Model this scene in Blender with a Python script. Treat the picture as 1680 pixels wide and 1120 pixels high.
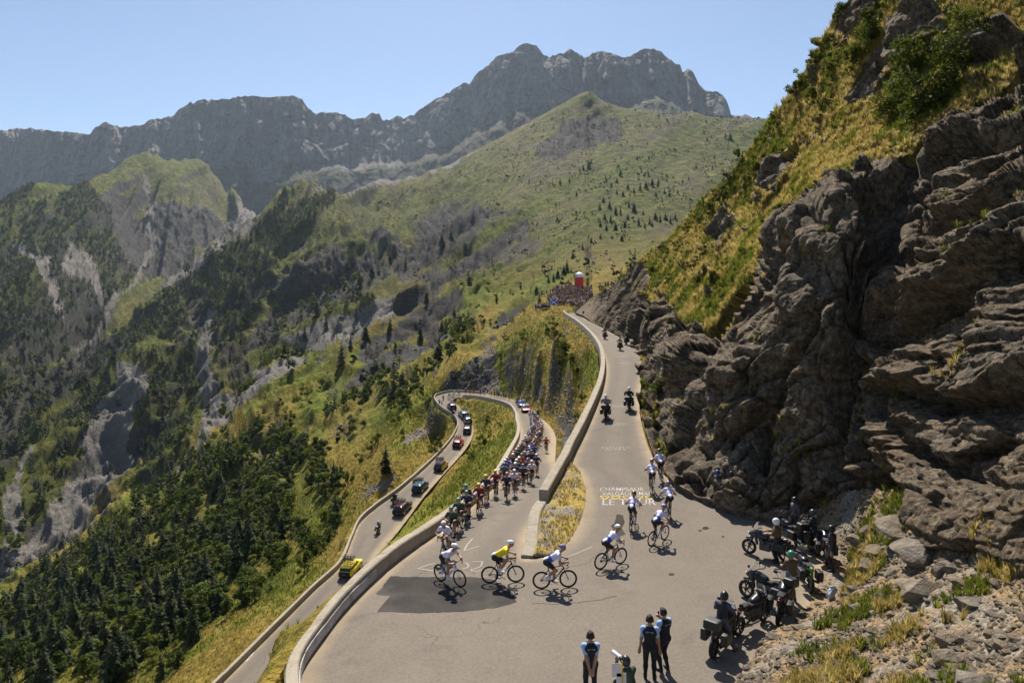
import bpy, bmesh, math, random
import numpy as np
from mathutils import Vector, Matrix, kdtree

for _o in list(bpy.data.objects):
    bpy.data.objects.remove(_o)
SC = bpy.context.scene
COL = SC.collection
random.seed(7)
RNG = np.random.default_rng(7)
R = math.radians

# ------------------------------------------------------------------ camera
F = 1120.0          # focal length in photograph pixels (24 mm on a 36 mm sensor)
U0, V0 = 840.0, 490.0   # eye level is a little above the middle of the photograph
cam_d = bpy.data.cameras.new("camera")
cam = bpy.data.objects.new("camera", cam_d)
COL.objects.link(cam)
cam_d.sensor_width = 36.0
cam_d.lens = 24.0
cam_d.shift_y = -(560.0 - V0) / 1680.0
cam_d.clip_start = 0.5
cam_d.clip_end = 20000.0
cam.location = (0, 0, 0)
cam.rotation_euler = (R(90), 0, 0)
SC.camera = cam

# ------------------------------------------------------------------ sky, sun, exposure
SUN_EL, SUN_AZ = R(49), R(-4)      # azimuth measured from straight ahead, negative = left
sun_vec = Vector((math.sin(SUN_AZ) * math.cos(SUN_EL), math.cos(SUN_AZ) * math.cos(SUN_EL), math.sin(SUN_EL)))
W = bpy.data.worlds.new("World")
SC.world = W
W.use_nodes = True
_nt = W.node_tree
_sky = _nt.nodes.new("ShaderNodeTexSky")
_sky.sky_type = 'NISHITA'
_sky.sun_disc = False
_sky.sun_elevation = SUN_EL
_sky.sun_rotation = SUN_AZ
_sky.altitude = 800
_sky.air_density = 1.0
_sky.dust_density = 0.5
_sky.ozone_density = 1.8
_nt.links.new(_sky.outputs[0], _nt.nodes["Background"].inputs[0])
_nt.nodes["Background"].inputs[1].default_value = 0.070
_sl = bpy.data.lights.new("sun", 'SUN')
_sl.energy = 5.0
_sl.angle = R(0.5)
_sl.color = (1.0, 0.93, 0.82)
_so = bpy.data.objects.new("sun", _sl)
COL.objects.link(_so)
_so.rotation_euler = sun_vec.to_track_quat('Z', 'Y').to_euler()
SC.view_settings.view_transform = 'Standard'
SC.view_settings.look = 'None'
SC.view_settings.exposure = 0.78
SC.view_settings.gamma = 1.0
SC.view_settings.use_curve_mapping = False
SC.cycles.volume_bounces = 0
SC.cycles.max_bounces = 5
SC.cycles.diffuse_bounces = 2
SC.cycles.transparent_max_bounces = 8
SC.cycles.use_adaptive_sampling = True
SC.cycles.adaptive_threshold = 0.02

# ------------------------------------------------------------------ small helpers
def P(u, v, d):
    """point seen at photograph position (u, v) at d metres ahead of the eye"""
    return np.array([(u - U0) / F * d, d, -(v - V0) / F * d])

def PH(u, v, h):
    """point seen at (u, v) lying h metres below the eye"""
    return P(u, v, F * h / (v - V0))

def uv_of(p):
    return U0 + F * p[0] / p[1], V0 - F * p[2] / p[1]

def tag(o, label=None, cat=None, group=None, kind=None):
    if label: o["label"] = label
    if cat: o["category"] = cat
    if group: o["group"] = group
    if kind: o["kind"] = kind
    return o

def link(name, data, parent=None, loc=None):
    o = bpy.data.objects.new(name, data)
    COL.objects.link(o)
    if parent is not None: o.parent = parent
    if loc is not None: o.location = loc
    return o

def empty(name, loc=(0, 0, 0), rz=0.0):
    o = bpy.data.objects.new(name, None)
    o.empty_display_size = 0.2
    COL.objects.link(o)
    o.location = loc
    o.rotation_euler = (0, 0, rz)
    return o

def np_mesh(name, V, Fc, mat=None, smooth=True, mats=None, mi=None):
    """fast mesh from arrays; Fc is (n,3) or (n,4)"""
    V = np.ascontiguousarray(V, dtype=np.float32).reshape(-1, 3)
    Fc = np.ascontiguousarray(Fc, dtype=np.int32)
    k = Fc.shape[1]
    me = bpy.data.meshes.new(name)
    me.vertices.add(len(V)); me.vertices.foreach_set("co", V.ravel())
    me.loops.add(Fc.size); me.loops.foreach_set("vertex_index", Fc.ravel())
    me.polygons.add(len(Fc))
    me.polygons.foreach_set("loop_start", np.arange(0, Fc.size, k, dtype=np.int32))
    me.polygons.foreach_set("loop_total", np.full(len(Fc), k, dtype=np.int32))
    if mats:
        for m in mats: me.materials.append(m)
    elif mat: me.materials.append(mat)
    if mi is not None: me.polygons.foreach_set("material_index", np.asarray(mi, dtype=np.int32))
    me.polygons.foreach_set("use_smooth", np.full(len(Fc), smooth, dtype=bool))
    me.update(calc_edges=True)
    return me

def grid_faces(n, m, wrap=False):
    i = np.arange(n - 1)[:, None]
    j = np.arange(m if wrap else m - 1)[None, :]
    a = i * m + j
    b = i * m + (j + 1) % m
    return np.stack([a, b, b + m, a + m], -1).reshape(-1, 4)

def vcol(me, name, arr):
    a = me.attributes.new(name, 'FLOAT_COLOR', 'POINT')
    c = np.ones((len(me.vertices), 4), dtype=np.float32)
    c[:, :arr.shape[1]] = arr
    a.data.foreach_set("color", c.ravel())

# ------------------------------------------------------------------ noise on arrays
def _h(ix, iy, iz, s):
    x = (ix.astype(np.int64) * 374761393 + iy.astype(np.int64) * 668265263 + iz.astype(np.int64) * 2147483647 + s * 974711) & 0xFFFFFFFF
    x = ((x ^ (x >> 13)) * 1274126177) & 0xFFFFFFFF
    x = ((x ^ (x >> 15)) * 2246822519) & 0xFFFFFFFF
    return ((x ^ (x >> 16)) & 0xFFFFFF).astype(np.float32) / 16777216.0

def vnoise(x, y, z=None, s=0):
    if z is None: z = np.zeros_like(x)
    fx, fy, fz = np.floor(x), np.floor(y), np.floor(z)
    ix, iy, iz = fx.astype(np.int64), fy.astype(np.int64), fz.astype(np.int64)
    tx, ty, tz = x - fx, y - fy, z - fz
    tx = tx * tx * tx * (tx * (tx * 6 - 15) + 10); ty = ty * ty * ty * (ty * (ty * 6 - 15) + 10); tz = tz * tz * tz * (tz * (tz * 6 - 15) + 10)
    r = 0
    for a in (0, 1):
        wx = tx if a else 1 - tx
        for b in (0, 1):
            wy = ty if b else 1 - ty
            for c in (0, 1):
                wz = tz if c else 1 - tz
                r = r + wx * wy * wz * _h(ix + a, iy + b, iz + c, s)
    return r * 2 - 1

def fbm(x, y, z=None, o=4, s=0, g=0.5):
    if z is None: z = np.zeros_like(x)
    r, a, f, t = 0, 1.0, 1.0, 0.0
    for k in range(o):
        r = r + a * vnoise(x * f + 17.3 * k, y * f - 9.1 * k, z * f + 4.7 * k, s + k)
        t += a; a *= g; f *= 2.03
    return r / t

def ridged(x, y, z=None, o=4, s=0, g=0.5):
    if z is None: z = np.zeros_like(x)
    r, a, f, t = 0, 1.0, 1.0, 0.0
    for k in range(o):
        n = 1 - np.abs(vnoise(x * f + 11.3 * k, y * f - 5.1 * k, z * f + 3.7 * k, s + k)) * 1.6
        r = r + a * n
        t += a; a *= g; f *= 2.07
    return r / t

def voro(x, y, z, s=0, jit=0.9):
    """F1, F2-F1 and three random numbers of the nearest cell"""
    ix, iy, iz = np.floor(x).astype(np.int64), np.floor(y).astype(np.int64), np.floor(z).astype(np.int64)
    f1 = np.full(x.shape, 9.0, np.float32); f2 = f1.copy()
    bx = np.zeros_like(f1); by = np.zeros_like(f1); bz = np.zeros_like(f1); r1 = np.zeros_like(f1)
    for a in (-1, 0, 1):
        for b in (-1, 0, 1):
            for c in (-1, 0, 1):
                cx, cy, cz = ix + a, iy + b, iz + c
                px = cx + 0.5 + jit * (_h(cx, cy, cz, s) - 0.5) - x
                py = cy + 0.5 + jit * (_h(cx, cy, cz, s + 1) - 0.5) - y
                pz = cz + 0.5 + jit * (_h(cx, cy, cz, s + 2) - 0.5) - z
                dd = np.sqrt(px * px + py * py + pz * pz)
                m = dd < f1
                f2 = np.where(m, f1, np.minimum(f2, dd))
                r1 = np.where(m, _h(cx, cy, cz, s + 3), r1)
                bx = np.where(m, px, bx); by = np.where(m, py, by); bz = np.where(m, pz, bz)
                f1 = np.where(m, dd, f1)
    return f1, f2 - f1, r1, bx, by, bz

def sstep(a, b, x):
    t = np.clip((x - a) / (b - a), 0, 1)
    return t * t * (3 - 2 * t)

class TPS:
    """thin-plate spline of scattered 2-D data"""
    def __init__(s, pts, val, lam=1e-6):
        pts = np.asarray(pts, float); val = np.asarray(val, float)
        n = len(pts)
        d2 = ((pts[:, None, :] - pts[None, :, :]) ** 2).sum(-1)
        K = 0.5 * d2 * np.log(d2 + 1e-12) + lam * np.eye(n)
        A = np.zeros((n + 3, n + 3)); A[:n, :n] = K
        A[:n, n] = 1; A[:n, n + 1:] = pts; A[n, :n] = 1; A[n + 1:, :n] = pts.T
        b = np.zeros(n + 3); b[:n] = val
        s.w = np.linalg.lstsq(A, b, rcond=None)[0] if n < 50 else np.linalg.solve(A, b)
        s.p = pts
    def __call__(s, q):
        q = np.asarray(q, float); sh = q.shape[:-1]; q = q.reshape(-1, 2)
        out = np.empty(len(q)); n = len(s.p)
        pp = (s.p ** 2).sum(1)
        for i in range(0, len(q), 8000):
            a = q[i:i + 8000]
            d2 = np.maximum((a ** 2).sum(1)[:, None] + pp[None] - 2 * a @ s.p.T, 0)
            out[i:i + 8000] = (0.5 * d2 * np.log(d2 + 1e-12)) @ s.w[:n] + s.w[n] + a @ s.w[n + 1:]
        return out.reshape(sh)

def crom(pts, sub, closed=False):
    """Catmull-Rom through the rows of pts, sub samples per span"""
    p = np.asarray(pts, float)
    p = np.vstack([2 * p[0] - p[1], p, 2 * p[-1] - p[-2]])
    out = []
    t = np.arange(sub) / sub
    for i in range(1, len(p) - 2):
        a, b, c, d = p[i - 1], p[i], p[i + 1], p[i + 2]
        tt = t[:, None]
        out.append(0.5 * (2 * b + (c - a) * tt + (2 * a - 5 * b + 4 * c - d) * tt ** 2 + (3 * b - a - 3 * c + d) * tt ** 3))
    out.append(p[-2][None])
    return np.vstack(out)

def resample(p, step):
    p = np.asarray(p, float)
    s = np.r_[0, np.cumsum(np.linalg.norm(np.diff(p, axis=0), axis=1))]
    n = max(2, int(round(s[-1] / step)) + 1)
    t = np.linspace(0, s[-1], n)
    return np.stack([np.interp(t, s, p[:, k]) for k in range(p.shape[1])], 1)

def inpoly(px, py, poly):
    poly = np.asarray(poly, float)
    r = np.zeros(px.shape, bool)
    n = len(poly)
    for i in range(n):
        x1, y1 = poly[i]; x2, y2 = poly[(i + 1) % n]
        if y1 == y2: continue
        c = ((y1 > py) != (y2 > py)) & (px < (x2 - x1) * (py - y1) / (y2 - y1) + x1)
        r ^= c
    return r

# ------------------------------------------------------------------ node materials
class NT:
    def __init__(s, name, rough=0.9, spec=0.2):
        s.m = bpy.data.materials.new(name); s.m.use_nodes = True
        s.t = s.m.node_tree; s.b = s.t.nodes["Principled BSDF"]
        s.b.inputs["Roughness"].default_value = rough
        s.b.inputs["Specular IOR Level"].default_value = spec
        s.tc = None
    def n(s, kind, **kw):
        o = s.t.nodes.new(kind)
        for k, v in kw.items(): setattr(o, k, v)
        return o
    def l(s, a, b): s.t.links.new(a, b)
    def coord(s):
        if s.tc is None: s.tc = s.n("ShaderNodeTexCoord")
        return s.tc.outputs["Object"]
    def mapped(s, scale=(1, 1, 1), rot=(0, 0, 0)):
        m = s.n("ShaderNodeMapping"); m.inputs["Scale"].default_value = scale; m.inputs["Rotation"].default_value = rot
        s.l(s.coord(), m.inputs[0]); return m.outputs[0]
    def noise(s, scale, detail=4, rough=0.6, vec=None, dist=0.0):
        o = s.n("ShaderNodeTexNoise"); o.inputs["Scale"].default_value = scale
        o.inputs["Detail"].default_value = detail; o.inputs["Roughness"].default_value = rough; o.inputs["Distortion"].default_value = dist
        s.l(vec if vec is not None else s.coord(), o.inputs["Vector"]); return o.outputs[0]
    def voronoi(s, scale, feature='F1', vec=None, out="Distance"):
        o = s.n("ShaderNodeTexVoronoi", feature=feature); o.inputs["Scale"].default_value = scale
        s.l(vec if vec is not None else s.coord(), o.inputs["Vector"]); return o.outputs[out]
    def ramp(s, fac, stops, interp='LINEAR'):
        o = s.n("ShaderNodeValToRGB"); o.color_ramp.interpolation = interp
        e = o.color_ramp.elements
        while len(e) > 1: e.remove(e[-1])
        for i, (p, c) in enumerate(stops):
            k = e[0] if i == 0 else e.new(p)
            k.position = p
            k.color = (c, c, c, 1) if isinstance(c, (int, float)) else (*c, 1)
        s.l(fac, o.inputs[0]); return o.outputs[0]
    def mix(s, fac, a, b, mode='MIX'):
        o = s.n("ShaderNodeMix", data_type='RGBA', blend_type=mode)
        for v, i in ((fac, 0), (a, 6), (b, 7)):
            if isinstance(v, (int, float)): o.inputs[i].default_value = v if i == 0 else (v, v, v, 1)
            elif isinstance(v, tuple): o.inputs[i].default_value = (*v, 1)
            else: s.l(v, o.inputs[i])
        return o.outputs[2]
    def math(s, op, a, b=0.0, clamp=False):
        o = s.n("ShaderNodeMath", operation=op, use_clamp=clamp)
        for i, v in enumerate((a, b)):
            if isinstance(v, (int, float)): o.inputs[i].default_value = v
            else: s.l(v, o.inputs[i])
        return o.outputs[0]
    def attr(s, name):
        o = s.n("ShaderNodeAttribute"); o.attribute_name = name; return o.outputs["Color"]
    def sep(s, c):
        o = s.n("ShaderNodeSeparateColor"); s.l(c, o.inputs[0]); return o.outputs
    def rand(s):
        return s.n("ShaderNodeObjectInfo").outputs["Random"]
    def bump(s, h, strength=0.5, dist=0.1):
        o = s.n("ShaderNodeBump"); o.inputs["Strength"].default_value = strength; o.inputs["Distance"].default_value = dist
        s.l(h, o.inputs["Height"]); s.l(o.outputs[0], s.b.inputs["Normal"])
    def color(s, c):
        if isinstance(c, tuple): s.b.inputs["Base Color"].default_value = (*c, 1)
        else: s.l(c, s.b.inputs["Base Color"])
        return s.m

_pm = {}
def paint(col, rough=0.5, metal=0.0, spec=0.4, var=0.12, name="paint"):
    """plain painted, cloth or plastic surface with a little unevenness"""
    key = (tuple(round(c, 3) for c in col), rough, metal, spec)
    if key not in _pm:
        t = NT(name, rough, spec)
        t.b.inputs["Metallic"].default_value = metal
        n = t.noise(9.0, 3)
        lo = tuple(c * (1 - var) for c in col); hi = tuple(min(1, c * (1 + var)) for c in col)
        _pm[key] = t.color(t.mix(n, lo, hi))
    return _pm[key]
# ================================================================== ROAD: one ribbon from the valley up round both hairpins
# station: left edge (u, v, metres below the eye), right edge (u, v, metres below the eye) in the direction of travel
def _off(l, w):
    p = PH(*l) + np.array([w, 0.6, 0]); return p
ST = [
 ((300,1180,38.3), 5.2), ((365,1118,37.7), 5.2), ((440,1043,37.0), 5.2), ((515,968,36.0), 5.2),
 ((560,926,35.5),(612,922,35.5)), ((578,885,35.0),(630,899,35.2)), ((592,855,34.6),(652,873,34.8)), ((620,830,34.0),(674,844,34.2)),
 ((657,803,33.2),(697,813,33.4)), ((700,765,32.3),(731,774,32.5)), ((730,735,31.4),(758,744,31.7)), ((745,715,30.8),(773,722,31.0)),
 ((752,697,30.0),(777,705,30.3)), ((745,683,29.3),(772,690,29.5)), ((728,672,28.7),(760,676,28.8)), ((716,660,28.2),(750,664,28.2)),
 ((714,652,27.8),(744,657.5,27.8)), ((722,647,27.4),(745,654,27.4)), ((745,643,26.9),(755,651.5,26.9)), ((790,646,26.0),(785,653,26.0)),
 ((830,652,25.0),(815,659,25.0)), ((860,665,23.8),(838,667,23.8)), ((880,680,22.3),(848,680,22.3)), ((893,690,20.8),(850,692,20.8)),
 ((905,702,19.2),(853,705,19.2)), ((912,718,17.4),(852,720,17.4)), ((912,737,15.6),(843,740,15.6)), ((911,760,13.9),(832,762,13.9)),
 ((914,790,12.5),(815,793,12.6)), ((902,830,11.5),(785,820,11.7)), ((872,870,11.1),(728,866,11.2)), ((862,905,10.9),(655,918,11.0)),
 ((868,916,10.87),(597,969,11.0)), ((880,916,10.85),(540,1035,11.0)), ((890,914,10.84),(490,1130,11.0)), ((900,911,10.82),(560,1270,10.9)),
 ((912,905,10.8),(900,1290,10.7)), ((922,897,10.76),(1180,1180,10.6)), ((932,888,10.72),(1310,1020,10.6)), ((945,868,10.62),(1350,930,10.6)),
 ((955,845,10.5),(1330,868,10.55)), ((961,815,10.3),(1240,850,10.5)), ((957,788,10.1),(1165,822,10.35)), ((946,768,9.97),(1112,797,10.15)),
 ((936,757,9.9),(1078,762,9.85)), ((961,704,9.3),(1058,716,9.35)), ((980,660,8.7),(1049,668,8.75)), ((990,630,8.2),(1052,631,8.25)),
 ((993,600,7.7),(1057,597,7.6)), ((988,575,7.0),(1041,567,6.9)), ((975,555,6.4),(1012,551,6.3)), ((960,540,5.8),(988,538,5.7)),
 ((945,528,5.1),(966,527,5.1)), ((931,519,4.5),(954,518.5,4.5)), ((926,514,4.05),(948,513.5,4.05)),
]
Ls = np.array([PH(*a) for a, b in ST])
Rs = np.array([(_off(a, b) if isinstance(b, float) else PH(*b)) for a, b in ST])
SUB, ACR = 12, 26
Lc, Rc = crom(Ls, SUB), crom(Rs, SUB)
_t = np.linspace(0, 1, ACR)[None, :, None]
RIB = Lc[:, None, :] * (1 - _t) + Rc[:, None, :] * _t
RIB[:, :, 2] += 0.03 * np.sin(np.pi * _t[:, :, 0])          # slight crown
kd_road = kdtree.KDTree(RIB.shape[0] * RIB.shape[1])
for _i, _p in enumerate(RIB.reshape(-1, 3)):
    kd_road.insert((_p[0], _p[1], 0.0), _i)
kd_road.balance()
RIBF = RIB.reshape(-1, 3)
def road_z(x, y):
    co, i, r = kd_road.find((x, y, 0.0)); return RIBF[i][2], r
def road_at(u, v, h0=None):
    """point of the road surface seen at (u, v): nearest ribbon sample to that line of sight, then exact height"""
    q = RIBF
    uu = U0 + F * q[:, 0] / q[:, 1]; vv = V0 - F * q[:, 2] / q[:, 1]
    i = np.argsort((uu - u) ** 2 + (vv - v) ** 2)[:6]
    w = 1 / (1e-3 + (uu[i] - u) ** 2 + (vv[i] - v) ** 2)
    z = (q[i, 2] * w).sum() / w.sum()
    return P(u, v, F * -z / (v - V0))

# ================================================================== TERRAIN: v(u, ln d) through surveyed ridges, gullies and road edges
ctl = []
def C(*pts): ctl.extend(pts)
def poly(pts, n=4, back=None, dv=25, f=1.12):
    """a ridge or gully line; with back the ground behind it falls out of sight"""
    q = crom(np.array(pts, float), n)
    for a in q:
        ctl.append(tuple(a))
        if back: ctl.append((a[0], a[1] + dv, a[2] * f))
for _i in range(0, len(Lc), 5):
    for p, out, o2 in ((Lc[_i], Lc[_i] - Rc[_i], 0), (Rc[_i], Rc[_i] - Lc[_i], 1)):
        if p[1] < 31 and _i > 30 * SUB: continue
        u, v = uv_of(p + np.array([0, 0, -0.3])); ctl.append((u, v, p[1]))
        st = _i / SUB
        out = out / np.linalg.norm(out[:2])
        drop = 0.0
        if o2 == 0 and st < 19: drop = 1.3
        if o2 == 0 and 12.5 < st < 18: drop = 5.0
        if o2 == 1 and 18 < st < 29: drop = 1.3
        if o2 == 0 and 44 < st: drop = 1.2
        if o2 == 0 and 47 < st: drop = 3.5
        if o2 == 1 and st > 43: continue
        if o2 == 0 and 28 < st < 45: continue
        q = p + out * 1.6; q[2] -= drop + 0.2
        if q[1] > 18: ctl.append((*uv_of(q), q[1]))
# ground under the hairpin, the cliff and round the eye
for u in (1000, 1150, 1300, 1450, 1700, 2000):
    for d in (12, 16, 22, 30, 40, 55, 80, 110):
        h = 11.6 if u < 1600 else 10.0
        if d > 45 and u < 1090: continue
        ctl.append((u, V0 + F * (h - (d - 30) * 0.03 * (d > 30)) / d, d))
for u, d in ((700, 24), (800, 26), (900, 27), (600, 21), (700, 17), (850, 17), (850, 21), (550, 17), (600, 13), (850, 13)):
    ctl.append((u, V0 + F * 11.6 / d, d))
# ledge left of the hairpin wall, then down to the lower road
C((490,1062,24.6),(462,1075,24.3),(450,1052,26.2),(455,1110,22.9),(440,1120,22.8),(500,1020,27.5),(540,990,29.8),(580,965,31.5),(610,935,34))
C((420,1200,27),(400,1190,31),(330,1330,24),(430,1130,33),(520,1040,38),(600,980,42),(660,935,46),(250,1420,24),(100,1400,26))
C((520,1050,55),(600,985,62),(700,900,60),(700,915,50),(760,850,62),(760,870,50),(800,800,66),(690,860,85),(745,800,95))
C((790,750,100),(820,720,110),(800,700,140),(780,740,122),(830,690,135),(760,775,112),(800,672,165))
# slope between middle and upper road, and the rock face above the far bend
C((905,690,103),(893,676,116),(880,660,134),(925,680,88),(930,650,92),(960,640,78),(960,610,90),(935,610,104),(905,640,118),(880,630,142),
  (900,600,130),(940,575,120),(920,560,140),(895,570,155),(880,590,152),(860,640,158),(850,620,170),(880,545,168),(905,530,172),(920,523,178))
C((830,635,182),(800,632,192),(760,630,200),(740,632,203),(830,600,188),(800,600,198),(765,605,207),(840,570,185),(810,572,206),(850,545,190),(730,622,212))
C((700,640,205),(690,660,195),(680,690,175),(660,730,155),(640,770,140),(690,720,168),(735,705,168),(715,690,180))
# crowd knoll and the grass beyond the arch
C((870,520,190),(885,511,193),(900,500,205),(915,490,216),(940,480,230),(960,473,240),(985,462,250),(1010,452,262),(930,500,210),(955,500,213),(970,485,228),(1050,440,290),(1000,447,262))
C((900,478,250),(930,468,262),(960,460,268),(1000,440,285))
C((905,510,280),(940,490,310),(980,475,330))
# near hillside below the lower road
C((560,960,98),(500,1020,86),(430,1090,78),(350,1180,72),(250,1260,70),(540,930,105),(560,890,114),(590,850,124),(620,820,132),(650,800,137),(300,1150,85),(400,1060,92),(480,980,106),(530,900,125),(570,850,140))
C((200,1120,110),(100,1130,120),(0,1150,130),(-150,1180,140),(300,1040,125),(400,950,145),(480,880,160),(540,820,170),(600,770,175),(200,1030,160),(100,1050,170),(0,1080,180),(-150,1110,190),(300,940,190),(400,850,215),(500,780,215),(570,730,215),(620,700,220))
C((100,960,260),(200,880,280),(300,810,290),(400,745,300),(480,690,310),(560,640,320),(640,600,330),(0,1035,240),(700,570,320),(760,545,300),(820,525,280),(780,590,235),(700,615,245),(640,660,240))
poly([(-200,1110,300),(-80,1050,305),(0,995,310),(115,905,345),(240,805,385),(350,722,430),(400,663,455),(507,590,480),(600,542,490),(700,487,490),(750,462,490),(820,450,480),(875,436,470)], 4, True, 14, 1.09)
C((860,500,340),(900,470,380),(923,442,430),(850,480,400),(800,500,380),(700,540,400),(960,430,450),(1000,425,470),(1080,400,520),(1040,430,420),(1150,395,520),(1250,380,560),(1100,430,420))
# opposite side of the gully, scree, forest spur
C((345,700,560),(350,640,640),(330,680,600),(420,610,640),(500,560,650),(600,500,650),(700,466,640),(760,445,640),(800,420,690),(850,385,760),(865,345,860),(740,430,720),(640,470,740),(560,500,760),(480,540,760),(420,560,740))
C((680,474,590),(720,457,600),(740,450,590),(660,484,580),(640,492,600),(770,446,580))
C((300,740,520),(250,770,500),(200,810,480),(120,880,430),(60,920,400),(0,985,370),(-120,1060,350))
C((130,790,520),(180,730,570),(215,650,640),(240,590,720),(300,650,640),(300,570,760),(60,800,500),(0,850,450),(-120,900,430),(0,760,530),(60,690,600),(130,640,680),(190,590,760),(-120,800,500),(0,660,650),(70,620,740))
poly([(150,562,900),(220,522,980),(270,477,1050),(330,432,1130),(400,386,1220),(450,345,1300),(490,328,1350),(535,322,1420),(600,313,1600),(640,302,1700),(700,286,1750),(760,258,1720),(820,228,1680),(880,195,1600),(930,168,1540),(962,152,1500),(985,166,1480),(1005,178,1450),(1060,184,1450),(1130,188,1450),(1200,192,1450),(1260,196,1450),(1340,205,1450),(1450,220,1450)], 3, True, 18, 1.1)
C((250,560,850),(300,530,860),(330,490,940),(380,480,900),(450,440,940),(500,400,1000),(560,370,1080),(420,400,1120),(470,370,1180),(540,345,1280),(600,335,1400),(650,330,1400),(700,330,1300),(600,400,980),(650,390,960),(700,370,1020),(760,340,1080),(760,380,900),(800,350,950),(800,300,1200),(850,310,1020),(850,260,1280),(900,300,1000),(900,240,1240),(950,200,1380),(940,250,1200),(960,310,920),(900,350,820),(900,400,640),(960,380,640),(950,350,760),(1000,360,700),(1000,300,900),(1000,240,1180),(1060,300,880),(1060,380,600),(1100,340,720),(1100,260,1080),(1180,300,880),(1180,240,1180),(1260,300,900),(1260,240,1200),(1340,320,880),(1340,420,500))
C((960,190,1430),(915,205,1440),(985,196,1420),(1020,215,1300),(930,225,1330))
# the far side of the valley: forest hill at the left and the gullied cone
poly([(-220,335,1600),(-100,335,1650),(0,325,1700),(60,306,1750),(120,303,1780),(150,300,1850),(185,281,2000),(235,262,2150),(285,262,2300),(330,266,2400),(372,305,2400),(400,335,2350),(425,362,2300)], 3, True, 35, 1.15)
C((100,360,1550),(0,400,1350),(100,430,1300),(0,480,1080),(100,520,1030),(0,560,900),(-120,420,1300),(-120,560,900),(60,570,900),(150,470,1250),(150,400,1480),(200,340,1850),(200,420,1500),(215,475,1380),(180,520,1150),(240,300,2050),(260,360,1900),(240,430,1620),(300,400,1800),(300,310,2150),(340,330,2150),(320,440,1650),(370,370,2000),(270,460,1520),(380,400,1850),(160,555,1000),(330,300,2300))
ctl = np.array([c for c in ctl])
A_U = 2.6 / F
def _q(u, d): return np.stack([np.asarray(u) * A_U, np.log(d)], -1)
# thin out near-duplicates
_k = np.round(_q(ctl[:, 0], ctl[:, 2]) / 0.012).astype(int)
_, _ix = np.unique(_k, axis=0, return_index=True)
ctl = ctl[np.sort(_ix)]
tps = TPS(_q(ctl[:, 0], ctl[:, 2]), ctl[:, 1], 2e-5)
U_LO, U_HI, D_LO, D_HI = -190.0, 1330.0, 15.0, 2750.0
NU, NL = 260, 620
gu = np.linspace(U_LO, U_HI, NU); gl = np.linspace(math.log(D_LO), math.log(D_HI), NL)
_g = tps(_q(*np.meshgrid(gu, np.exp(gl), indexing='ij')))
def cubic1(a, x, axis):
    i = np.clip(np.floor(x).astype(int), 1, a.shape[axis] - 3); t = x - i
    w = [-0.5 * t ** 3 + t ** 2 - 0.5 * t, 1.5 * t ** 3 - 2.5 * t ** 2 + 1, -1.5 * t ** 3 + 2 * t ** 2 + 0.5 * t, 0.5 * t ** 3 - 0.5 * t ** 2]
    sh = [1, 1]; sh[axis] = -1
    return sum(np.take(a, i + k - 1, axis) * w[k].reshape(sh) for k in range(4))

# ------------------------------------------------------------------ ground-cover regions, drawn where the photograph shows them
SCREE = [
 [(205,592),(230,600),(236,650),(222,700),(205,760),(170,810),(120,860),(60,905),(0,960),(0,915),(60,870),(112,800),(135,740),(150,700),(185,640),(192,600)],
 [(133,728),(150,735),(140,790),(118,830),(108,800),(125,760)], [(50,720),(60,728),(30,800),(20,830),(14,800)],
 [(0,815),(30,800),(25,870),(0,930)],
 [(340,500),(358,530),(352,590),(372,650),(400,640),(350,720),(320,735),(335,690),(332,620),(326,560)],
 [(330,735),(360,690),(420,610),(470,585),(500,595),(400,662)],
 [(236,425),(243,440),(215,480),(180,520),(150,560),(128,590),(145,555),(190,490),(222,462)],
 [(12,392),(45,405),(85,440),(104,490),(103,520),(92,500),(72,450),(40,418)],
 [(100,405),(165,430),(172,470),(185,515),(165,500),(150,460),(112,450)],
 [(230,278),(246,305),(262,350),(256,400),(244,440),(234,440),(246,395),(246,350),(232,310)],
 [(400,280),(418,345),(400,380),(330,440),(262,470),(300,440),(340,420),(372,372)],
 [(500,310),(560,300),(640,290),(700,268),(780,240),(740,265),(690,290),(620,312),(560,322)],
 [(460,560),(560,508),(640,490),(640,515),(530,585)],
 [(620,815),(640,800),(660,775),(610,805),(598,822)], [(652,735),(690,690),(705,700),(668,740)], [(790,572),(812,578),(815,640),(793,648)],
]
ROCKY = [
 [(868,340),(862,382),(795,440),(748,456),(690,470),(640,480),(560,520),(480,560),(430,600),(400,640),(350,660),(380,590),(440,545),(470,500),(455,470),(500,440),(560,415),(640,400),(700,385),(780,362),(820,345)],
 [(985,182),(1010,195),(1028,230),(985,240),(930,245),(900,268),(870,258),(905,215),(940,190)],
 [(772,600),(790,585),(798,640),(735,648),(730,630),(755,612)],
 [(912,700),(935,675),(948,690),(925,730),(908,755)],
 [(450,480),(520,440),(600,410),(640,420),(560,470),(480,520)],
 [(60,400),(140,420),(200,500),(160,560),(60,590),(0,580),(90,540)],
 [(140,335),(420,340),(380,400),(260,470),(210,440)],
]
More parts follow.
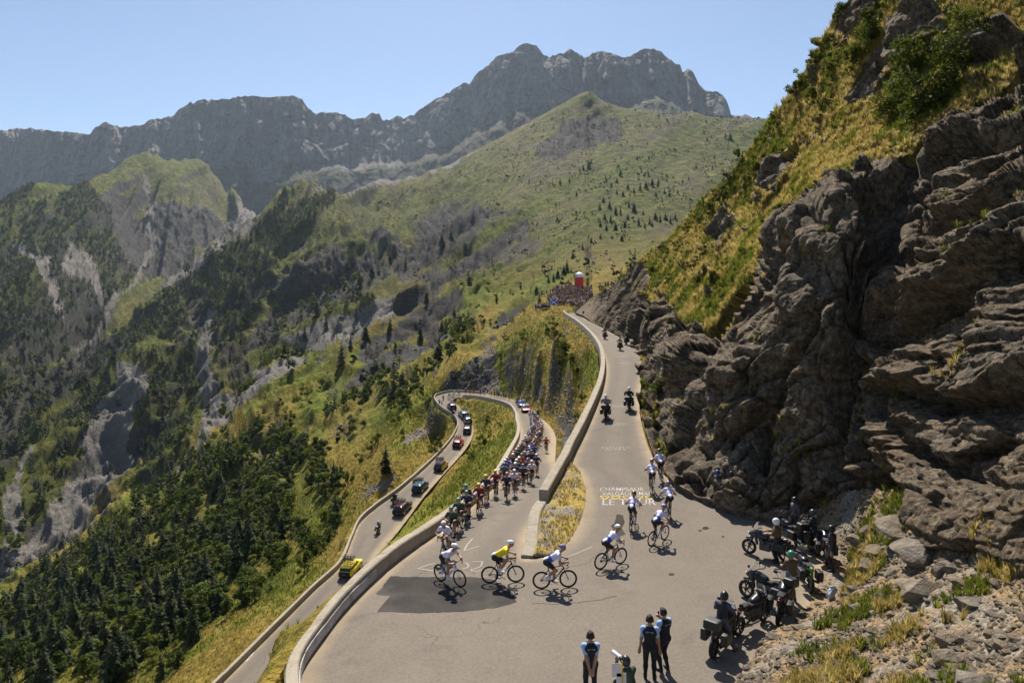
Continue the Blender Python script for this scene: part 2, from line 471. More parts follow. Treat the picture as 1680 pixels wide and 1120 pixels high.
FOREST = [
 ([(-200,345),(0,327),(60,307),(150,303),(165,322),(185,345),(180,385),(205,425),(235,445),(215,470),(185,500),(150,550),(60,590),(0,640),(-200,700)], 1.0),
 ([(385,395),(450,347),(490,328),(540,322),(548,345),(505,375),(470,410),(455,445),(440,470),(425,505),(405,550),(375,580),(355,540),(340,500),(270,540),(225,560),(160,575),(225,520),(275,475),(330,430)], 1.0),
 ([(-200,640),(0,630),(120,590),(190,565),(208,600),(188,680),(150,740),(115,785),(100,850),(40,900),(0,935),(-200,960)], 0.95),
 ([(240,575),(300,550),(340,530),(338,590),(330,650),(312,725),(262,790),(216,810),(236,700),(232,630)], 1.0),
 ([(-200,1020),(0,1000),(130,900),(250,808),(350,730),(420,700),(500,720),(560,770),(560,850),(530,900),(470,950),(400,1000),(330,1050),(270,1130),(-200,1150)], 0.74),
 ([(520,690),(560,620),(640,585),(660,610),(640,660),(580,710)], 0.12), ([(455,480),(520,440),(640,440),(600,520),(480,580),(430,600)], 0.22),
 ([(620,660),(700,560),(790,520),(800,560),(720,620),(650,690)], 0.05),
]
def warp(u, v, d):
    sc = 26.0
    return u + sc * fbm(u / 45, v / 45, o=5, s=41, g=0.62), v + sc * fbm(u / 45, v / 45, o=5, s=47, g=0.62)
def forest_amount(u, v, glades=True):
    uw, vw = warp(u, v, None)
    f = np.zeros(u.shape)
    for pl, a in FOREST: f = np.maximum(f, a * inpoly(uw, vw, pl))
    for pl in SCREE[:11]: f = np.where(inpoly(uw, vw, pl), 0.03, f)
    if not glades: return f
    glade = 0.6 * fbm((v + 0.62 * u) / 30, (u - 0.62 * v) / 90, o=3, s=91) + 0.5 * fbm(u / 22, v / 22, o=3, s=92)
    return f * np.where((glade > 0.10) & (v > 560), 0.06, np.where(glade > 0.25, 0.1, 1.0))

def relief(u, v, d, x, y):
    """metres of added height: gullies and spurs that run down-left, rock steps, tussocks"""
    q = v + 0.62 * u; a = (u - 0.62 * v)
    gul = ridged(q / 62, a / 260, np.log(d) * 0.6, o=4, s=11) - 0.45
    fine = ridged(q / 19, a / 70, np.log(d) * 1.3, o=3, s=23) - 0.45
    rk = np.zeros(u.shape)
    uw, vw = warp(u, v, d)
    for pl in ROCKY: rk = np.maximum(rk, inpoly(uw, vw, pl) * 1.0)
    far = sstep(120, 330, d)
    amp = (0.12 + 0.88 * sstep(880, 690, u - (v - 330) * 0.6)) * (1 - 0.65 * sstep(1300, 1900, d))
    z = d * far * amp * (0.062 * gul + 0.020 * fine + 0.004 * (ridged(q / 7, a / 22, np.log(d) * 2, o=3, s=24) - 0.45))
    z += d * rk * (0.007 * (ridged(u / 14, v / 9, np.log(d) * 3, o=5, s=29, g=0.62) - 0.4)) * 1.5
    cone = sstep(1350, 1600, d) * sstep(430, 380, u) * sstep(120, 200, u)
    z += cone * sstep(258, 345, v) * d * 0.034 * (ridged((u - 285 + 0.25 * (v - 262)) / (22 + 0.16 * (v - 262)), v / 160, o=3, s=77) - 0.5)
    stp_ = 1 - 0.85 * inpoly(u, v, [(770,650),(800,560),(860,530),(930,515),(1000,600),(970,700),(905,760),(900,700),(860,650)])
    z += stp_ * 0.30 * fbm(x / 2.6, y / 2.6, o=4, s=3) * sstep(28, 60, d) + stp_ * 0.7 * fbm(x / 9, y / 9, o=3, s=5) * sstep(50, 120, d)
    return z, rk

ucol = np.arange(U_LO, U_HI, 1.9)
gcol = cubic1(_g, (ucol - U_LO) / (gu[1] - gu[0]), 0)
NF = 3000
lf = np.linspace(gl[0], gl[-1], NF)
gf = cubic1(gcol, (lf - gl[0]) / (gl[1] - gl[0]), 1)
ROWS = 660
_rows = np.linspace(0, 1, ROWS)
Lsamp = np.empty((len(ucol), ROWS)); Vsamp = np.empty_like(Lsamp)
for i in range(len(ucol)):
    dv = np.diff(gf[i]); vis = ((gf[i][1:] > -50) & (gf[i][1:] < 1250)) * 1.0
    s = np.r_[0, np.cumsum(np.sqrt((dv * (0.12 + 0.88 * vis)) ** 2 + (70 * np.diff(lf)) ** 2))]
    Lsamp[i] = np.interp(_rows * s[-1], s, lf); Vsamp[i] = np.interp(Lsamp[i], lf, gf[i])
TU = np.repeat(ucol[:, None], ROWS, 1); TD = np.exp(Lsamp)
TX = (TU - U0) / F * TD; TY = TD
rel, TRK = relief(TU, Vsamp, TD, TX, TY)
TZ = -(Vsamp - V0) / F * TD + rel
near = TD < 205
_idx = np.argwhere(near)
for i, j in _idx:
    co, k, r = kd_road.find((TX[i, j], TY[i, j], 0.0))
    if r < 3.2:
        zr = RIBF[k][2] - 0.28
        w = 0.0 if r < 0.75 else (r - 0.75) / 2.45
        w = w * w * (3 - 2 * w)
        base = min(TZ[i, j], zr) if r < 0.75 else zr
        TZ[i, j] = base * (1 - w) + TZ[i, j] * w
TV = V0 - F * TZ / TD
# line-of-sight test on the finished ground
TVmin = np.minimum.accumulate(TV, axis=1)
def hit(u, v):
    """first ground point seen at (u, v)"""
    i = int(round((u - U_LO) / 1.9)); i = max(0, min(len(ucol) - 1, i))
    j = int(np.argmax(TVmin[i] <= v))
    if TVmin[i, j] > v: return None
    if j > 0:
        t = (TV[i, j - 1] - v) / max(1e-6, TV[i, j - 1] - TV[i, j]); t = min(1, max(0, t))
        d = TD[i, j - 1] * (1 - t) + TD[i, j] * t
    else: d = TD[i, 0]
    return P(u, v, d)
def ground(u, d):
    i = int(round((u - U_LO) / 1.9)); i = max(0, min(len(ucol) - 1, i))
    return float(np.interp(math.log(d), Lsamp[i], TZ[i]))

# ---- cover weights on the vertices: rock, green, dry, scree
def steepness():
    G = np.stack([TX, TY, TZ], -1)
    n = np.cross(np.gradient(G, axis=0), np.gradient(G, axis=1))
    n = n * np.sign(n[..., 2:3]); n /= np.maximum(1e-9, np.linalg.norm(n, axis=-1, keepdims=True))
    return np.hypot(n[..., 0], n[..., 1]) / np.maximum(1e-6, n[..., 2]), -n[..., 1]
stp, facing = steepness()
uw, vw = warp(TU, TV, TD)
scr = np.zeros(TU.shape)
for pl in SCREE: scr = np.maximum(scr, inpoly(uw, vw, pl) * 1.0)
qd = TV + 0.62 * TU; ad = TU - 0.62 * TV
patch = fbm(qd / 34, ad / 120, o=4, s=61)
blot = fbm(TX / 14, TY / 14, TZ / 14, o=4, s=63)
rock = np.clip(TRK * (0.82 + 0.9 * patch) + 0.55 * sstep(1.25 + 0.8 * (TD < 230), 2.2 + 1.4 * (TD < 230), stp) * sstep(60, 100, TD) + 0.45 * sstep(0.22, 0.5, patch) * sstep(150, 300, TD) + 0.75 * sstep(0.62, 0.86, facing) * sstep(250, 420, TD) * (0.25 + 0.75 * sstep(880, 690, TU - (TV - 330) * 0.6)), 0, 1)
gulv = ridged(qd / 62, ad / 260, np.log(TD) * 0.6, o=4, s=11) - 0.45
ribs = sstep(880, 690, TU - (TV - 330) * 0.6) * sstep(180, 380, TD) * sstep(1500, 1100, TD)
rock = np.clip(rock + 0.75 * ribs * sstep(0.0, -0.28, gulv + 0.12 * patch) - 0.5 * ribs * sstep(0.12, 0.3, gulv), 0, 1)
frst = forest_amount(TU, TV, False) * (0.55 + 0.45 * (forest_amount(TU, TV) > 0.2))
dryb = sstep(230, 120, TD) * 0.30 + sstep(900, 300, TD) * 0.12 + 0.30 + 0.95 * patch + 0.6 * blot
dryb = np.where((TV < 320) & (TU > 540), dryb + 0.1, dryb) + 0.9 * ribs * (gulv - 0.05)
dry = np.clip(dryb, 0, 1) * (1 - 0.85 * np.clip(frst, 0, 1))
# knoll and the bank under the upper road are straw-coloured, the bank between the roads greener
dry = np.maximum(dry, 0.95 * sstep(0, 1, inpoly(TU, TV, [(860,530),(900,490),(960,455),(1020,430),(1070,440),(1000,470),(970,500),(930,512)]) * 1.0))
grn_bank = inpoly(TU, TV, [(640,900),(700,820),(770,750),(850,690),(870,700),(800,810),(720,870)])
dry = np.where(grn_bank, np.clip(0.42 + 0.6 * blot + 0.3 * patch, 0, 1), dry)
terr_me = np_mesh("terrain", np.stack([TX, TY, TZ], -1).reshape(-1, 3), grid_faces(*TU.shape)[:, ::-1])
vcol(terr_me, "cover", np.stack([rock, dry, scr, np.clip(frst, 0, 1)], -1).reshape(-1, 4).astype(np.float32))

vcol(terr_me, "reach", np.stack([sstep(220, 800, TD), sstep(1100, 2000, TD), blot * 0.5 + 0.5], -1).reshape(-1, 3).astype(np.float32))
def terrain_mat():
    t = NT("hillside", 0.95, 0.1)
    rgb = t.sep(t.attr("cover"))
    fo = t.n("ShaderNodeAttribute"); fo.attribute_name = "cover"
    n1 = t.noise(0.9, 6, 0.65); n2 = t.noise(0.12, 6, 0.65); n3 = t.noise(0.018, 5, 0.6); n4 = t.noise(4.5, 4, 0.7)
    green = t.ramp(n2, [(0.3, (0.035, 0.056, 0.007)), (0.5, (0.105, 0.132, 0.013)), (0.72, (0.21, 0.205, 0.028))])
    dryc = t.ramp(n1, [(0.25, (0.075, 0.062, 0.012)), (0.5, (0.20, 0.145, 0.026)), (0.75, (0.34, 0.24, 0.055))])
    g = t.mix(t.math('ADD', t.math('MULTIPLY', rgb[1], 1.1), t.math('MULTIPLY', t.math('SUBTRACT', n1, 0.5), 1.3), True), green, dryc)
    rch = t.sep(t.attr("reach"))
    nf = t.noise(0.06, 9, 0.78); nb = t.noise(0.012, 5, 0.6)
    faro = t.ramp(nf, [(0.36, (0.040, 0.041, 0.012)), (0.5, (0.15, 0.134, 0.042)), (0.64, (0.30, 0.25, 0.10))])
    fgre = t.ramp(nf, [(0.36, (0.024, 0.038, 0.006)), (0.5, (0.105, 0.128, 0.017)), (0.64, (0.24, 0.235, 0.05))])
    faro = t.mix(t.ramp(nb, [(0.42, 0.0), (0.62, 0.75)]), faro, t.ramp(nf, [(0.34, (0.05, 0.044, 0.032)), (0.66, (0.19, 0.165, 0.125))]))
    g = t.mix(t.math('MULTIPLY', rch[0], 0.88), g, t.mix(rgb[1], fgre, faro))
    strat = t.noise(0.06, 5, 0.7, t.mapped((0.6, 0.6, 9.0), (0.25, 0.2, 0)))
    rockc = t.mix(n2, t.ramp(strat, [(0.3, (0.032, 0.030, 0.029)), (0.55, (0.078, 0.072, 0.066)), (0.75, (0.165, 0.15, 0.135))]), t.ramp(n1, [(0.3, (0.045, 0.042, 0.038)), (0.7, (0.135, 0.124, 0.112))]))
    rockc = t.mix(t.math('MULTIPLY', rch[0], 0.6), rockc, t.ramp(nf, [(0.36, (0.022, 0.020, 0.019)), (0.5, (0.085, 0.078, 0.07)), (0.64, (0.20, 0.182, 0.16))]))
    screec = t.ramp(n1, [(0.25, (0.12, 0.107, 0.095)), (0.6, (0.20, 0.183, 0.163)), (0.8, (0.30, 0.275, 0.245))])
    edge = t.math('MULTIPLY', t.math('SUBTRACT', n2, 0.5), 1.2)
    rf = t.ramp(t.math('ADD', rgb[0], edge, True), [(0.38, 0.0), (0.58, 1.0)])
    c = t.mix(rf, g, rockc)
    sf = t.ramp(t.math('ADD', rgb[2], t.math('MULTIPLY', edge, 0.8), True), [(0.4, 0.0), (0.65, 1.0)])
    screec = t.mix(t.math('MULTIPLY', rch[0], 0.6), screec, t.ramp(nf, [(0.36, (0.14, 0.127, 0.113)), (0.5, (0.27, 0.25, 0.225)), (0.64, (0.42, 0.39, 0.35))]))
    c = t.mix(sf, c, screec)
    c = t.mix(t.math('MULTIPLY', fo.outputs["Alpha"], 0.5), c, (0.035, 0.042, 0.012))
    h = t.math('ADD', t.math('MULTIPLY', n1, 0.5), t.math('ADD', t.math('MULTIPLY', n4, 0.14), t.math('MULTIPLY', n2, 2.0)))
    h = t.math('ADD', h, t.math('MULTIPLY', nf, t.math('ADD', 0.6, t.math('MULTIPLY', rch[0], 11.0))))
    t.bump(h, 1.0, 1.0)
    return t.color(c)
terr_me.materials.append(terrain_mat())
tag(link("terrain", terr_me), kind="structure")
# ================================================================== FAR MASSIF
RIDGE = [(-260,225),(-150,222),(-60,220),(0,215),(25,210),(60,212),(95,216),(148,221),(158,208),(170,200),(180,204),(190,207),(215,208),(238,203),(242,198),(268,194),(285,190),(292,182),(310,170),(330,163),(355,164),(375,161),(410,156),(440,160),(455,158),(480,157),(495,163),(505,178),(520,186),(545,184),(560,186),(580,196),(600,192),(612,184),(622,186),(628,196),(640,197),(652,188),(662,194),(680,188),(690,178),(715,163),(735,152),(760,137),(770,138),(785,118),(800,108),(815,92),(840,87),(850,76),(866,72),(880,75),(890,88),(900,94),(915,88),(925,88),(935,80),(948,86),(958,96),(965,93),(980,84),(1000,86),(1015,92),(1035,92),(1050,82),(1068,79),(1085,85),(1098,98),(1105,102),(1115,106),(1120,118),(1128,113),(1138,120),(1148,140),(1158,148),(1172,150),(1185,155),(1192,165),(1200,188),(1215,190),(1222,188),(1235,193),(1270,200),(1400,215)]
BASE = [(-260,400),(0,380),(140,340),(240,320),(330,345),(420,380),(500,340),(600,330),(700,310),(800,270),(900,240),(1000,222),(1100,215),(1400,240)]
ru = np.arange(-250, 1395, 1.5)
rv = np.interp(ru, *zip(*RIDGE)) - 2.5 * fbm(ru / 6, ru * 0 + 3.3, o=4, s=8, g=0.65) - 3.0 * (ridged(ru / 11, ru * 0 + 1.3, o=2, s=9) - 0.5)
bv = np.interp(ru, *zip(*BASE))
dep = np.interp(ru, [-260, 0, 300, 480, 640, 800, 960, 1200, 1400], [4300, 4200, 3800, 3700, 4100, 3600, 3300, 3200, 3300])
NT_ = 240
tt = np.linspace(0, 1, NT_)[None]
MU = ru[:, None] + 0 * tt
MV = bv[:, None] * (1 - tt) + rv[:, None] * tt
cliff = sstep(0.30, 0.42, tt + 0.10 * fbm(MU / 60, MU * 0 + 2, o=3, s=14))
MD = dep[:, None] * (1.0 - 0.16 * (1 - tt) ** 1.0 * (1 - 0.35 * cliff) + 0.02 * tt)
# buttresses and gullies in the walls
but = ridged(MU / 34 + 0.4 * fbm(MU / 50, MV / 50, o=2, s=17), MV / 170, o=5, s=15, g=0.55) - 0.45
blk = fbm(MU / 12, MV / 16, o=5, s=19, g=0.66)
_f, _e, _r, _x, _y, _z = voro(MU / 24 + 0.5 * fbm(MU / 30, MV / 30, o=3, s=2), MV / 40, MU * 0 + 0.5, 45)
_f2, _e2, _r2, _x2, _y2, _z2 = voro(MU / 8, MV / 12, MU * 0 + 0.5, 48)
blk = blk + 1.1 * (_r - 0.5) - 0.8 * np.exp(-_e / 0.05) + 0.55 * (_r2 - 0.5) - 0.3 * np.exp(-_e2 / 0.06)
led = ridged(MV / 16 + 0.5 * fbm(MU / 60, MV / 60, o=2, s=6), MU / 150, o=2, s=18) - 0.4
MD = MD - dep[:, None] * (0.050 * but + 0.014 * blk + 0.007 * led) * (0.25 + 0.75 * tt)
MX, MY, MZ = (MU - U0) / F * MD, MD, -(MV - V0) / F * MD
# back slope
bk = [(40, 30), (220, 260), (900, 900)]
MX = np.concatenate([MX] + [(MX[:, -1:] + MX[:, -1:] / MD[:, -1:] * a) for a, b in bk], 1)
MY = np.concatenate([MY] + [(MY[:, -1:] + a) for a, b in bk], 1)
MZ = np.concatenate([MZ] + [(MZ[:, -1:] - b) for a, b in bk], 1)
far_me = np_mesh("mountain", np.stack([MX, MY, MZ], -1).reshape(-1, 3), grid_faces(*MX.shape)[:, ::-1])
veg = np.clip(sstep(0.58, 0.25, tt + 0.12 * fbm(MU / 25, MV / 25, o=4, s=21)) + 0.8 * sstep(0.25, 0.5, fbm(MU / 30, MV / 14, o=4, s=25)) * (inpoly(MU, MV, [(740,180),(880,140),(860,240),(740,260),(650,280),(600,260)]) * 1.0), 0, 1)
veg = np.concatenate([veg] + [veg[:, -1:]] * 3, 1)
vcol(far_me, "cover", np.stack([veg, veg, veg], -1).reshape(-1, 3).astype(np.float32))
def massif_mat():
    t = NT("limestone_wall", 0.95, 0.1)
    r = t.sep(t.attr("cover"))
    n = t.noise(0.012, 8, 0.68); st = t.noise(0.02, 5, 0.65, t.mapped((0.35, 0.35, 2.2), (0.06, 0.1, 0)))
    vs = t.noise(0.02, 6, 0.7, t.mapped((2.0, 1.0, 0.28)))
    c = t.mix(0.5, t.ramp(n, [(0.3, (0.17, 0.15, 0.13)), (0.7, (0.42, 0.375, 0.325))]), t.ramp(st, [(0.3, (0.15, 0.145, 0.14)), (0.7, (0.36, 0.335, 0.315))]))
    c = t.mix(0.45, c, t.ramp(vs, [(0.35, (0.11, 0.104, 0.098)), (0.65, (0.46, 0.42, 0.375))]))
    g = t.ramp(n, [(0.3, (0.035, 0.045, 0.016)), (0.7, (0.13, 0.12, 0.04))])
    f = t.ramp(t.math('ADD', r[0], t.math('MULTIPLY', t.math('SUBTRACT', n, 0.5), 1.0), True), [(0.45, 0.0), (0.65, 0.85)])
    t.bump(t.math('ADD', n, t.math('ADD', vs, t.noise(0.06, 8, 0.75))), 1.0, 40.0)
    return t.color(t.mix(f, c, g))
far_me.materials.append(massif_mat())
tag(link("mountain", far_me), kind="structure")

# valley floor far below so the sheet reaches the horizon
vme = np_mesh("ground", [(-8800, -250, -330), (8800, -250, -330), (8800, 8800, -330), (-8800, 8800, -330)], [(0, 1, 2, 3)])
vme.materials.append(paint((0.06, 0.07, 0.03), 0.95, name="valley"))
tag(link("ground", vme), kind="structure")

# ================================================================== CLIFF on the right, from the road's edge to its skyline
cp = [ # foot, along the road
 (948,514,178),(960,520,165),(985,537,138),(1012,550,118),(1040,566,102),(1058,595,81),(1054,630,66),(1052,668,55),(1062,716,45.6),(1082,762,39.6),(1116,797,36),(1172,822,33.9),(1240,847,32.3),(1335,862,31.4),(1385,872,30.2),(1425,885,28.2),(1500,905,23.6),(1600,930,19.2),(1700,965,15.8),(1850,1010,12.5),(1980,1050,11),
 # skyline
 (968,492,180),(985,478,165),(1010,462,150),(1060,420,130),(1100,388,118),(1150,330,106),(1200,285,96),(1250,215,87),(1300,150,79),(1350,70,71),(1395,0,65),(1450,-90,60),(1600,-170,56),(1800,-170,50),(1980,-150,46),
 # straw slope and its lower lip
 (1000,505,142),(1030,500,120),(1063,508,96),(1080,460,108),(1118,530,70),(1130,450,88),(1165,530,55),(1180,400,84),(1225,466,47),(1250,350,73),(1281,380,44.5),(1330,250,64),(1366,298,42),(1400,150,58),(1433,267,43),(1484,259,41),(1470,100,54),(1543,210,39.5),(1560,60,48),(1680,130,37),(1680,0,42),(1850,0,38),(1850,150,32),
 # the shaded wall and the bedded buttresses
 (1050,560,88),(1075,590,74),(1080,650,57),(1095,700,46),(1100,640,52),(1130,590,46),(1120,700,41.5),(1150,740,37.5),(1150,640,40.5),(1200,760,35),(1200,660,37),(1200,570,38.4),(1260,700,35),(1260,600,36),(1250,500,39),(1300,780,32.8),(1310,680,33.2),(1320,560,33.8),(1330,430,36.2),(1360,780,31.2),(1360,660,32),(1380,520,32.4),(1390,400,34.6),(1400,760,29.6),(1400,650,31),(1420,540,31.5),(1450,420,34),(1440,320,38.5),(1500,320,36.5),(1560,300,34),
 (1440,700,28.6),(1450,600,29.5),(1500,760,25.2),(1480,680,27),(1500,560,28.6),(1520,450,29.5),(1550,660,24.6),(1600,560,23),(1600,450,25),(1600,350,28.5),(1680,300,26),(1680,420,22.6),(1680,540,21.8),(1620,660,22),(1680,640,19.8),(1600,760,21.3),(1550,800,22.6),(1680,740,18.4),(1680,830,16.8),(1600,850,19.4),(1500,850,23.2),(1440,830,27),(1800,300,26),(1850,500,19),(1850,700,15.5),(1850,850,13.6),(1960,300,24),(1960,600,16),(1960,850,12.5)]
cp = np.array(cp, float)
ctps = TPS(cp[:, :2] / 400.0, np.log(cp[:, 2]), 4e-4)
FOOT = np.array([(944,512.5),(960,520),(985,537),(1012,550),(1040,566),(1058,595),(1054,630),(1052,668),(1062,716),(1082,762),(1116,797),(1172,822),(1240,847),(1335,862),(1385,872),(1425,885),(1500,905),(1600,930),(1700,965),(1850,1010),(1960,1040)], float)
TOP = np.array([(962,497),(972,488),(985,478),(1010,462),(1035,440),(1060,420),(1080,404),(1100,388),(1150,330),(1200,285),(1230,245),(1262,200),(1300,150),(1350,70),(1395,0),(1450,-90),(1540,-150),(1640,-170),(1740,-170),(1860,-160),(1960,-150)], float)
NS, NTc = 780, 560
_p = np.linspace(0, 1, 1 + (len(FOOT) - 1) * 24)
fo, to = crom(FOOT, 24), crom(TOP, 24)
_w = np.r_[0, np.cumsum(np.linalg.norm(np.diff(0.5 * (fo + to), axis=0), axis=1))]; _w /= _w[-1]
_si = np.interp(np.linspace(0, 1, NS), _w, np.arange(len(_w)))
fo = np.stack([np.interp(_si, np.arange(len(_w)), fo[:, k]) for k in (0, 1)], 1)
to = np.stack([np.interp(_si, np.arange(len(_w)), to[:, k]) for k in (0, 1)], 1)
t2 = np.linspace(0, 1, NTc)[None, :, None]
CUV = fo[:, None] * (1 - t2) + to[:, None] * t2
tn = (to - fo)
CUV[..., 0] += (60 * np.sin(np.pi * t2[..., 0]) * -0.35) * sstep(0.25, 0.5, np.linspace(0, 1, NS))[:, None]
CD = np.exp(ctps(CUV / 400.0))
CX, CY, CZ = (CUV[..., 0] - U0) / F * CD, CD, -(CUV[..., 1] - V0) / F * CD
PX = np.stack([CX, CY, CZ], -1)
def normals(G):
    a = np.gradient(G, axis=0); b = np.gradient(G, axis=1)
    n = np.cross(a, b); n /= np.maximum(1e-9, np.linalg.norm(n, axis=-1, keepdims=True)); return n
CN = normals(PX)
if (CN[..., 0].mean() > 0): CN = -CN
# where turf covers the rock
GRASSP = [(955,505),(1010,455),(1063,505),(1080,470),(1118,532),(1165,540),(1195,500),(1225,466),(1262,400),(1300,352),(1330,330),(1366,298),(1433,267),(1484,256),(1543,205),(1600,190),(1680,110),(1990,20),(1990,-300),(1380,-200),(1290,140),(1190,280),(1090,380)]
uw, vw = CUV[..., 0] + 14 * fbm(CX / 3, CY / 3, CZ / 3, o=3, s=33), CUV[..., 1] + 14 * fbm(CX / 3, CY / 3, CZ / 3, o=3, s=37)
CG = inpoly(uw, vw, GRASSP) * 1.0
for hole in ([(1470,40),(1520,-30),(1560,60),(1480,130),(1440,170),(1390,180),(1400,130)], [(1570,50),(1660,30),(1690,80),(1600,120),(1565,90)],
             [(1390,-10),(1480,-40),(1440,30),(1385,70),(1370,60)], [(1280,260),(1320,230),(1300,300),(1270,330),(1240,330)], [(1165,385),(1200,340),(1215,380),(1180,430)], [(1010,470),(1060,425),(1065,500),(1045,540),(1010,520)], [(1590,180),(1680,120),(1700,200),(1600,240)]):
    CG = np.where(inpoly(uw, vw, hole), 0.0, CG)
CG = np.where(fbm(CX / 2.2, CY / 2.2, CZ / 2.2, o=3, s=39) > 0.42, 0.15, CG)
rockw = 1 - CG
bedded = sstep(1380, 1490, CUV[..., 0] + 0.25 * (CUV[..., 1] - 600))       # bouldery right part
# left: steep slabs leaning up to the right; right: heavy bulging beds with ledges
sstp = lambda x: (x - np.floor(x))
wob = fbm(CX / 7, CY / 7, CZ / 7, o=4, s=51)
wob2 = fbm(CX / 2.3, CY / 2.3, CZ / 2.3, o=4, s=52)
def slab(ph, sharp):
    """saw profile: swells slowly, then breaks back sharply"""
    f = sstp(ph)
    return np.where(f < sharp, (f / sharp) ** 0.7, 1 - ((f - sharp) / (1 - sharp)) ** 1.6), np.floor(ph)
lean = CX * 0.86 - CZ * 0.50
s1, id1 = slab(lean / 7.5 + 0.75 * wob + CY / 40, 0.86)
s2, id2 = slab(lean / 1.9 + 0.5 * wob + 0.10 * wob2 + CY / 15, 0.82)
hb = CZ + 0.35 * CX + 0.12 * CY
b1, ib1 = slab(-(hb / 5.2 + 0.8 * wob), 0.90)
b2, ib2 = slab(-(hb / 1.7 + 0.55 * wob + 0.08 * wob2), 0.84)
b3, ib3 = slab(-(hb / 0.42 + 0.5 * wob + 0.12 * wob2), 0.8)
# joints cut the beds into blocks
w1 = wob * 0.6
f1, e1, r1, vx, vy, vz = voro(lean / 5.0 + w1, CY / 7.0 + w1, (CZ * 0.86 + CX * 0.5) / 9.0, 5)
g1, ge, gr, wx, wy, wz = voro(CX / 2.4 + w1, CY / 2.4, hb / 1.7 + wob2 * 0.08, 15)
along_ = CX * 0.5 + CZ * 0.86
l1, le_, lr, lx, ly, lz = voro(lean / 1.7 + w1 + 0.08 * wob2, CY / 4.0, along_ / 6.0, 17)
l2, le2, lr2, l2x, l2y, l2z = voro(lean / 0.6 + 0.12 * wob2, CY / 1.6, along_ / 2.2, 18)
h1, he, hr, hx, hy, hz = voro(CX / 0.85, CY / 0.85, hb / 0.42 + 0.08 * wob2, 25)
q1, qe, qr, _a, _b, _c = voro(CX / 0.24, CY / 0.24, hb / 0.13, 35)
left = (1 - bedded)
big = left * (1.9 * (s1 - 0.6) + 0.9 * (r1 - 0.5) - 0.5 * np.exp(-e1 / 0.03)) + bedded * (2.3 * (b1 - 0.6) + 0.9 * (r1 - 0.5) - 0.4 * np.exp(-e1 / 0.03))
med = left * (0.45 * (s2 - 0.6) + 0.75 * (lr - 0.5) + 1.1 * lx * (lr - 0.35) + 0.8 * lz * (0.6 - lr) - 0.30 * np.exp(-le_ / 0.03)) + bedded * (0.34 * (b2 - 0.6) + 0.62 * (gr - 0.5) + 0.9 * wx * (gr - 0.4) + 0.7 * wz * (0.8 - gr))
sml = left * (0.22 * (lr2 - 0.5) + 0.35 * l2x * (lr2 - 0.4) + 0.25 * l2z * (0.6 - lr2) - 0.08 * np.exp(-le2 / 0.05)) + bedded * (0.08 * (b3 - 0.6) + 0.22 * (hr - 0.5) + 0.3 * hx * (hr - 0.4) + 0.25 * hz * (0.7 - hr))
tin = (qr - 0.5) * (0.025 * left + 0.07 * bedded)
fine = (0.22 * fbm(CX / 1.3, CY / 1.3, CZ / 1.3, o=5, s=55, g=0.62)) * (0.7 + 0.5 * left)
disp = rockw * (big + med + sml + tin + fine - 0.16 * bedded * np.exp(-ge / 0.03))
def cleft(pl, wd, dep):
    """a long fissure in the wall"""
    q = crom(np.array(pl, float), 8); uu = CUV[..., 0] + 5 * wob2; dd = np.full(CD.shape, 1e9)
    for x, y in q: dd = np.minimum(dd, (uu - x) ** 2 + (0.6 * (CUV[..., 1] - y)) ** 2)
    return -dep * np.exp(-dd / wd ** 2)
disp += rockw * (cleft([(1368,760),(1372,650),(1385,540),(1408,450),(1448,350)], 13, 2.4) + cleft([(1462,470),(1478,400),(1500,330),(1530,270)], 9, 1.5) + cleft([(1112,640),(1150,575),(1215,490),(1290,400)], 9, 1.2) + cleft([(1255,770),(1262,690),(1290,600),(1330,520)], 8, 1.1) + cleft([(1395,840),(1420,770),(1400,690),(1388,600)], 9, 1.2) + cleft([(1400,590),(1440,680),(1530,755),(1640,790)], 9, 1.0))
disp += CG * (0.35 * fbm(CX / 2.5, CY / 2.5, CZ / 2.5, o=4, s=59) + 0.16 * ridged(CX / 0.8, CY / 0.8, CZ / 0.4, o=2, s=60))
edge = sstep(0, 0.02, t2[..., 0]) * sstep(0, 0.03, np.linspace(0, 1, NS))[:, None]
disp *= (0.15 + 0.85 * edge) * np.clip(CD / 30, 0.6, 1.3) * sstep(185, 110, CD) * 0.9 + 0.1
PX2 = PX + CN * disp[..., None]
# beyond the skyline the hill rolls over and carries on behind
ext = []
for a, b in ((1.5, 0.2), (5, -0.6), (14, -4), (40, -22)):
    e = PX2[:, -1].copy(); e[:, 0] += a * 0.8; e[:, 1] += a * 0.6; e[:, 2] += b; ext.append(e[:, None])
low = PX2[:, :1].copy(); low[..., 2] -= 2.5; low[..., 0] += 0.8; low[..., 1] += 0.5
PXF = np.concatenate([low, PX2] + ext, 1)
CN2 = normals(PXF)
if CN2[..., 0].mean() > 0: CN2 = -CN2
cliff_me = np_mesh("cliff", PXF.reshape(-1, 3), grid_faces(*PXF.shape[:2]))
cgx = np.concatenate([CG[:, :1] * 0, CG] + [CG[:, -1:]] * 4, 1)
crk = np.exp(-ge / 0.08) * 0.6 + np.exp(-e1 / 0.05) * 0.7
crk = np.concatenate([crk[:, :1], crk] + [crk[:, -1:]] * 4, 1)
tone = np.concatenate([gr[:, :1], gr] + [gr[:, -1:]] * 4, 1)
vcol(cliff_me, "cover", np.stack([cgx, crk, tone], -1).reshape(-1, 3).astype(np.float32))
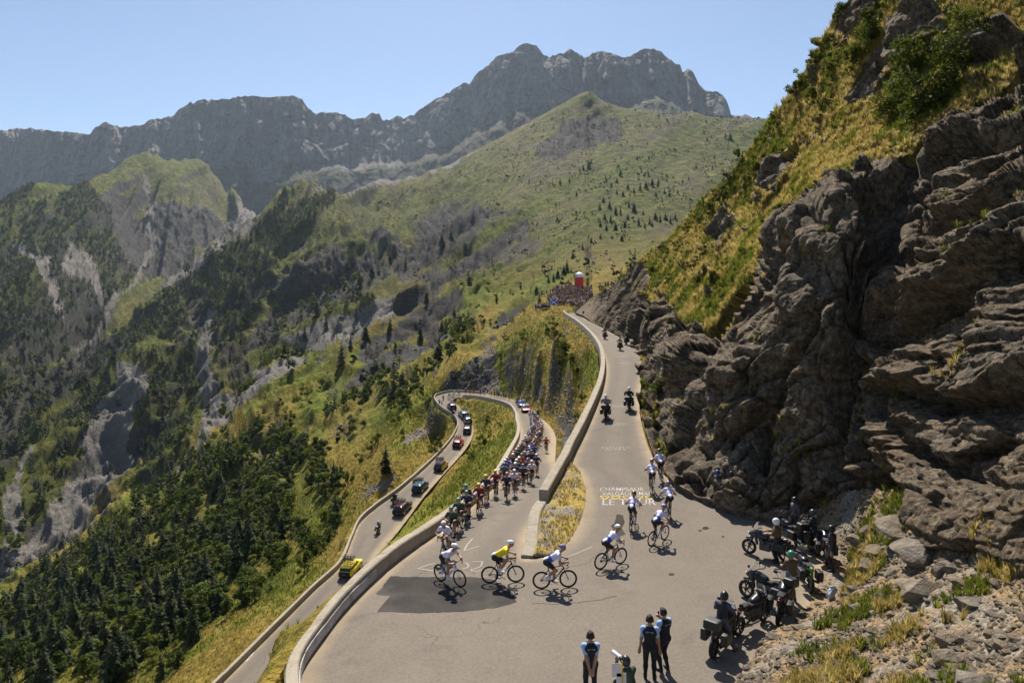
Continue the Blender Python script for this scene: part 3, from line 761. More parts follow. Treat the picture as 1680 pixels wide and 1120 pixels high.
def cliff_mat():
    t = NT("cliff_rock", 0.9, 0.25)
    r = t.sep(t.attr("cover"))
    n1 = t.noise(0.22, 6, 0.62); n2 = t.noise(1.6, 7, 0.68); n3 = t.noise(9.0, 5, 0.7)
    beds = t.noise(0.9, 5, 0.65, t.mapped((0.5, 0.5, 3.4), (0, R(-38), 0)))
    streak = t.noise(0.8, 4, 0.6, t.mapped((2.2, 2.2, 0.25)))
    base = t.ramp(t.mix(0.5, n2, beds), [(0.32, (0.056, 0.038, 0.022)), (0.5, (0.148, 0.105, 0.063)), (0.7, (0.30, 0.226, 0.145))])
    tan = t.ramp(n2, [(0.3, (0.12, 0.075, 0.036)), (0.7, (0.28, 0.19, 0.10))])
    grey = t.ramp(n2, [(0.3, (0.070, 0.055, 0.040)), (0.7, (0.26, 0.215, 0.165))])
    c = t.mix(t.ramp(n1, [(0.40, 0.0), (0.62, 0.6)]), base, grey)
    c = t.mix(t.ramp(streak, [(0.50, 0.0), (0.70, 0.75)]), c, tan)
    c = t.mix(t.math('MULTIPLY', r[2], 0.20), c, (0.26, 0.21, 0.15))
    nx = t.noise(3.2, 8, 0.78)
    c = t.mix(1.0, c, t.ramp(nx, [(0.34, 0.32), (0.5, 1.0), (0.66, 1.75)]), 'MULTIPLY')
    wv = t.n("ShaderNodeVectorMath", operation='ADD'); ws = t.n("ShaderNodeVectorMath", operation='SCALE'); ws.inputs["Scale"].default_value = 0.9
    wn = t.n("ShaderNodeTexNoise"); wn.inputs["Scale"].default_value = 1.1; wn.inputs["Detail"].default_value = 6; t.l(t.coord(), wn.inputs["Vector"])
    t.l(wn.outputs["Color"], ws.inputs[0]); t.l(t.mapped((1.3, 0.9, 0.45), (0, R(30), 0)), wv.inputs[0]); t.l(ws.outputs[0], wv.inputs[1])
    ck = t.voronoi(0.9, 'DISTANCE_TO_EDGE', wv.outputs[0])
    c = t.mix(t.math('MULTIPLY', t.ramp(ck, [(0.0, 0.9), (0.025, 0.0)]), t.ramp(n1, [(0.42, 0.0), (0.55, 1.0)])), c, (0.016, 0.013, 0.010))
    lich = t.voronoi(7.0)
    c = t.mix(t.ramp(t.math('ADD', lich, t.math('MULTIPLY', n2, 0.5)), [(0.28, 0.35), (0.40, 0.0)]), c, (0.05, 0.045, 0.04))
    dry = t.ramp(n2, [(0.25, (0.13, 0.10, 0.022)), (0.5, (0.36, 0.26, 0.06)), (0.75, (0.55, 0.41, 0.11))])
    grn = t.ramp(n2, [(0.25, (0.03, 0.04, 0.008)), (0.75, (0.12, 0.12, 0.025))])
    g = t.mix(t.ramp(t.noise(0.35, 5, 0.65), [(0.47, 0.0), (0.62, 0.9)]), dry, grn)
    c = t.mix(t.ramp(t.math('ADD', r[0], t.math('MULTIPLY', t.math('SUBTRACT', n2, 0.5), 0.9), True), [(0.4, 0.0), (0.6, 1.0)]), c, g)
    t.bump(t.math('ADD', t.math('MULTIPLY', t.math('ADD', n2, nx), 0.8), t.math('ADD', t.math('MULTIPLY', n3, 0.35), t.math('MULTIPLY', beds, 0.6))), 1.0, 0.32)
    return t.color(c)
cliff_me.materials.append(cliff_mat())
tag(link("cliff", cliff_me), kind="structure")

# ================================================================== RUBBLE BANK in the right foreground
gp = np.array([(1085,1130,18.9),(1050,1200,16.9),(1000,1300,14.2),(1130,1080,20.4),(1180,1066,20.9),(1215,1045,21.5),(1262,1002,23.2),(1300,985,24.1),(1350,960,25.4),(1385,950,25.8),(1400,915,27),(1345,905,28.6),(1320,880,30.4),
 (1250,1046,20.6),(1300,1015,21.8),(1350,985,23),(1400,955,23.8),(1430,905,25.2),(1430,860,26.6),(1470,840,25.0),(1500,845,23.4),(1560,860,21),(1600,880,19.2),(1680,905,16.6),(1450,990,19.6),(1450,935,22.6),(1500,920,21.2),(1550,990,16.6),(1560,930,18.8),(1680,1010,13.5),(1620,960,16.2),
 (1250,1110,17.6),(1300,1120,16.6),(1400,1060,17.8),(1350,1060,18.8),(1500,1120,13.7),(1600,1080,13.2),(1680,1120,11.3),(1850,1130,9.8),(1850,960,12.8),(1200,1130,17.9),(1100,1180,17.2),(1150,1300,14),(1400,1300,11.8),(1700,1300,9.2),(1900,1300,8.4),(1980,1060,10.4),(1980,950,11.8)], float)
gtps = TPS(gp[:, :2] / 400.0, np.log(gp[:, 2]), 1e-4)
bu, bvv = np.meshgrid(np.linspace(1000, 1960, 420), np.linspace(1290, 800, 300), indexing='ij')
BD = np.exp(gtps(np.stack([bu, bvv], -1) / 400.0))
BX, BY, BZ = (bu - U0) / F * BD, BD, -(bvv - V0) / F * BD
e_, ee, er, _a, _b, _c = voro(BX / 0.55, BY / 0.55, BZ / 0.55, 71)
k_, ke, kr, _a, _b, _c = voro(BX / 0.16, BY / 0.16, BZ / 0.16, 75)
_up = sstep(0.15, 1.1, BZ + 10.75)
BZ = BZ + 0.25 * fbm(BX / 1.6, BY / 1.6, o=4, s=73) * (0.3 + 0.7 * _up) + _up * 0.16 * np.maximum(0, er - 0.45) * sstep(0.02, 0.2, ee) + _up * 0.05 * (kr - 0.4) * sstep(0.0, 0.1, ke) - 0.12
# keep it under the asphalt where the road runs and flush with it along the ragged edge
from mathutils.bvhtree import BVHTree
road_bvh = BVHTree.FromPolygons([tuple(p) for p in RIBF], [tuple(f) for f in grid_faces(*RIB.shape[:2])])
rag = 0.5 + 0.5 * fbm(BX / 0.8, BY / 0.8, o=3, s=79)
for i in range(BX.shape[0]):
    for j in range(BX.shape[1]):
        q = road_bvh.ray_cast(Vector((BX[i, j], BY[i, j], 60)), Vector((0, 0, -1)))[0]
        if q is not None:
            if BZ[i, j] < q.z + 0.30: BZ[i, j] = min(BZ[i, j], q.z - 0.05 + 0.2 * max(0, BZ[i, j] - q.z))
        else:
            zr, r = road_z(BX[i, j], BY[i, j])
            if r < 2.5: BZ[i, j] = max(BZ[i, j], zr + 0.03 * rag[i, j] + 0.02)
bank_me = np_mesh("rubble_bank", np.stack([BX, BY, BZ], -1).reshape(-1, 3), grid_faces(*BX.shape))
kd_bank = kdtree.KDTree(BX.size)
for i, p in enumerate(np.stack([BX, BY, BZ], -1).reshape(-1, 3)): kd_bank.insert(p, i)
kd_bank.balance()
def bank_hit(u, v):
    i = int(np.clip(round((u - 1000) / 960 * 419), 0, 419)); col = V0 - F * BZ[i] / BY[i]
    j = int(np.argmin(np.abs(col - v))); return np.array([BX[i, j], BY[i, j], BZ[i, j]])
def bank_mat():
    t = NT("stony_earth", 0.95, 0.1)
    n1 = t.noise(0.5, 5, 0.6); n2 = t.noise(3.0, 6, 0.7); n3 = t.noise(16, 4, 0.7); v = t.voronoi(5.0, out="Color"); vd = t.voronoi(5.0, 'DISTANCE_TO_EDGE')
    earth = t.ramp(n2, [(0.3, (0.13, 0.085, 0.042)), (0.7, (0.36, 0.255, 0.14))])
    stone = t.mix(0.35, t.ramp(n3, [(0.3, (0.15, 0.125, 0.095)), (0.7, (0.36, 0.315, 0.255))]), t.ramp(v, [(0.1, 0.35), (0.9, 1.0)]), 'MULTIPLY')
    c = t.mix(t.ramp(n1, [(0.46, 0.0), (0.60, 1.0)]), earth, stone)
    c = t.mix(t.ramp(vd, [(0.0, 0.55), (0.06, 0.0)]), c, (0.05, 0.04, 0.03))
    t.bump(t.math('ADD', n2, t.math('MULTIPLY', vd, 1.2)), 0.8, 0.12)
    return t.color(c)
bank_me.materials.append(bank_mat())
tag(link("rubble_bank", bank_me), kind="structure")

# ================================================================== ROAD SURFACE
def asphalt_mat():
    t = NT("worn_asphalt", 0.92, 0.12)
    n0 = t.noise(0.10, 5, 0.6); n1 = t.noise(0.9, 6, 0.65); n2 = t.noise(11, 4, 0.7); n3 = t.noise(55, 3, 0.7)
    c = t.ramp(t.mix(0.5, n0, n1), [(0.36, (0.110, 0.089, 0.066)), (0.5, (0.158, 0.129, 0.097)), (0.66, (0.220, 0.183, 0.140))])
    c = t.mix(0.55, c, t.ramp(n2, [(0.3, (0.073, 0.059, 0.045)), (0.7, (0.238, 0.197, 0.152))]))
    c = t.mix(0.35, c, t.ramp(n3, [(0.3, (0.06, 0.052, 0.046)), (0.72, (0.36, 0.32, 0.28))]))
    # cracks, tar joints and darker wheel-worn blotches
    cv = t.n("ShaderNodeVectorMath", operation='ADD')
    sc = t.n("ShaderNodeVectorMath", operation='SCALE'); sc.inputs["Scale"].default_value = 1.6
    nn = t.n("ShaderNodeTexNoise"); nn.inputs["Scale"].default_value = 0.7; nn.inputs["Detail"].default_value = 5; t.l(t.coord(), nn.inputs["Vector"])
    t.l(nn.outputs["Color"], sc.inputs[0]); t.l(t.coord(), cv.inputs[0]); t.l(sc.outputs[0], cv.inputs[1])
    ck = t.voronoi(0.22, 'DISTANCE_TO_EDGE', cv.outputs[0])
    ckm = t.math('MULTIPLY', t.ramp(ck, [(0.0, 1.0), (0.006, 0.0)]), t.ramp(n0, [(0.50, 0.0), (0.62, 0.8)]))
    c = t.mix(ckm, c, (0.035, 0.03, 0.027))
    blot = t.noise(0.35, 3, 0.5, dist=0.8)
    c = t.mix(t.ramp(blot, [(0.62, 0.0), (0.72, 0.35)]), c, (0.09, 0.08, 0.07))
    a = t.sep(t.attr("lane"))
    c = t.mix(t.math('MULTIPLY', a[0], t.ramp(n1, [(0.3, 0.35), (0.6, 1.0)])), c, (0.33, 0.255, 0.165))      # sand swept to the edges
    c = t.mix(t.math('MULTIPLY', a[1], t.ramp(n1, [(0.35, 0.15), (0.65, 0.5)])), c, (0.10, 0.088, 0.076))    # wheel tracks
    t.bump(t.math('ADD', n2, t.math('MULTIPLY', n3, 0.6)), 0.25, 0.02)
    return t.color(c)
M_ASPH = asphalt_mat()
road_me = np_mesh("road", RIB.reshape(-1, 3), grid_faces(*RIB.shape[:2])[:, ::-1], M_ASPH)
_wd = np.linalg.norm(Lc - Rc, axis=1)[:, None]
_tt = np.linspace(0, 1, ACR)[None]
_e = np.minimum(_tt, 1 - _tt) * _wd
_sta = np.arange(len(Lc))[:, None] / SUB
sand = np.clip(sstep(0.75, 0.05, _e) + 0.9 * sstep(1.9, 0.5, (1 - _tt) * _wd) * ((_sta < 12) & (_sta > 4)) + 0.8 * sstep(1.6, 0.3, _tt * _wd) * ((_sta > 21) & (_sta < 27)), 0, 1)
trk = np.clip(np.exp(-((_tt * _wd - _wd * 0.3) / 0.5) ** 2) + np.exp(-((_tt * _wd - _wd * 0.7) / 0.5) ** 2), 0, 1) * (_wd < 7)
vcol(road_me, "lane", np.stack([sand, trk, trk], -1).reshape(-1, 3).astype(np.float32))
ROAD = tag(link("road", road_me), kind="structure")

# ------------------------------------------------------------------ parapet walls, swept along the road's edges
def concrete_mat():
    t = NT("old_concrete", 0.92, 0.15)
    n1 = t.noise(1.2, 6, 0.7); n2 = t.noise(14, 4, 0.7); st = t.noise(1.0, 4, 0.6, t.mapped((5, 5, 0.5)))
    c = t.ramp(n1, [(0.3, (0.24, 0.205, 0.155)), (0.7, (0.42, 0.37, 0.29))])
    c = t.mix(0.4, c, t.ramp(n2, [(0.3, (0.17, 0.145, 0.11)), (0.7, (0.42, 0.365, 0.285))]))
    c = t.mix(t.ramp(st, [(0.55, 0.0), (0.75, 0.6)]), c, (0.10, 0.09, 0.075))
    t.bump(t.math('ADD', n1, n2), 0.4, 0.03)
    return t.color(c)
def stone_mat():
    t = NT("stone_masonry", 0.95, 0.1)
    n1 = t.noise(2.0, 6, 0.7); v = t.voronoi(2.6, 'DISTANCE_TO_EDGE', t.mapped((1, 1, 1.8)))
    c = t.ramp(n1, [(0.3, (0.10, 0.095, 0.085)), (0.7, (0.25, 0.235, 0.21))])
    c = t.mix(t.ramp(v, [(0.0, 0.7), (0.07, 0.0)]), c, (0.05, 0.048, 0.045))
    t.bump(v, 0.6, 0.1)
    return t.color(c)
M_CONC, M_STONE = concrete_mat(), stone_mat()
def wall(path, outw, hts, drops, thick, name, label, stone_from=9e9, group=None):
    """path: road-level points; outw: unit vectors away from the road; hts/drops: metres above/below road level"""
    sl_ = np.r_[0, np.cumsum(np.linalg.norm(np.diff(path, axis=0), axis=1))]
    tq = np.arange(0, sl_[-1], 0.3); tq = np.sort(np.r_[tq, np.arange(3.0, sl_[-1], 3.0) - 0.02, np.arange(3.0, sl_[-1], 3.0) + 0.02])
    if sl_[-1] > 150: tq = np.linspace(0, sl_[-1], len(tq) // 2)
    path = np.stack([np.interp(tq, sl_, path[:, k]) for k in range(3)], 1); outw = np.stack([np.interp(tq, sl_, np.asarray(outw)[:, k]) for k in range(2)], 1)
    hts = np.interp(tq, sl_, hts); drops = np.interp(tq, sl_, drops)
    n = len(path)
    cell = np.floor(tq / 3.0); joint = np.minimum(tq % 3.0, 3.0 - tq % 3.0) < 0.03
    rw = np.random.default_rng(int(sl_[-1] * 10)); lev = rw.uniform(-0.018, 0.018, int(cell.max()) + 2); chip = 0.012 * fbm(tq / 0.8, tq * 0, o=3, s=66)
    V = np.zeros((n, 8, 3))
    for i in range(n):
        p, o = path[i], np.array([outw[i][0], outw[i][1], 0.0])
        h, dr = hts[i], drops[i]
        bev = min(0.05, h * 0.3)
        wob = lev[int(cell[i])] + chip[i] - (0.03 if joint[i] else 0.0)
        ins = (0.02 if joint[i] else 0.0) + 0.4 * abs(lev[int(cell[i])])
        prof = [(0.0, -0.4), (ins, h - bev), (bev, h), (thick - bev, h), (thick, h - bev), (thick, 0.0), (thick + 0.03, -min(0.3, dr * 0.3)), (thick + 0.12 * dr * 0.3, -dr)]
        for k, (a, z) in enumerate(prof):
            V[i, k] = p + o * a; V[i, k, 2] += z + (wob if 0 < k < 5 else 0)
    me = np_mesh(name, V.reshape(-1, 3), np.vstack([grid_faces(n, 8)]), smooth=False, mats=[M_CONC, M_STONE])
    mi = np.zeros((n - 1, 7), int)
    for i in range(n - 1):
        if drops[i] > 2: mi[i, 5:] = 1
    me.polygons.foreach_set("material_index", mi.ravel().astype(np.int32))
    bm = bmesh.new(); bm.from_mesh(me); bm.verts.ensure_lookup_table()
    bm.faces.new([bm.verts[k] for k in range(8)]); bm.faces.new([bm.verts[(n - 1) * 8 + k] for k in range(7, -1, -1)])
    bmesh.ops.recalc_face_normals(bm, faces=bm.faces); bm.to_mesh(me); bm.free()
    o = link(name, me)
    return tag(o, label, "wall", group)
def edge_path(E, O, a, b):
    e = E[int(a * SUB):int(b * SUB) + 1]; o = (E - O)[int(a * SUB):int(b * SUB) + 1]
    o = o[:, :2] / np.linalg.norm(o[:, :2], axis=1, keepdims=True)
    return e, o, np.arange(len(e)) / SUB + a
e, o, s = edge_path(Lc, Rc, 0, 19)
wall(e, o, 0.62 + 0 * s, np.interp(s, [0, 11.5, 13, 17.5, 18.5, 19], [1.2, 1.2, 5.5, 5.5, 1.5, 1]), 0.42, "parapet_wall", "low tan concrete parapet along the valley edge of the lower road")
e, o, s = edge_path(Rc, Lc, 18.2, 35)
wall(e, o, np.interp(s, [18, 27, 29, 31, 35], [0.7, 0.6, 0.52, 0.60, 0.66]), np.interp(s, [18, 26, 30, 35], [1.4, 1.4, 1.8, 1.8]), 0.46, "parapet_wall", "long concrete parapet round the outside of the near hairpin and along the peloton's road")
# wall between the two upper arms: from the island up to the last bend
wb = [(900,826,10.45),(908,810,10.33),(918,792,10.18),(928,773,10.02)]
e, o, s = edge_path(Lc, Rc, 44, len(ST) - 1)
pth = np.vstack([crom(np.array([PH(*w) for w in wb] + [e[0]]), 6)[:-1], e])
tg = np.gradient(pth, axis=0)[:, :2]; tg /= np.linalg.norm(tg, axis=1, keepdims=True)
ow = np.stack([-tg[:, 1], tg[:, 0]], 1)
s = np.r_[np.linspace(43, 44, len(pth) - len(s)), s]
wall(pth, ow, np.interp(s, [43, 44, 50, 54], [0.72, 0.72, 0.75, 0.8]), np.interp(s, [43, 45, 47, 48.5, 53], [2.2, 2.0, 2.2, 5.0, 5.0]), 0.5, "parapet_wall", "concrete parapet along the left edge of the climbing upper road")
# broad low slab that carries the wall down to the tip of the island
sl = crom(np.array([PH(876,914,10.83), PH(882,896,10.78), PH(884,870,10.66), PH(888,846,10.55), PH(899,827,10.46)]), 8)
tg = np.gradient(sl, axis=0)[:, :2]; tg /= np.linalg.norm(tg, axis=1, keepdims=True)
wall(sl, np.stack([-tg[:, 1], tg[:, 0]], 1), np.linspace(0.10, 0.28, len(sl)), np.linspace(0.5, 1.4, len(sl)), 0.55, "wall_footing", "broad low concrete footing ending at the tip of the grassy island")

# ------------------------------------------------------------------ grassy island inside the near hairpin
ed = crom(np.array([PH(876,914,10.83), PH(890,913,10.82), PH(905,908,10.8), PH(920,898,10.76), PH(934,886,10.72), PH(946,866,10.62), PH(955,845,10.5), PH(961,815,10.3), PH(957,788,10.1), PH(947,769,9.97), PH(936,758,9.9)]), 8)
inn = crom(np.array([PH(874,914,10.83), PH(878,905,10.8), PH(880,893,10.77), PH(883,870,10.66), PH(886,846,10.55), PH(896,830,10.46), PH(903,815,10.36), PH(911,800,10.24), PH(920,785,10.12), PH(928,770,10.0), PH(935,758,9.9)]), 8)
ks = np.linspace(0, 1, 26)[None, :, None]
ISL = ed[:, None] * (1 - ks) + inn[:, None] * ks
_m = np.sin(np.pi * np.clip(ks[..., 0], 0, 1)) ** 0.7
ISL[..., 2] += 0.02 + _m * (0.10 + 0.10 * fbm(ISL[..., 0] / 0.7, ISL[..., 1] / 0.7, o=4, s=83)) + ks[..., 0] * 0.10
def island_mat():
    t = NT("dry_verge", 0.95, 0.1)
    n1 = t.noise(0.8, 5, 0.6); n2 = t.noise(5, 5, 0.7); v = t.voronoi(9.0)
    st = t.ramp(v, [(0.1, (0.34, 0.31, 0.27)), (0.6, (0.14, 0.12, 0.10))])
    gr_ = t.ramp(n2, [(0.3, (0.16, 0.12, 0.03)), (0.55, (0.36, 0.26, 0.07)), (0.75, (0.48, 0.36, 0.13))])
    t.bump(n2, 0.7, 0.08)
    return t.color(t.mix(t.ramp(n1, [(0.45, 0.0), (0.6, 1.0)]), gr_, st))
isl_me = np_mesh("verge", ISL.reshape(-1, 3), grid_faces(*ISL.shape[:2]), island_mat())
tag(link("verge", isl_me), kind="structure")

# ------------------------------------------------------------------ mountain air
def haze_box():
    x0, x1, y0, y1, z0, z1 = -9000, 9000, -300, 9000, -332, 1500
    V = [(x, y, z) for x in (x0, x1) for y in (y0, y1) for z in (z0, z1)]
    me = np_mesh("haze", V, [(0, 1, 3, 2), (4, 6, 7, 5), (0, 4, 5, 1), (2, 3, 7, 6), (0, 2, 6, 4), (1, 5, 7, 3)], smooth=False)
    m = bpy.data.materials.new("mountain_air"); m.use_nodes = True
    nt = m.node_tree; nt.nodes.remove(nt.nodes["Principled BSDF"])
    pv = nt.nodes.new("ShaderNodeVolumePrincipled")
    pv.inputs["Color"].default_value = (0.66, 0.80, 1.0, 1); pv.inputs["Density"].default_value = 0.00003; pv.inputs["Anisotropy"].default_value = 0.35
    nt.links.new(pv.outputs[0], nt.nodes["Material Output"].inputs["Volume"])
    me.materials.append(m)
    o = link("haze", me)
    o.display_type = 'WIRE'
    return tag(o, kind="stuff")
HAZE = haze_box()
# ================================================================== VEGETATION
def tube(p0, p1, r0, r1, n=6):
    p0, p1 = np.asarray(p0, float), np.asarray(p1, float)
    a = p1 - p0; a /= max(1e-9, np.linalg.norm(a))
    b = np.cross(a, [0, 0, 1.0]) if abs(a[2]) < 0.9 else np.cross(a, [1.0, 0, 0]); b /= np.linalg.norm(b)
    c = np.cross(a, b)
    t = np.arange(n) * 2 * np.pi / n
    ring = np.cos(t)[:, None] * b + np.sin(t)[:, None] * c
    V = np.vstack([p0 + ring * r0, p1 + ring * r1])
    i = np.arange(n); j = (i + 1) % n
    return V, np.stack([i, j, j + n, i + n], 1)
def merge(parts):
    V, Fc, o = [], [], 0
    for v, f in parts:
        V.append(v); Fc.append(np.asarray(f) + o); o += len(v)
    return np.vstack(V), np.vstack(Fc)
def leaf_mat(name, stops, trans=0.25):
    t = NT(name, 0.75, 0.25)
    n = t.noise(1.3, 3, 0.6); r = t.rand()
    c = t.ramp(t.mix(0.5, n, r), stops)
    tr = t.n("ShaderNodeBsdfTranslucent"); mx = t.n("ShaderNodeMixShader"); mx.inputs[0].default_value = trans
    t.color(c); t.l(c, tr.inputs[0])
    t.l(t.b.outputs[0], mx.inputs[1]); t.l(tr.outputs[0], mx.inputs[2]); t.l(mx.outputs[0], t.t.nodes["Material Output"].inputs[0])
    return t.m
M_CON = leaf_mat("conifer_needles", [(0.2, (0.012, 0.020, 0.006)), (0.5, (0.028, 0.042, 0.010)), (0.8, (0.065, 0.078, 0.018))], 0.2)
M_LEAF = leaf_mat("broad_leaves", [(0.2, (0.022, 0.040, 0.005)), (0.5, (0.066, 0.096, 0.010)), (0.8, (0.16, 0.175, 0.022))], 0.4)
M_SHRUB = leaf_mat("shrub_leaves", [(0.2, (0.040, 0.056, 0.006)), (0.5, (0.095, 0.115, 0.012)), (0.8, (0.17, 0.175, 0.025))], 0.45)
M_BARK = paint((0.085, 0.062, 0.045), 0.95, name="bark")
M_DRYG = leaf_mat("straw_grass", [(0.2, (0.17, 0.13, 0.032)), (0.5, (0.37, 0.285, 0.075)), (0.8, (0.56, 0.45, 0.17))], 0.5)
M_GRNG = leaf_mat("green_grass", [(0.2, (0.055, 0.078, 0.008)), (0.5, (0.14, 0.165, 0.018)), (0.8, (0.27, 0.26, 0.04))], 0.5)

def conifer(seed, levels=15, nb=8, wid=0.21, light=False):
    """unit-height spruce: trunk and crown arrays"""
    r = np.random.default_rng(seed)
    tv, tf = tube((0, 0, 0), (0.01, 0.0, 0.97), 0.022, 0.003, 6)
    V, Fc = [], []
    for k in range(levels):
        f = k / (levels - 1)
        z = 0.10 + 0.86 * f
        L = wid * ((1 - f) ** 0.75 + 0.05) * r.uniform(0.8, 1.15)
        for b in range(nb if f < 0.8 else max(3, nb - 3)):
            if r.random() < 0.10: continue
            a = r.uniform(0, 2 * np.pi); l = L * r.uniform(0.6, 1.25)
            dr = np.array([math.cos(a), math.sin(a), 0]); sd = np.array([-math.sin(a), math.cos(a), 0])
            z0 = z + r.uniform(-0.02, 0.02); w = l * r.uniform(0.28, 0.42)
            base = np.array([0, 0, z0 + 0.015]); mid = dr * l * 0.55 + [0, 0, z0 + 0.005]; tip = dr * l + [0, 0, z0 - l * r.uniform(0.15, 0.5)]
            i = len(V)
            V += [base, mid + sd * w - [0, 0, w * 0.5], tip, mid - sd * w - [0, 0, w * 0.5], mid + [0, 0, w * 0.2]]
            Fc += [(i, i + 1, i + 4), (i + 1, i + 2, i + 4), (i + 2, i + 3, i + 4), (i + 3, i, i + 4)]
    i = len(V); V += [np.array([0.012, 0, 0.93]), np.array([-0.008, 0.01, 0.93]), np.array([0.0, -0.012, 0.93]), np.array([0.01, 0, 1.0])]
    Fc += [(i, i + 1, i + 3), (i + 1, i + 2, i + 3), (i + 2, i, i + 3)]
    return (tv, tf), (np.array(V), np.array(Fc))
def leafy(seed, n=900, tall=1.0, wide=0.34, leaf=0.045, base=0.25, lobes=9, limbs=6):
    """unit-height broadleaf: trunk with limbs, crown of leaf sprays gathered in uneven lobes"""
    r = np.random.default_rng(seed)
    parts = [tube((0, 0, -0.03), (0.02, 0.01, base + 0.25), 0.026, 0.014, 6)]
    C_ = []
    for k in range(lobes):
        a = r.uniform(0, 2 * np.pi); h = r.uniform(base, 0.92); rr = wide * r.uniform(0.1, 0.75) * (1.15 - abs(h - 0.5))
        C_.append((rr * math.cos(a), rr * math.sin(a), h, r.uniform(0.10, 0.20)))
    for k in range(limbs):
        c = C_[k % lobes]; parts.append(tube((0.01, 0, base * 0.7 + 0.04 * k), (c[0], c[1], c[2]), 0.012, 0.004, 4))
    V, Fc = [], []
    for k in range(n):
        c = C_[r.integers(lobes)]
        d = r.normal(size=3); d /= np.linalg.norm(d)
        p = np.array(c[:3]) + d * c[3] * r.uniform(0.45, 1.12) * np.array([1, 1, 0.8])
        if p[2] < base * 0.5: p[2] = base * 0.5
        nn = d * 0.7 + r.normal(size=3) * 0.6 + [0, 0, 0.35]; nn /= np.linalg.norm(nn)
        a = np.cross(nn, r.normal(size=3)); a /= np.linalg.norm(a); b = np.cross(nn, a)
        s = leaf * r.uniform(0.55, 1.35)
        i = len(V); V += [p + a * s, p + b * s * 0.6 + nn * s * 0.15, p - a * s, p - b * s * 0.6 - nn * s * 0.1]
        Fc += [(i, i + 1, i + 2), (i, i + 2, i + 3)]
    return merge(parts), (np.array(V), np.array(Fc))
def tree_meshes(pair, m_trunk, m_crown, nm):
    (tv, tf), (cv, cf) = pair
    return np_mesh("trunk", tv, tf, m_trunk), np_mesh(nm, cv, cf, m_crown, smooth=False)
CONS = [tree_meshes(conifer(s, 17, 9, w), M_BARK, M_CON, "crown") for s, w in ((1, 0.19), (2, 0.22), (3, 0.17), (4, 0.25))]
LEAFS = [tree_meshes(leafy(s, 1000, wide=w), M_BARK, M_LEAF, "crown") for s, w in ((11, 0.40), (12, 0.34), (13, 0.46), (14, 0.30))]
SHRUBS = [tree_meshes(leafy(s, 750, wide=0.62, leaf=0.05, base=0.10, lobes=11), M_BARK, M_SHRUB, "foliage") for s in (21, 22, 23)]
BUSHY = [tree_meshes(leafy(s, 2600, wide=0.62, leaf=0.028, base=0.10, lobes=16, limbs=10), M_BARK, M_SHRUB, "foliage") for s in (25, 26)]
def plant(kind, protos, p, h, label, cat, group, wide=1.0, lean=0.0):
    e = empty(kind, p, random.uniform(0, 6.28)); e.scale = (h * wide, h * wide, h)
    if lean: e.rotation_euler[0] = random.uniform(-lean, lean); e.rotation_euler[1] = random.uniform(-lean, lean)
    t, c = random.choice(protos)
    a = link("trunk" if kind != "shrub" else "stem", t, e); b = link(c.name.split('.')[0], c, e)
    return tag(e, label, cat, group)

# ---- scatter of uncountable things by geometry nodes
HID = []
def proto_obj(name, me):
    o = bpy.data.objects.new(name, me); HID.append(o); return o
def scatter(name, pts, scl, protos, label=None, cat=None, rot=None):
    me = bpy.data.meshes.new(name)
    n = len(pts)
    me.vertices.add(n); me.vertices.foreach_set("co", np.asarray(pts, np.float32).ravel())
    a = me.attributes.new("scl", 'FLOAT_VECTOR', 'POINT'); s = np.asarray(scl, np.float32)
    a.data.foreach_set("vector", (np.repeat(s[:, None], 3, 1) if s.ndim == 1 else s).ravel())
    r = np.zeros((n, 3), np.float32); r[:, 2] = RNG.uniform(0, 6.28, n)
    r[:, 0] = RNG.normal(0, 0.06, n); r[:, 1] = RNG.normal(0, 0.06, n)
    a = me.attributes.new("rot", 'FLOAT_VECTOR', 'POINT'); a.data.foreach_set("vector", r.ravel())
    a = me.attributes.new("pick", 'INT', 'POINT'); a.data.foreach_set("value", RNG.integers(0, len(protos), n).astype(np.int32))
    col = bpy.data.collections.new(name + "_kinds")
    for k, m in enumerate(protos):
        col.objects.link(proto_obj("%s_%02d" % (name, k), m))
    g = bpy.data.node_groups.new(name, 'GeometryNodeTree')
    g.interface.new_socket("Geometry", in_out='INPUT', socket_type='NodeSocketGeometry')
    g.interface.new_socket("Geometry", in_out='OUTPUT', socket_type='NodeSocketGeometry')
    N = g.nodes; gi = N.new("NodeGroupInput"); go = N.new("NodeGroupOutput")
    ip = N.new("GeometryNodeInstanceOnPoints"); ci = N.new("GeometryNodeCollectionInfo")
    ci.inputs["Collection"].default_value = col; ci.inputs["Separate Children"].default_value = True; ci.inputs["Reset Children"].default_value = True
    def at(nm, ty):
        q = N.new("GeometryNodeInputNamedAttribute"); q.data_type = ty; q.inputs["Name"].default_value = nm; return q.outputs["Attribute"]
    L = g.links.new
    L(gi.outputs[0], ip.inputs["Points"]); L(ci.outputs[0], ip.inputs["Instance"])
    ip.inputs["Pick Instance"].default_value = True
    L(at("pick", 'INT'), ip.inputs["Instance Index"]); L(at("scl", 'FLOAT_VECTOR'), ip.inputs["Scale"])
    e2r = N.new("FunctionNodeEulerToRotation"); L(at("rot", 'FLOAT_VECTOR'), e2r.inputs[0]); L(e2r.outputs[0], ip.inputs["Rotation"])
    L(ip.outputs[0], go.inputs[0])
    o = link(name, me)
    md = o.modifiers.new("scatter", 'NODES'); md.node_group = g
    return tag(o, label, cat, kind="stuff")

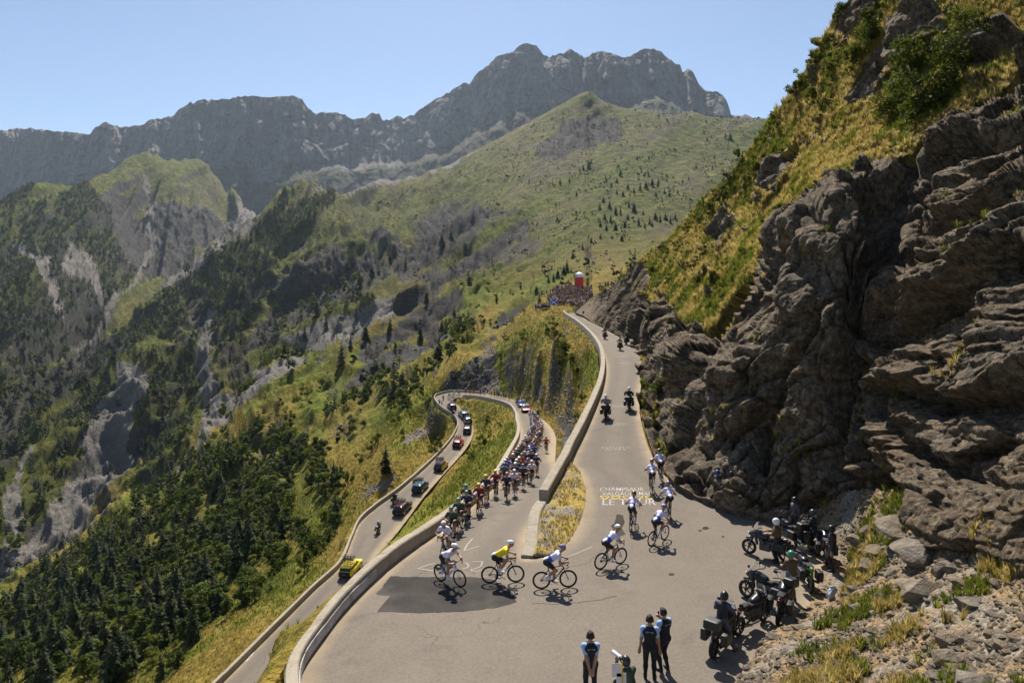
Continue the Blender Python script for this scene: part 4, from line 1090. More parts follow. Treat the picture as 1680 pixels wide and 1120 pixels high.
# ---- low juniper and tussock specks over the open hillside
def specks():
    n = 90000
    cu = RNG.uniform(420, 1290, n); cl = RNG.uniform(math.log(240), math.log(1500), n)
    keep = RNG.random(n) < (np.exp(2 * cl) / 1500 ** 2) * 0.75; cu, cl = cu[keep], cl[keep]
    out = []
    for u, l in zip(cu, cl):
        i = int(round((u - U_LO) / 1.9)); j = min(ROWS - 1, max(1, int(np.searchsorted(Lsamp[i], l))))
        if TV[i, j] > TVmin[i, j] + 0.5: continue
        out.append((TX[i, j], TY[i, j], TZ[i, j], u, TV[i, j]))
    q = np.array(out)
    m = fbm(q[:, 3] / 30, q[:, 4] / 14, o=4, s=131)
    return q[(m > -0.05) & (RNG.random(len(q)) < 0.75)]
sq = specks()
SPK = [np_mesh("juniper", *leafy(s, 70, wide=0.7, leaf=0.20, base=0.05, lobes=5)[1], M_CON, smooth=False) for s in (61, 62, 63)]
scatter("juniper_scrub", sq[:, :3], np.abs(RNG.lognormal(0.35, 0.45, len(sq))), SPK, "low dark juniper scrub speckling the open hillside", "scrub")
print("specks", len(sq))
# ---- the woods: candidate spots on the ground, weighted by true area
def wood_spots(n_try, lo, hi, spacing):
    cu = RNG.uniform(-150, 900, n_try); cl = RNG.uniform(math.log(lo), math.log(hi), n_try)
    keep = RNG.random(n_try) < (np.exp(2 * cl) / hi ** 2)
    cu, cl = cu[keep], cl[keep]
    out = []
    ci = np.clip(np.round((cu - U_LO) / 1.9).astype(int), 0, len(ucol) - 1)
    for u, l, i in zip(cu, cl, ci):
        j = np.searchsorted(Lsamp[i], l); j = min(ROWS - 1, max(1, j))
        d = math.exp(l); v = TV[i, j]
        if TVmin[i, j] < v - 14 * F / d * 0.8: continue       # well out of sight
        out.append((u, v, d, TX[i, j] , TY[i, j], TZ[i, j], i, j))
    q = np.array(out)
    fa = forest_amount(q[:, 0], q[:, 1])
    q = q[RNG.random(len(q)) < fa]
    # spacing by coarse cells
    seen, res = set(), []
    for row in q:
        key = (int(row[3] // spacing), int(row[4] // spacing))
        if key in seen: continue
        seen.add(key); res.append(row)
    return np.array(res)
nearw = wood_spots(90000, 75, 420, 3.9)
farw = wood_spots(240000, 400, 2300, 7.5)
def where_in_wood(row, h, con):
    u, v = row[0], row[1]
    sz = ("tall" if h > 9.5 else "short" if h < 7.5 else "mid-sized") if con else ("tall" if h > 5.6 else "low" if h < 4.4 else "mid-sized")
    if v > 1060: w = "at the bottom edge of the picture"
    elif u > 470: w = "closest to the lower road"
    elif u < 90: w = "at the left edge of the picture"
    elif v < 800: w = "high up near the gully crest"
    elif u < 220: w = "in its left part"
    elif u < 340: w = "in its middle"
    else: w = "in its right part"
    return sz, w
# grow each on the ground below its own spot
trees = []
for row in nearw:
    u, v, d = row[:3]
    con = RNG.random() < np.clip(0.40 - (u - 250) / 900, 0.20, 0.6)
    h = RNG.uniform(5.5, 11) if con else RNG.uniform(3.2, 6.4)
    if d < 130: h *= 0.8
    if v > 870 and u > 420: h *= 0.75
    trees.append((h * F / d, con, row, h))
trees.sort(key=lambda t: -t[0])
# lone trees on the big hillside and along the road banks: (u, v at the foot, height in photograph pixels)
LONE = [(966,277,16),(957,279,10),(951,281,8),(919,302,10),(1018,289,13),(1012,300,9),(1003,306,8),(1022,322,10),(1050,276,7),(1045,262,8),(990,332,10),(984,345,12),(1000,342,14),(1010,352,15),(1018,352,12),(992,360,12),(1002,366,13),(985,372,13),(995,378,11),(1010,378,14),(1025,374,13),(1030,360,10),(1040,348,18),(1032,340,10),(1055,352,9),(1048,370,16),(1058,375,12),(1066,368,14),(1075,360,13),(1083,366,15),(1092,362,14),(1100,366,13),(1108,360,12),(1070,372,12),(1020,395,11),(1004,392,9),(985,392,9),(1040,316,11),(1050,312,13),(1060,308,12),(1070,304,13),(1080,303,12),(1030,310,10),(1012,318,9),(1090,318,9),(1098,322,10),(1076,322,9),(970,398,10),(956,410,8),(1120,300,8),(1112,318,8),(1130,296,9),(1160,232,9),(1198,229,13),(1190,226,9),(1155,220,7),(1095,200,7),(1042,182,5),(876,206,6),(908,212,6),(820,246,5),(800,248,6),(880,480,13),(940,425,14),(925,452,18),(930,446,22),(915,456,16),(908,462,16),(900,464,14),(948,455,9),(885,500,9),(1142,276,8),(1172,260,7),(1064,290,9),(868,300,8),(934,298,8),(946,322,9)]
SINGLE = [(633,778,46),(690,560,30),(725,545,24),(660,640,34),(600,560,30),(560,600,40),(575,575,26),(640,545,26),(745,520,18),(815,495,16),(700,500,24),(770,470,20),(545,470,26),(590,470,24),(610,455,22),(570,445,20),(725,405,22),(740,395,20),(665,440,20),(640,430,18),(520,520,30),(500,560,30),(535,540,26)]
ncon = nleaf = 0
stuff_c, stuff_l = [], []
for u, v, px in LONE:
    p = hit(u, v)
    if p is None: continue
    plant("conifer", CONS, p, max(4.0, px * 1.05 * p[1] / F), "small dark conifer scattered on the open slope below the rock massif", "tree", "conifers on the open hillside", 1.25); ncon += 1
for k, (u, v, px) in enumerate(SINGLE):
    p = hit(u, v)
    if p is None: continue
    lab = "lone broad dark conifer on the grassy bank left of the lower road" if k == 0 else "dark conifer standing on the spurs beyond the lower road"
    plant("conifer", CONS, p, px * 1.1 * p[1] / F, lab, "tree", None if k == 0 else "conifers on the spurs", 1.5 if k == 0 else 1.2); ncon += 1
for px, con, row, h in trees:
    p = (row[3], row[4], row[5] - 0.3)
    if con and ncon < 295:
        plant("conifer", CONS, p, h, "%s dark conifer in the lower-left wood, %s" % where_in_wood(row, h, True), "tree", "conifers in the near wood", 1.15); ncon += 1
    elif not con and nleaf < 295:
        plant("leafy_tree", LEAFS, p, h, "%s rounded broadleaf tree in the lower-left wood, %s" % where_in_wood(row, h, False), "tree", "broadleaf trees in the near wood", 1.1); nleaf += 1
    else: (stuff_c if con else stuff_l).append((*p, h))
CJ = [np_mesh("spruce", *merge([a for a in (conifer(s, 9, 6, w)[1],)]), M_CON, smooth=False) for s, w in ((31, 0.24), (32, 0.20), (33, 0.27))]
LJ = [np_mesh("broadleaf", *leafy(s, 260, wide=0.46, leaf=0.085)[1], M_LEAF, smooth=False) for s in (41, 42)]
hh = RNG.uniform(9, 16, len(farw))
fc = RNG.random(len(farw)) < 0.8
sc_ = np.array([(x, y, z, h) for x, y, z, h in stuff_c] + [(r_[3], r_[4], r_[5] - 0.4, h) for r_, h, c in zip(farw, hh, fc) if c])
sl_ = np.array([(x, y, z, h) for x, y, z, h in stuff_l] + [(r_[3], r_[4], r_[5] - 0.4, h * 0.7) for r_, h, c in zip(farw, hh, fc) if not c])
scatter("conifer_forest", sc_[:, :3], sc_[:, 3], CJ, "dark conifer forest covering the far valley sides", "forest")
scatter("broadleaf_forest", sl_[:, :3], sl_[:, 3], LJ, "broadleaf trees mixed into the valley forest", "forest")
print("trees", ncon, nleaf, len(sc_), len(sl_))

# ---- shrubs: on the cliff's turf, on the banks and the slopes beside the roads
def cliff_pt(u, v):
    k = np.argmin((CUV[::2, ::2, 0] - u) ** 2 + (CUV[::2, ::2, 1] - v) ** 2)
    i, j = np.unravel_index(k, CUV[::2, ::2, 0].shape); return PX2[i * 2, j * 2]
CL_SH = [(1505,205,150,1),(1545,160,90,1),(1470,190,70,1),(1500,120,70,1),(1440,60,60,1),(1420,95,70,1),(1400,130,60,0),(1375,110,45,0),(1345,175,40,0),(1310,165,38,0),(1275,215,40,0),(1290,270,45,0),(1265,285,40,0),(1240,300,34,0),(1225,310,30,0),(1205,305,28,0),(1190,330,28,0),(1170,350,26,0),(1150,365,24,0),(1215,265,26,0),(1320,140,30,0),(1340,110,34,0),(1362,80,34,0),(1390,30,34,0),(1440,0,40,0),(1160,420,26,0),(1140,440,24,0),(1115,410,24,0),(1095,420,24,0),(1130,385,22,0),(1185,450,28,0),(1200,385,24,0),(1290,360,30,0),(1260,370,26,0),(1150,470,24,0),(1100,470,22,0),(1075,455,20,0),(1110,545,22,0),(1080,640,30,0),(1090,625,34,1),(1065,670,20,0),(1075,700,22,0),(1600,440,36,1),(1560,410,30,1),(1580,590,26,0),(1230,545,22,0),(1600,70,60,1),(1640,80,40,0),(1350,385,26,0),(1540,480,24,0),(1480,430,16,0),(990,480,14,0),(1003,470,16,0),(985,470,14,0),(1020,450,14,0),(1040,440,14,0)]
for k, (u, v, px, hq) in enumerate(CL_SH):
    p = cliff_pt(u, v)
    big = "large" if px >= 45 else "mid-sized" if px >= 28 else "small"
    wh = "on the skyline of the straw slope" if k in range(7, 26) else "on the dark ledges right of the wall" if u > 1470 and v > 380 else "at the road's edge by the rock" if v > 540 and u < 1130 else "beside the crowd's knoll" if u < 1050 else "high on the straw slope" if v < 250 else "low on the straw slope"
    lab, grp = "%s olive green shrub on the right-hand cliff, %s" % (big, wh), "shrubs on the cliff"
    if k == 0: lab, grp = "largest leafy bush on the straw-coloured slope at upper right", None
    plant("shrub", BUSHY if hq else SHRUBS, p - np.array([0.0, 0, 0.15]), px * 1.0 * p[1] / F, lab, "shrub", grp, random.uniform(0.8, 1.05), 0.3)
BK_SH = [(795,730,34),(775,755,30),(800,700,26),(820,700,16),(760,790,20),(730,735,40),(715,745,36),(705,770,30),(742,720,24),(780,650,16),(860,560,26),(905,545,30),(915,560,26),(925,585,34),(935,600,30),(945,610,26),(920,600,28),(870,640,18),(955,660,22),(945,690,20),(790,610,16),(830,560,18),(700,600,20),(720,590,18),(690,640,22),(670,670,22),(650,700,26),(640,690,22),(610,740,30),(590,760,30),(570,800,34),(560,830,36),(620,730,26),(600,790,24),(660,720,24),(535,870,44),(520,910,50),(500,940,46),(545,840,40),(750,560,18),(770,545,16),(735,575,18),(840,530,14),(860,515,12),(640,620,24),(655,600,22),(500,650,26),(530,640,26),(470,690,30),(450,720,30),(820,590,16),(850,590,16),(810,655,12),(840,640,14),(890,660,14)]
for u, v, px in BK_SH:
    p = hit(u, v)
    if p is None or road_z(p[0], p[1])[1] < 1.2: continue
    plant("shrub", SHRUBS, p - np.array([0, 0, 0.1]), px * 0.85 * p[1] / F, "%s green shrub %s" % ("large" if px >= 34 else "mid-sized" if px >= 22 else "small", "on the bank enclosed by the two lower road arms" if 740 < u < 850 and 645 < v < 800 else "on the slope under the upper road" if u > 850 else "on the slopes beyond the far hairpin" if v < 620 else "on the slope left of the lower road"), "shrub", "shrubs on the road banks", random.uniform(0.7, 1.0), 0.1)

# ---- grass
def tuft(seed, n=16, spread=0.32, blade=0.035, droop=0.5):
    r = np.random.default_rng(seed); V, Fc = [], []
    for k in range(n):
        a = r.uniform(0, 6.28); o = r.uniform(0, spread) * 0.5; d = np.array([math.cos(a), math.sin(a), 0])
        s = np.array([-d[1], d[0], 0]) * blade * r.uniform(0.6, 1.3); h = r.uniform(0.55, 1.0); l = r.uniform(0.15, droop)
        b = d * o; m = b + d * l * 0.35 + [0, 0, h * 0.6]; t = b + d * l + [0, 0, h * r.uniform(0.75, 1.0)]
        i = len(V); V += [b - s, b + s, m + s * 0.8, m - s * 0.8, t]
        Fc += [(i, i + 1, i + 2), (i, i + 2, i + 3), (i + 3, i + 2, i + 4)]
    return np.array(V), np.array(Fc)
TUFD = [np_mesh("straw", *tuft(s), M_DRYG, smooth=False) for s in (51, 52, 53)]
TUFG = [np_mesh("blade", *tuft(s), M_GRNG, smooth=False) for s in (54, 55, 56)]
def pick_on(G, wgt, n):
    A = G[1:, :-1] - G[:-1, :-1]; B = G[:-1, 1:] - G[:-1, :-1]
    ar = np.linalg.norm(np.cross(A, B), axis=-1) * wgt[:-1, :-1]
    cs = np.cumsum(ar.ravel()); k = np.searchsorted(cs, RNG.random(n) * cs[-1])
    i, j = np.unravel_index(np.clip(k, 0, ar.size - 1), ar.shape)
    s, t = RNG.random((2, n, 1))
    return G[i, j] + A[i, j] * s + B[i, j] * t, i, j
w = CG * np.clip(30 / CD, 0, 1) ** 1.1
pc, i, j = pick_on(PX2, w, 26000)
dmix = fbm(pc[:, 0] / 3, pc[:, 1] / 3, pc[:, 2] / 3, o=3, s=87)
sz = RNG.uniform(0.28, 0.62, len(pc)) * np.clip(pc[:, 1] / 45, 0.8, 1.5)
scatter("straw_turf", pc[dmix < 0.04], sz[dmix < 0.04], TUFD, "straw-coloured grass covering the steep slope above the cliff", "grass")
scatter("green_turf", pc[dmix >= 0.04], sz[dmix >= 0.04], TUFG, "green grass patches on the steep slope above the cliff", "grass")
GT = np.stack([TX, TY, TZ], -1)
vis = ((TV <= TVmin + 1.0) & (TD < 230) & (TD > 20) & (TV < 1200)) * (1 - np.clip(rock, 0, 1)) * (1 - scr)
pt, i, j = pick_on(GT, vis * np.clip(70 / TD, 0, 1) ** 1.4 * sstep(20, 60, TD), 52000)
ok = np.array([road_z(p[0], p[1])[1] > 0.75 for p in pt])
pt, i, j = pt[ok], i[ok], j[ok]
dr = dry[i, j] + RNG.normal(0, 0.15, len(pt)) > 0.62
sz = RNG.uniform(0.22, 0.55, len(pt)) * np.clip(pt[:, 1] / 90, 0.7, 1.6)
scatter("dry_bank_grass", pt[dr], sz[dr], TUFD, "dry yellow grass on the banks between and below the roads", "grass")
scatter("green_bank_grass", pt[~dr], sz[~dr], TUFG, "green grass on the banks between and below the roads", "grass")
pi_, i, j = pick_on(ISL, np.ones(ISL.shape[:2]), 1500)
keepi = fbm(pi_[:, 0] / 0.9, pi_[:, 1] / 0.9, o=3, s=89) < 0.12
scatter("island_grass", pi_[keepi], RNG.uniform(0.06, 0.17, keepi.sum()), TUFD, "short straw grass on the island inside the near hairpin", "grass")
GB = np.stack([BX, BY, BZ], -1)
bw = sstep(0.02, 0.4, BZ + 10.75) * sstep(-0.12, 0.2, fbm(BX / 1.5, BY / 1.5, o=3, s=93))
pb, i, j = pick_on(GB, bw, 3200)
okb = np.array([road_z(p[0], p[1])[1] > 0.8 or p[2] > -9.6 for p in pb]); pb = pb[okb]
gm = fbm(pb[:, 0] / 1.2, pb[:, 1] / 1.2, o=2, s=95) > -0.1
scatter("bank_straw", pb[~gm], RNG.uniform(0.2, 0.55, (~gm).sum()), TUFD, "tall straw grass sprouting from the rubble bank", "grass")
scatter("bank_green", pb[gm], RNG.uniform(0.15, 0.42, gm.sum()), TUFG, "green weeds sprouting from the rubble bank", "grass")

# ---- loose boulders and stones
def rock_mesh(seed):
    r = np.random.default_rng(seed)
    bm = bmesh.new(); bmesh.ops.create_icosphere(bm, subdivisions=3, radius=1.0)
    V = np.array([v.co[:] for v in bm.verts])
    for k in range(13):                                   # slice planes: angular, quarry-like faces
        n = r.normal(size=3); n /= np.linalg.norm(n); c = r.uniform(0.45, 0.85)
        s = V @ n; V = V - np.maximum(0, s - c)[:, None] * n
    V *= r.uniform([0.8, 0.6, 0.45], [1.3, 1.0, 0.8])
    V += 0.05 * np.stack([fbm(V[:, 0] * 3 + k * 9, V[:, 1] * 3, V[:, 2] * 3, o=3, s=seed) for k in range(3)], 1)
    for v, c in zip(bm.verts, V): v.co = c
    me = bpy.data.meshes.new("boulder"); bm.to_mesh(me); bm.free()
    return me
def boulder_mat():
    t = NT("limestone_boulder", 0.92, 0.2)
    n = t.noise(1.4, 7, 0.7); n2 = t.noise(7, 5, 0.7); r = t.rand()
    c = t.ramp(n, [(0.3, (0.11, 0.092, 0.07)), (0.55, (0.225, 0.195, 0.157)), (0.75, (0.36, 0.32, 0.265))])
    c = t.mix(t.math('MULTIPLY', r, 0.55), c, (0.30, 0.215, 0.125))
    t.bump(t.math('ADD', n, t.math('MULTIPLY', n2, 0.5)), 0.8, 0.25)
    return t.color(c)
M_BOUL = boulder_mat()
ROCKS = [rock_mesh(s) for s in range(101, 111)]
for m in ROCKS: m.materials.append(M_BOUL)
BIG = [(1480,860,60),(1520,905,70),(1445,905,46),(1500,960,60),(1470,940,40),(1555,930,50),(1600,990,56),(1580,955,36),(1410,890,34),(1430,930,36),(1395,925,24),(1545,875,44),(1590,890,44),(1630,905,40),(1660,940,40),(1625,1010,34),(1650,1060,40),(1560,1010,26),(1500,1000,26),(1440,980,26),(1450,850,30),(1425,870,26),(1510,850,36),(1660,880,36),(1610,850,40),(1570,850,30),(1400,960,18),(1380,975,14),(1410,1010,20),(1370,1010,14),(1340,1030,14),(1320,1050,13),(1300,1040,12),(1460,1030,20),(1520,1040,18),(1280,1045,10),(1490,890,30),(1535,960,26),(1580,1050,20),(1430,1050,14),(1660,1000,26),(1640,960,26),(1480,985,18),(1465,905,26),(1540,840,26),(1500,925,26),(1570,905,26),(1525,985,18),(1605,930,22),(1360,965,10)]
for k, (u, v, px) in enumerate(BIG):
    p = bank_hit(u, v); s = px * (0.60 if px > 32 else 0.52) * p[1] / F
    o = link("boulder", ROCKS[k % len(ROCKS)], loc=p + np.array([0, 0, -0.08 * s]))
    o.scale = (s * random.uniform(0.9, 1.3),) * 2 + (s * random.uniform(0.7, 1.0),)
    o.rotation_euler = (random.uniform(-0.3, 0.3), random.uniform(-0.3, 0.3), random.uniform(0, 6.28))
    sz_ = "very large" if px >= 56 else "large" if px >= 38 else "mid-sized" if px >= 24 else "small"
    wh_ = "at the right edge of the picture" if u > 1615 else "at the cliff foot" if v < 895 else "low on the bank" if v > 985 else "close to the parked motorcycles" if u < 1450 else "in the middle of the bank"
    tag(o, "%s angular limestone boulder on the rubble bank, %s" % (sz_, wh_), "boulder", "boulders on the rubble bank")
def pebble(seed):
    r = np.random.default_rng(seed); bm = bmesh.new(); bmesh.ops.create_icosphere(bm, subdivisions=1, radius=1.0)
    for v in bm.verts: v.co *= r.uniform(0.65, 1.15); v.co.z *= 0.6
    me = bpy.data.meshes.new("pebble"); bm.to_mesh(me); bm.free(); me.materials.append(M_BOUL); return me
PEB = [pebble(s) for s in (201, 202, 203, 204)]
ps, i, j = pick_on(GB, sstep(0.15, 0.8, BZ + 10.9) * (0.3 + sstep(-0.1, 0.3, fbm(BX / 1.3, BY / 1.3, o=3, s=97))), 7000)
scatter("loose_stones", ps, np.abs(RNG.lognormal(-2.9, 0.55, len(ps))), PEB, "loose stones strewn over the rubble bank", "stones")
ps2, i, j = pick_on(GT, ((TV <= TVmin + 1) & (TD > 22) & (TD < 230)) * (scr + 0.12 * rock), 2600)
ok = np.array([road_z(p[0], p[1])[1] > 0.75 for p in ps2])
scatter("scree_stones", ps2[ok], np.abs(RNG.lognormal(-1.7, 0.5, ok.sum())), PEB, "loose stones on the screes below the road", "stones")
# ================================================================== MODELLING KIT for people, bicycles, motorcycles, cars
bank_bvh = BVHTree.FromPolygons([tuple(p) for p in GB.reshape(-1, 3)], [tuple(f) for f in grid_faces(*BX.shape)])
def surf(x, y, both=True):
    h = road_bvh.ray_cast(Vector((x, y, 60)), Vector((0, 0, -1)))[0]
    k = bank_bvh.ray_cast(Vector((x, y, 60)), Vector((0, 0, -1)))[0] if both else None
    z = [q.z for q in (h, k) if q is not None]
    return max(z) if z else road_z(x, y)[0]
def on_road(u, v, both=False):
    p = road_at(u, v)
    for _ in range(3):
        z = surf(p[0], p[1], both); p = P(u, v, F * -z / (v - V0))
    p[2] = surf(p[0], p[1], both); return p

def net(fn, lo, hi, res):
    """polygonise fn < 0 on a grid (surface nets); returns verts, quads"""
    ax = [np.arange(l, h + res, res) for l, h in zip(lo, hi)]
    X, Y, Z = np.meshgrid(*ax, indexing='ij')
    v = fn(np.stack([X, Y, Z], -1).reshape(-1, 3).astype(np.float32)).reshape(X.shape)
    s = v < 0
    n = [k - 1 for k in X.shape]
    cnt = np.zeros(n, int)
    for a in (0, 1):
        for b in (0, 1):
            for c in (0, 1): cnt += s[a:a + n[0], b:b + n[1], c:c + n[2]]
    act = np.argwhere((cnt > 0) & (cnt < 8))
    idx = -np.ones(n, int); idx[tuple(act.T)] = np.arange(len(act))
    acc = np.zeros((len(act), 3)); m = np.zeros(len(act))
    cor = [(a, b, c) for a in (0, 1) for b in (0, 1) for c in (0, 1)]
    for p in cor:
        for k in range(3):
            if p[k] == 1: continue
            q = list(p); q[k] = 1
            ia, ib = act + p, act + q
            va, vb = v[tuple(ia.T)], v[tuple(ib.T)]
            ch = (va < 0) != (vb < 0)
            t = np.where(ch, va / np.where(ch, va - vb, 1), 0)
            pos = np.tile(np.array(p, float), (len(act), 1)); pos[:, k] += t
            acc += pos * ch[:, None]; m += ch
    V = (act + acc / np.maximum(1, m)[:, None]) * res + np.array(lo)
    Q = []
    for k in range(3):
        o1, o2 = [(1, 2), (2, 0), (0, 1)][k]
        sl = [slice(None)] * 3; sl[k] = slice(0, -1); sh = [slice(None)] * 3; sh[k] = slice(1, None)
        e = np.argwhere(s[tuple(sl)] != s[tuple(sh)])
        ok = (e[:, o1] > 0) & (e[:, o2] > 0) & (e[:, o1] < n[o1]) & (e[:, o2] < n[o2]); e = e[ok]
        ins = s[tuple(e.T)]
        def cell(d1, d2):
            q = e.copy(); q[:, o1] -= d1; q[:, o2] -= d2; return idx[tuple(q.T)]
        quad = np.stack([cell(1, 1), cell(0, 1), cell(0, 0), cell(1, 0)], 1)
        quad[~ins] = quad[~ins][:, ::-1]
        Q.append(quad)
    return V, np.vstack(Q)

def bone_d(p, a, b, ra, rb):
    ab = (np.asarray(b) - a).astype(np.float32)
    t = np.clip(((p - np.asarray(a, np.float32)) @ ab) / max(1e-9, float(ab @ ab)), 0, 1)
    q = p - np.asarray(a, np.float32) - t[:, None] * ab
    return np.sqrt((q * q).sum(1)) - (ra + (rb - ra) * t), t
def body_arrays(bones, res, k=0.014):
    pts = np.array([q for b in bones for q in (b[1], b[2])]); pad = 0.2
    lo, hi = pts.min(0) - pad, pts.max(0) + pad
    def fn(p):
        s = 0
        for nm, a, b, ra, rb in bones: s = s + np.exp(np.clip(-bone_d(p, a, b, ra, rb)[0] / k, -60, 40))
        return -k * np.log(s + 1e-26)
    V, Q = net(fn, lo, hi, res)
    c = V[Q].mean(1).astype(np.float32)
    best = np.full(len(c), 9.0); reg = np.zeros(len(c), int); tt = np.zeros(len(c))
    for i, (nm, a, b, ra, rb) in enumerate(bones):
        d, t = bone_d(c, a, b, ra, rb); m = d < best
        best[m] = d[m]; reg[m] = i; tt[m] = t[m]
    names = np.array([b[0] for b in bones])[reg]
    return V, Q, names, tt, c
def ik(a, b, l1, l2, pole):
    a, b, pole = (np.asarray(q, float) for q in (a, b, pole))
    d = np.linalg.norm(b - a); d = min(d, l1 + l2 - 1e-3); u = (b - a) / np.linalg.norm(b - a)
    x = (d * d + l1 * l1 - l2 * l2) / (2 * d); h = math.sqrt(max(0, l1 * l1 - x * x))
    p = pole - u * (pole @ u); p /= max(1e-9, np.linalg.norm(p))
    return a + u * x + p * h
def human(hip, chest, neck, head, look, sh, hands, feet, toes, knees, elbows, girth=1.0, fingers=True, hipw=0.09):
    """bones of a body; +x is forward. hands/feet/...: (right, left)"""
    A = lambda *q: np.array(q, float)
    hip, chest, neck, head = (np.array(q, float) for q in (hip, chest, neck, head)); g = girth
    look = np.array(look, float); look /= np.linalg.norm(look)
    up = head - neck; up /= np.linalg.norm(up)
    B = [("pelvis", hip + A(0, -0.06, 0), hip + A(0, 0.06, 0), 0.125 * g, 0.125 * g),
         ("torso", hip + A(0, 0, 0.03), hip * 0.5 + chest * 0.5, 0.118 * g, 0.118 * g),
         ("torso2", hip * 0.5 + chest * 0.5, chest, 0.118 * g, 0.132 * g),
         ("chest", chest + A(0, -0.075, 0), chest + A(0, 0.075, 0), 0.115 * g, 0.115 * g),
         ("neck", chest * 0.25 + neck * 0.75, head, 0.056, 0.052),
         ("head", head + up * 0.035, head + up * 0.055, 0.092, 0.088), ("head", head + look * 0.018 - up * 0.02, head + look * 0.035 - up * 0.065, 0.075, 0.045),
         ("head", head + look * 0.090 + up * 0.01, head + look * 0.108 - up * 0.022, 0.010, 0.014)]
    side0 = np.cross(up, look); side0 /= np.linalg.norm(side0)
    for s in (-1, 1): B.append(("head", head + side0 * 0.088 * s - look * 0.005, head + side0 * 0.094 * s - up * 0.03 - look * 0.008, 0.014, 0.011))
    for i, s in enumerate((-1, 1)):
        S = chest + (np.array(sh[i], float)); H = np.array(hands[i], float)
        E = ik(S, H, 0.29, 0.26, elbows[i])
        B += [("shoulder", chest + (S - chest) * 0.4, S, 0.085 * g, 0.068 * g), ("upper_arm", S, E, 0.060 * g, 0.045), ("forearm", E, H, 0.044, 0.029)]
        f = H - E; f /= np.linalg.norm(f)
        sd = np.cross(f, A(0, 0, 1)); sd /= max(1e-6, np.linalg.norm(sd))
        B.append(("hand", H, H + f * 0.075, 0.028, 0.034))
        if fingers:
            for q, L in ((-0.030, 0.062), (-0.010, 0.072), (0.010, 0.068), (0.030, 0.052)):
                k0 = H + f * 0.08 + sd * q; k1 = k0 + f * L * 0.5 - A(0, 0, 0.016)
                B += [("hand", k0, k1, 0.011, 0.010), ("hand", k1, k1 + f * L * 0.25 - A(0, 0, 0.028), 0.010, 0.008)]
            th = H + f * 0.025 + sd * 0.03 * s * -1
            B.append(("hand", th, th + f * 0.05 + sd * 0.03 * s * -1 - A(0, 0, 0.01), 0.013, 0.010))
        hp = hip + A(0, hipw * s, -0.02); ft = np.array(feet[i], float)
        K = ik(hp, ft, 0.44, 0.43, knees[i])
        B += [("thigh", hp, K, 0.096 * g, 0.060), ("shank", K, K * 0.55 + ft * 0.45, 0.056, 0.055), ("shank2", K * 0.55 + ft * 0.45, ft, 0.054, 0.036),
              ("shoe", ft + A(-0.02, 0, -0.05), np.array(toes[i], float), 0.040, 0.033)]
    return B
def submesh(name, V, Q, keep, off, mats, mi=None, nrm=None):
    q = Q[keep]; used, inv = np.unique(q, return_inverse=True); q = inv.reshape(q.shape)
    v = V[used] + (nrm[used] * off if off else 0)
    return np_mesh(name, v, q, mats=mats, mi=(mi[keep] if mi is not None else None))
def vnorm(V, Q):
    n = np.cross(V[Q[:, 2]] - V[Q[:, 0]], V[Q[:, 3]] - V[Q[:, 1]]); N = np.zeros_like(V)
    for k in range(4): np.add.at(N, Q[:, k], n)
    return N / np.maximum(1e-9, np.linalg.norm(N, axis=1, keepdims=True))

M_SKIN = paint((0.36, 0.19, 0.12), 0.6, name="skin")
M_BLK = paint((0.012, 0.012, 0.014), 0.45, name="black_plastic")
M_RUB = paint((0.014, 0.013, 0.013), 0.8, name="rubber")
M_ALU = paint((0.55, 0.55, 0.56), 0.3, 0.9, name="alloy")
M_WHT = paint((0.78, 0.77, 0.76), 0.5, name="white")
M_DARKCLO = paint((0.016, 0.017, 0.022), 0.85, name="dark_cloth")
M_HAIR = paint((0.03, 0.02, 0.014), 0.7, name="hair")
M_GLASS = paint((0.02, 0.022, 0.025), 0.06, spec=0.8, name="dark_glass")
M_CHROME = paint((0.6, 0.6, 0.62), 0.15, 1.0, name="chrome")

def ellip(c, r, n=10, m=16, z0=-0.35, noise=0.0):
    """part of an ellipsoid dome as grid"""
    ph = np.linspace(math.asin(max(-1, z0)), math.pi / 2 - 0.02, n); th = np.linspace(0, 2 * math.pi, m, endpoint=False)
    P_, T = np.meshgrid(ph, th, indexing='ij')
    V = np.stack([np.cos(P_) * np.cos(T) * r[0], np.cos(P_) * np.sin(T) * r[1], np.sin(P_) * r[2]], -1) + np.array(c)
    return V.reshape(-1, 3), grid_faces(n, m, True)
def orient(V, head, look):
    look = np.array(look, float); look /= np.linalg.norm(look)
    z = np.array([0, 0, 1.0]); y = np.cross(z, look); y /= np.linalg.norm(y); z = np.cross(look, y)
    return V @ np.stack([look, y, z]) + np.array(head)
def road_helmet():
    a = ellip((-0.012, 0, 0.03), (0.135, 0.108, 0.10), 10, 20, 0.0)
    v = a[0]; an = np.arctan2(v[:, 1], v[:, 0]); v[:, 2] += 0.010 * np.cos(6 * an) * (v[:, 2] > 0.05); v[v[:, 0] < -0.08, 0] -= 0.02
    return a
def full_helmet():
    a, f = ellip((0, 0, 0.01), (0.145, 0.128, 0.15), 14, 20, -0.75)
    return a, f

def split_person(B, res, regs, lowres=False):
    """regs: name -> (slot, tcut...) ; returns arrays + region slot per face"""
    V, Q, nm, t, c = body_arrays(B, res, 0.014 if not lowres else 0.02)
    return V, Q, nm, t, c

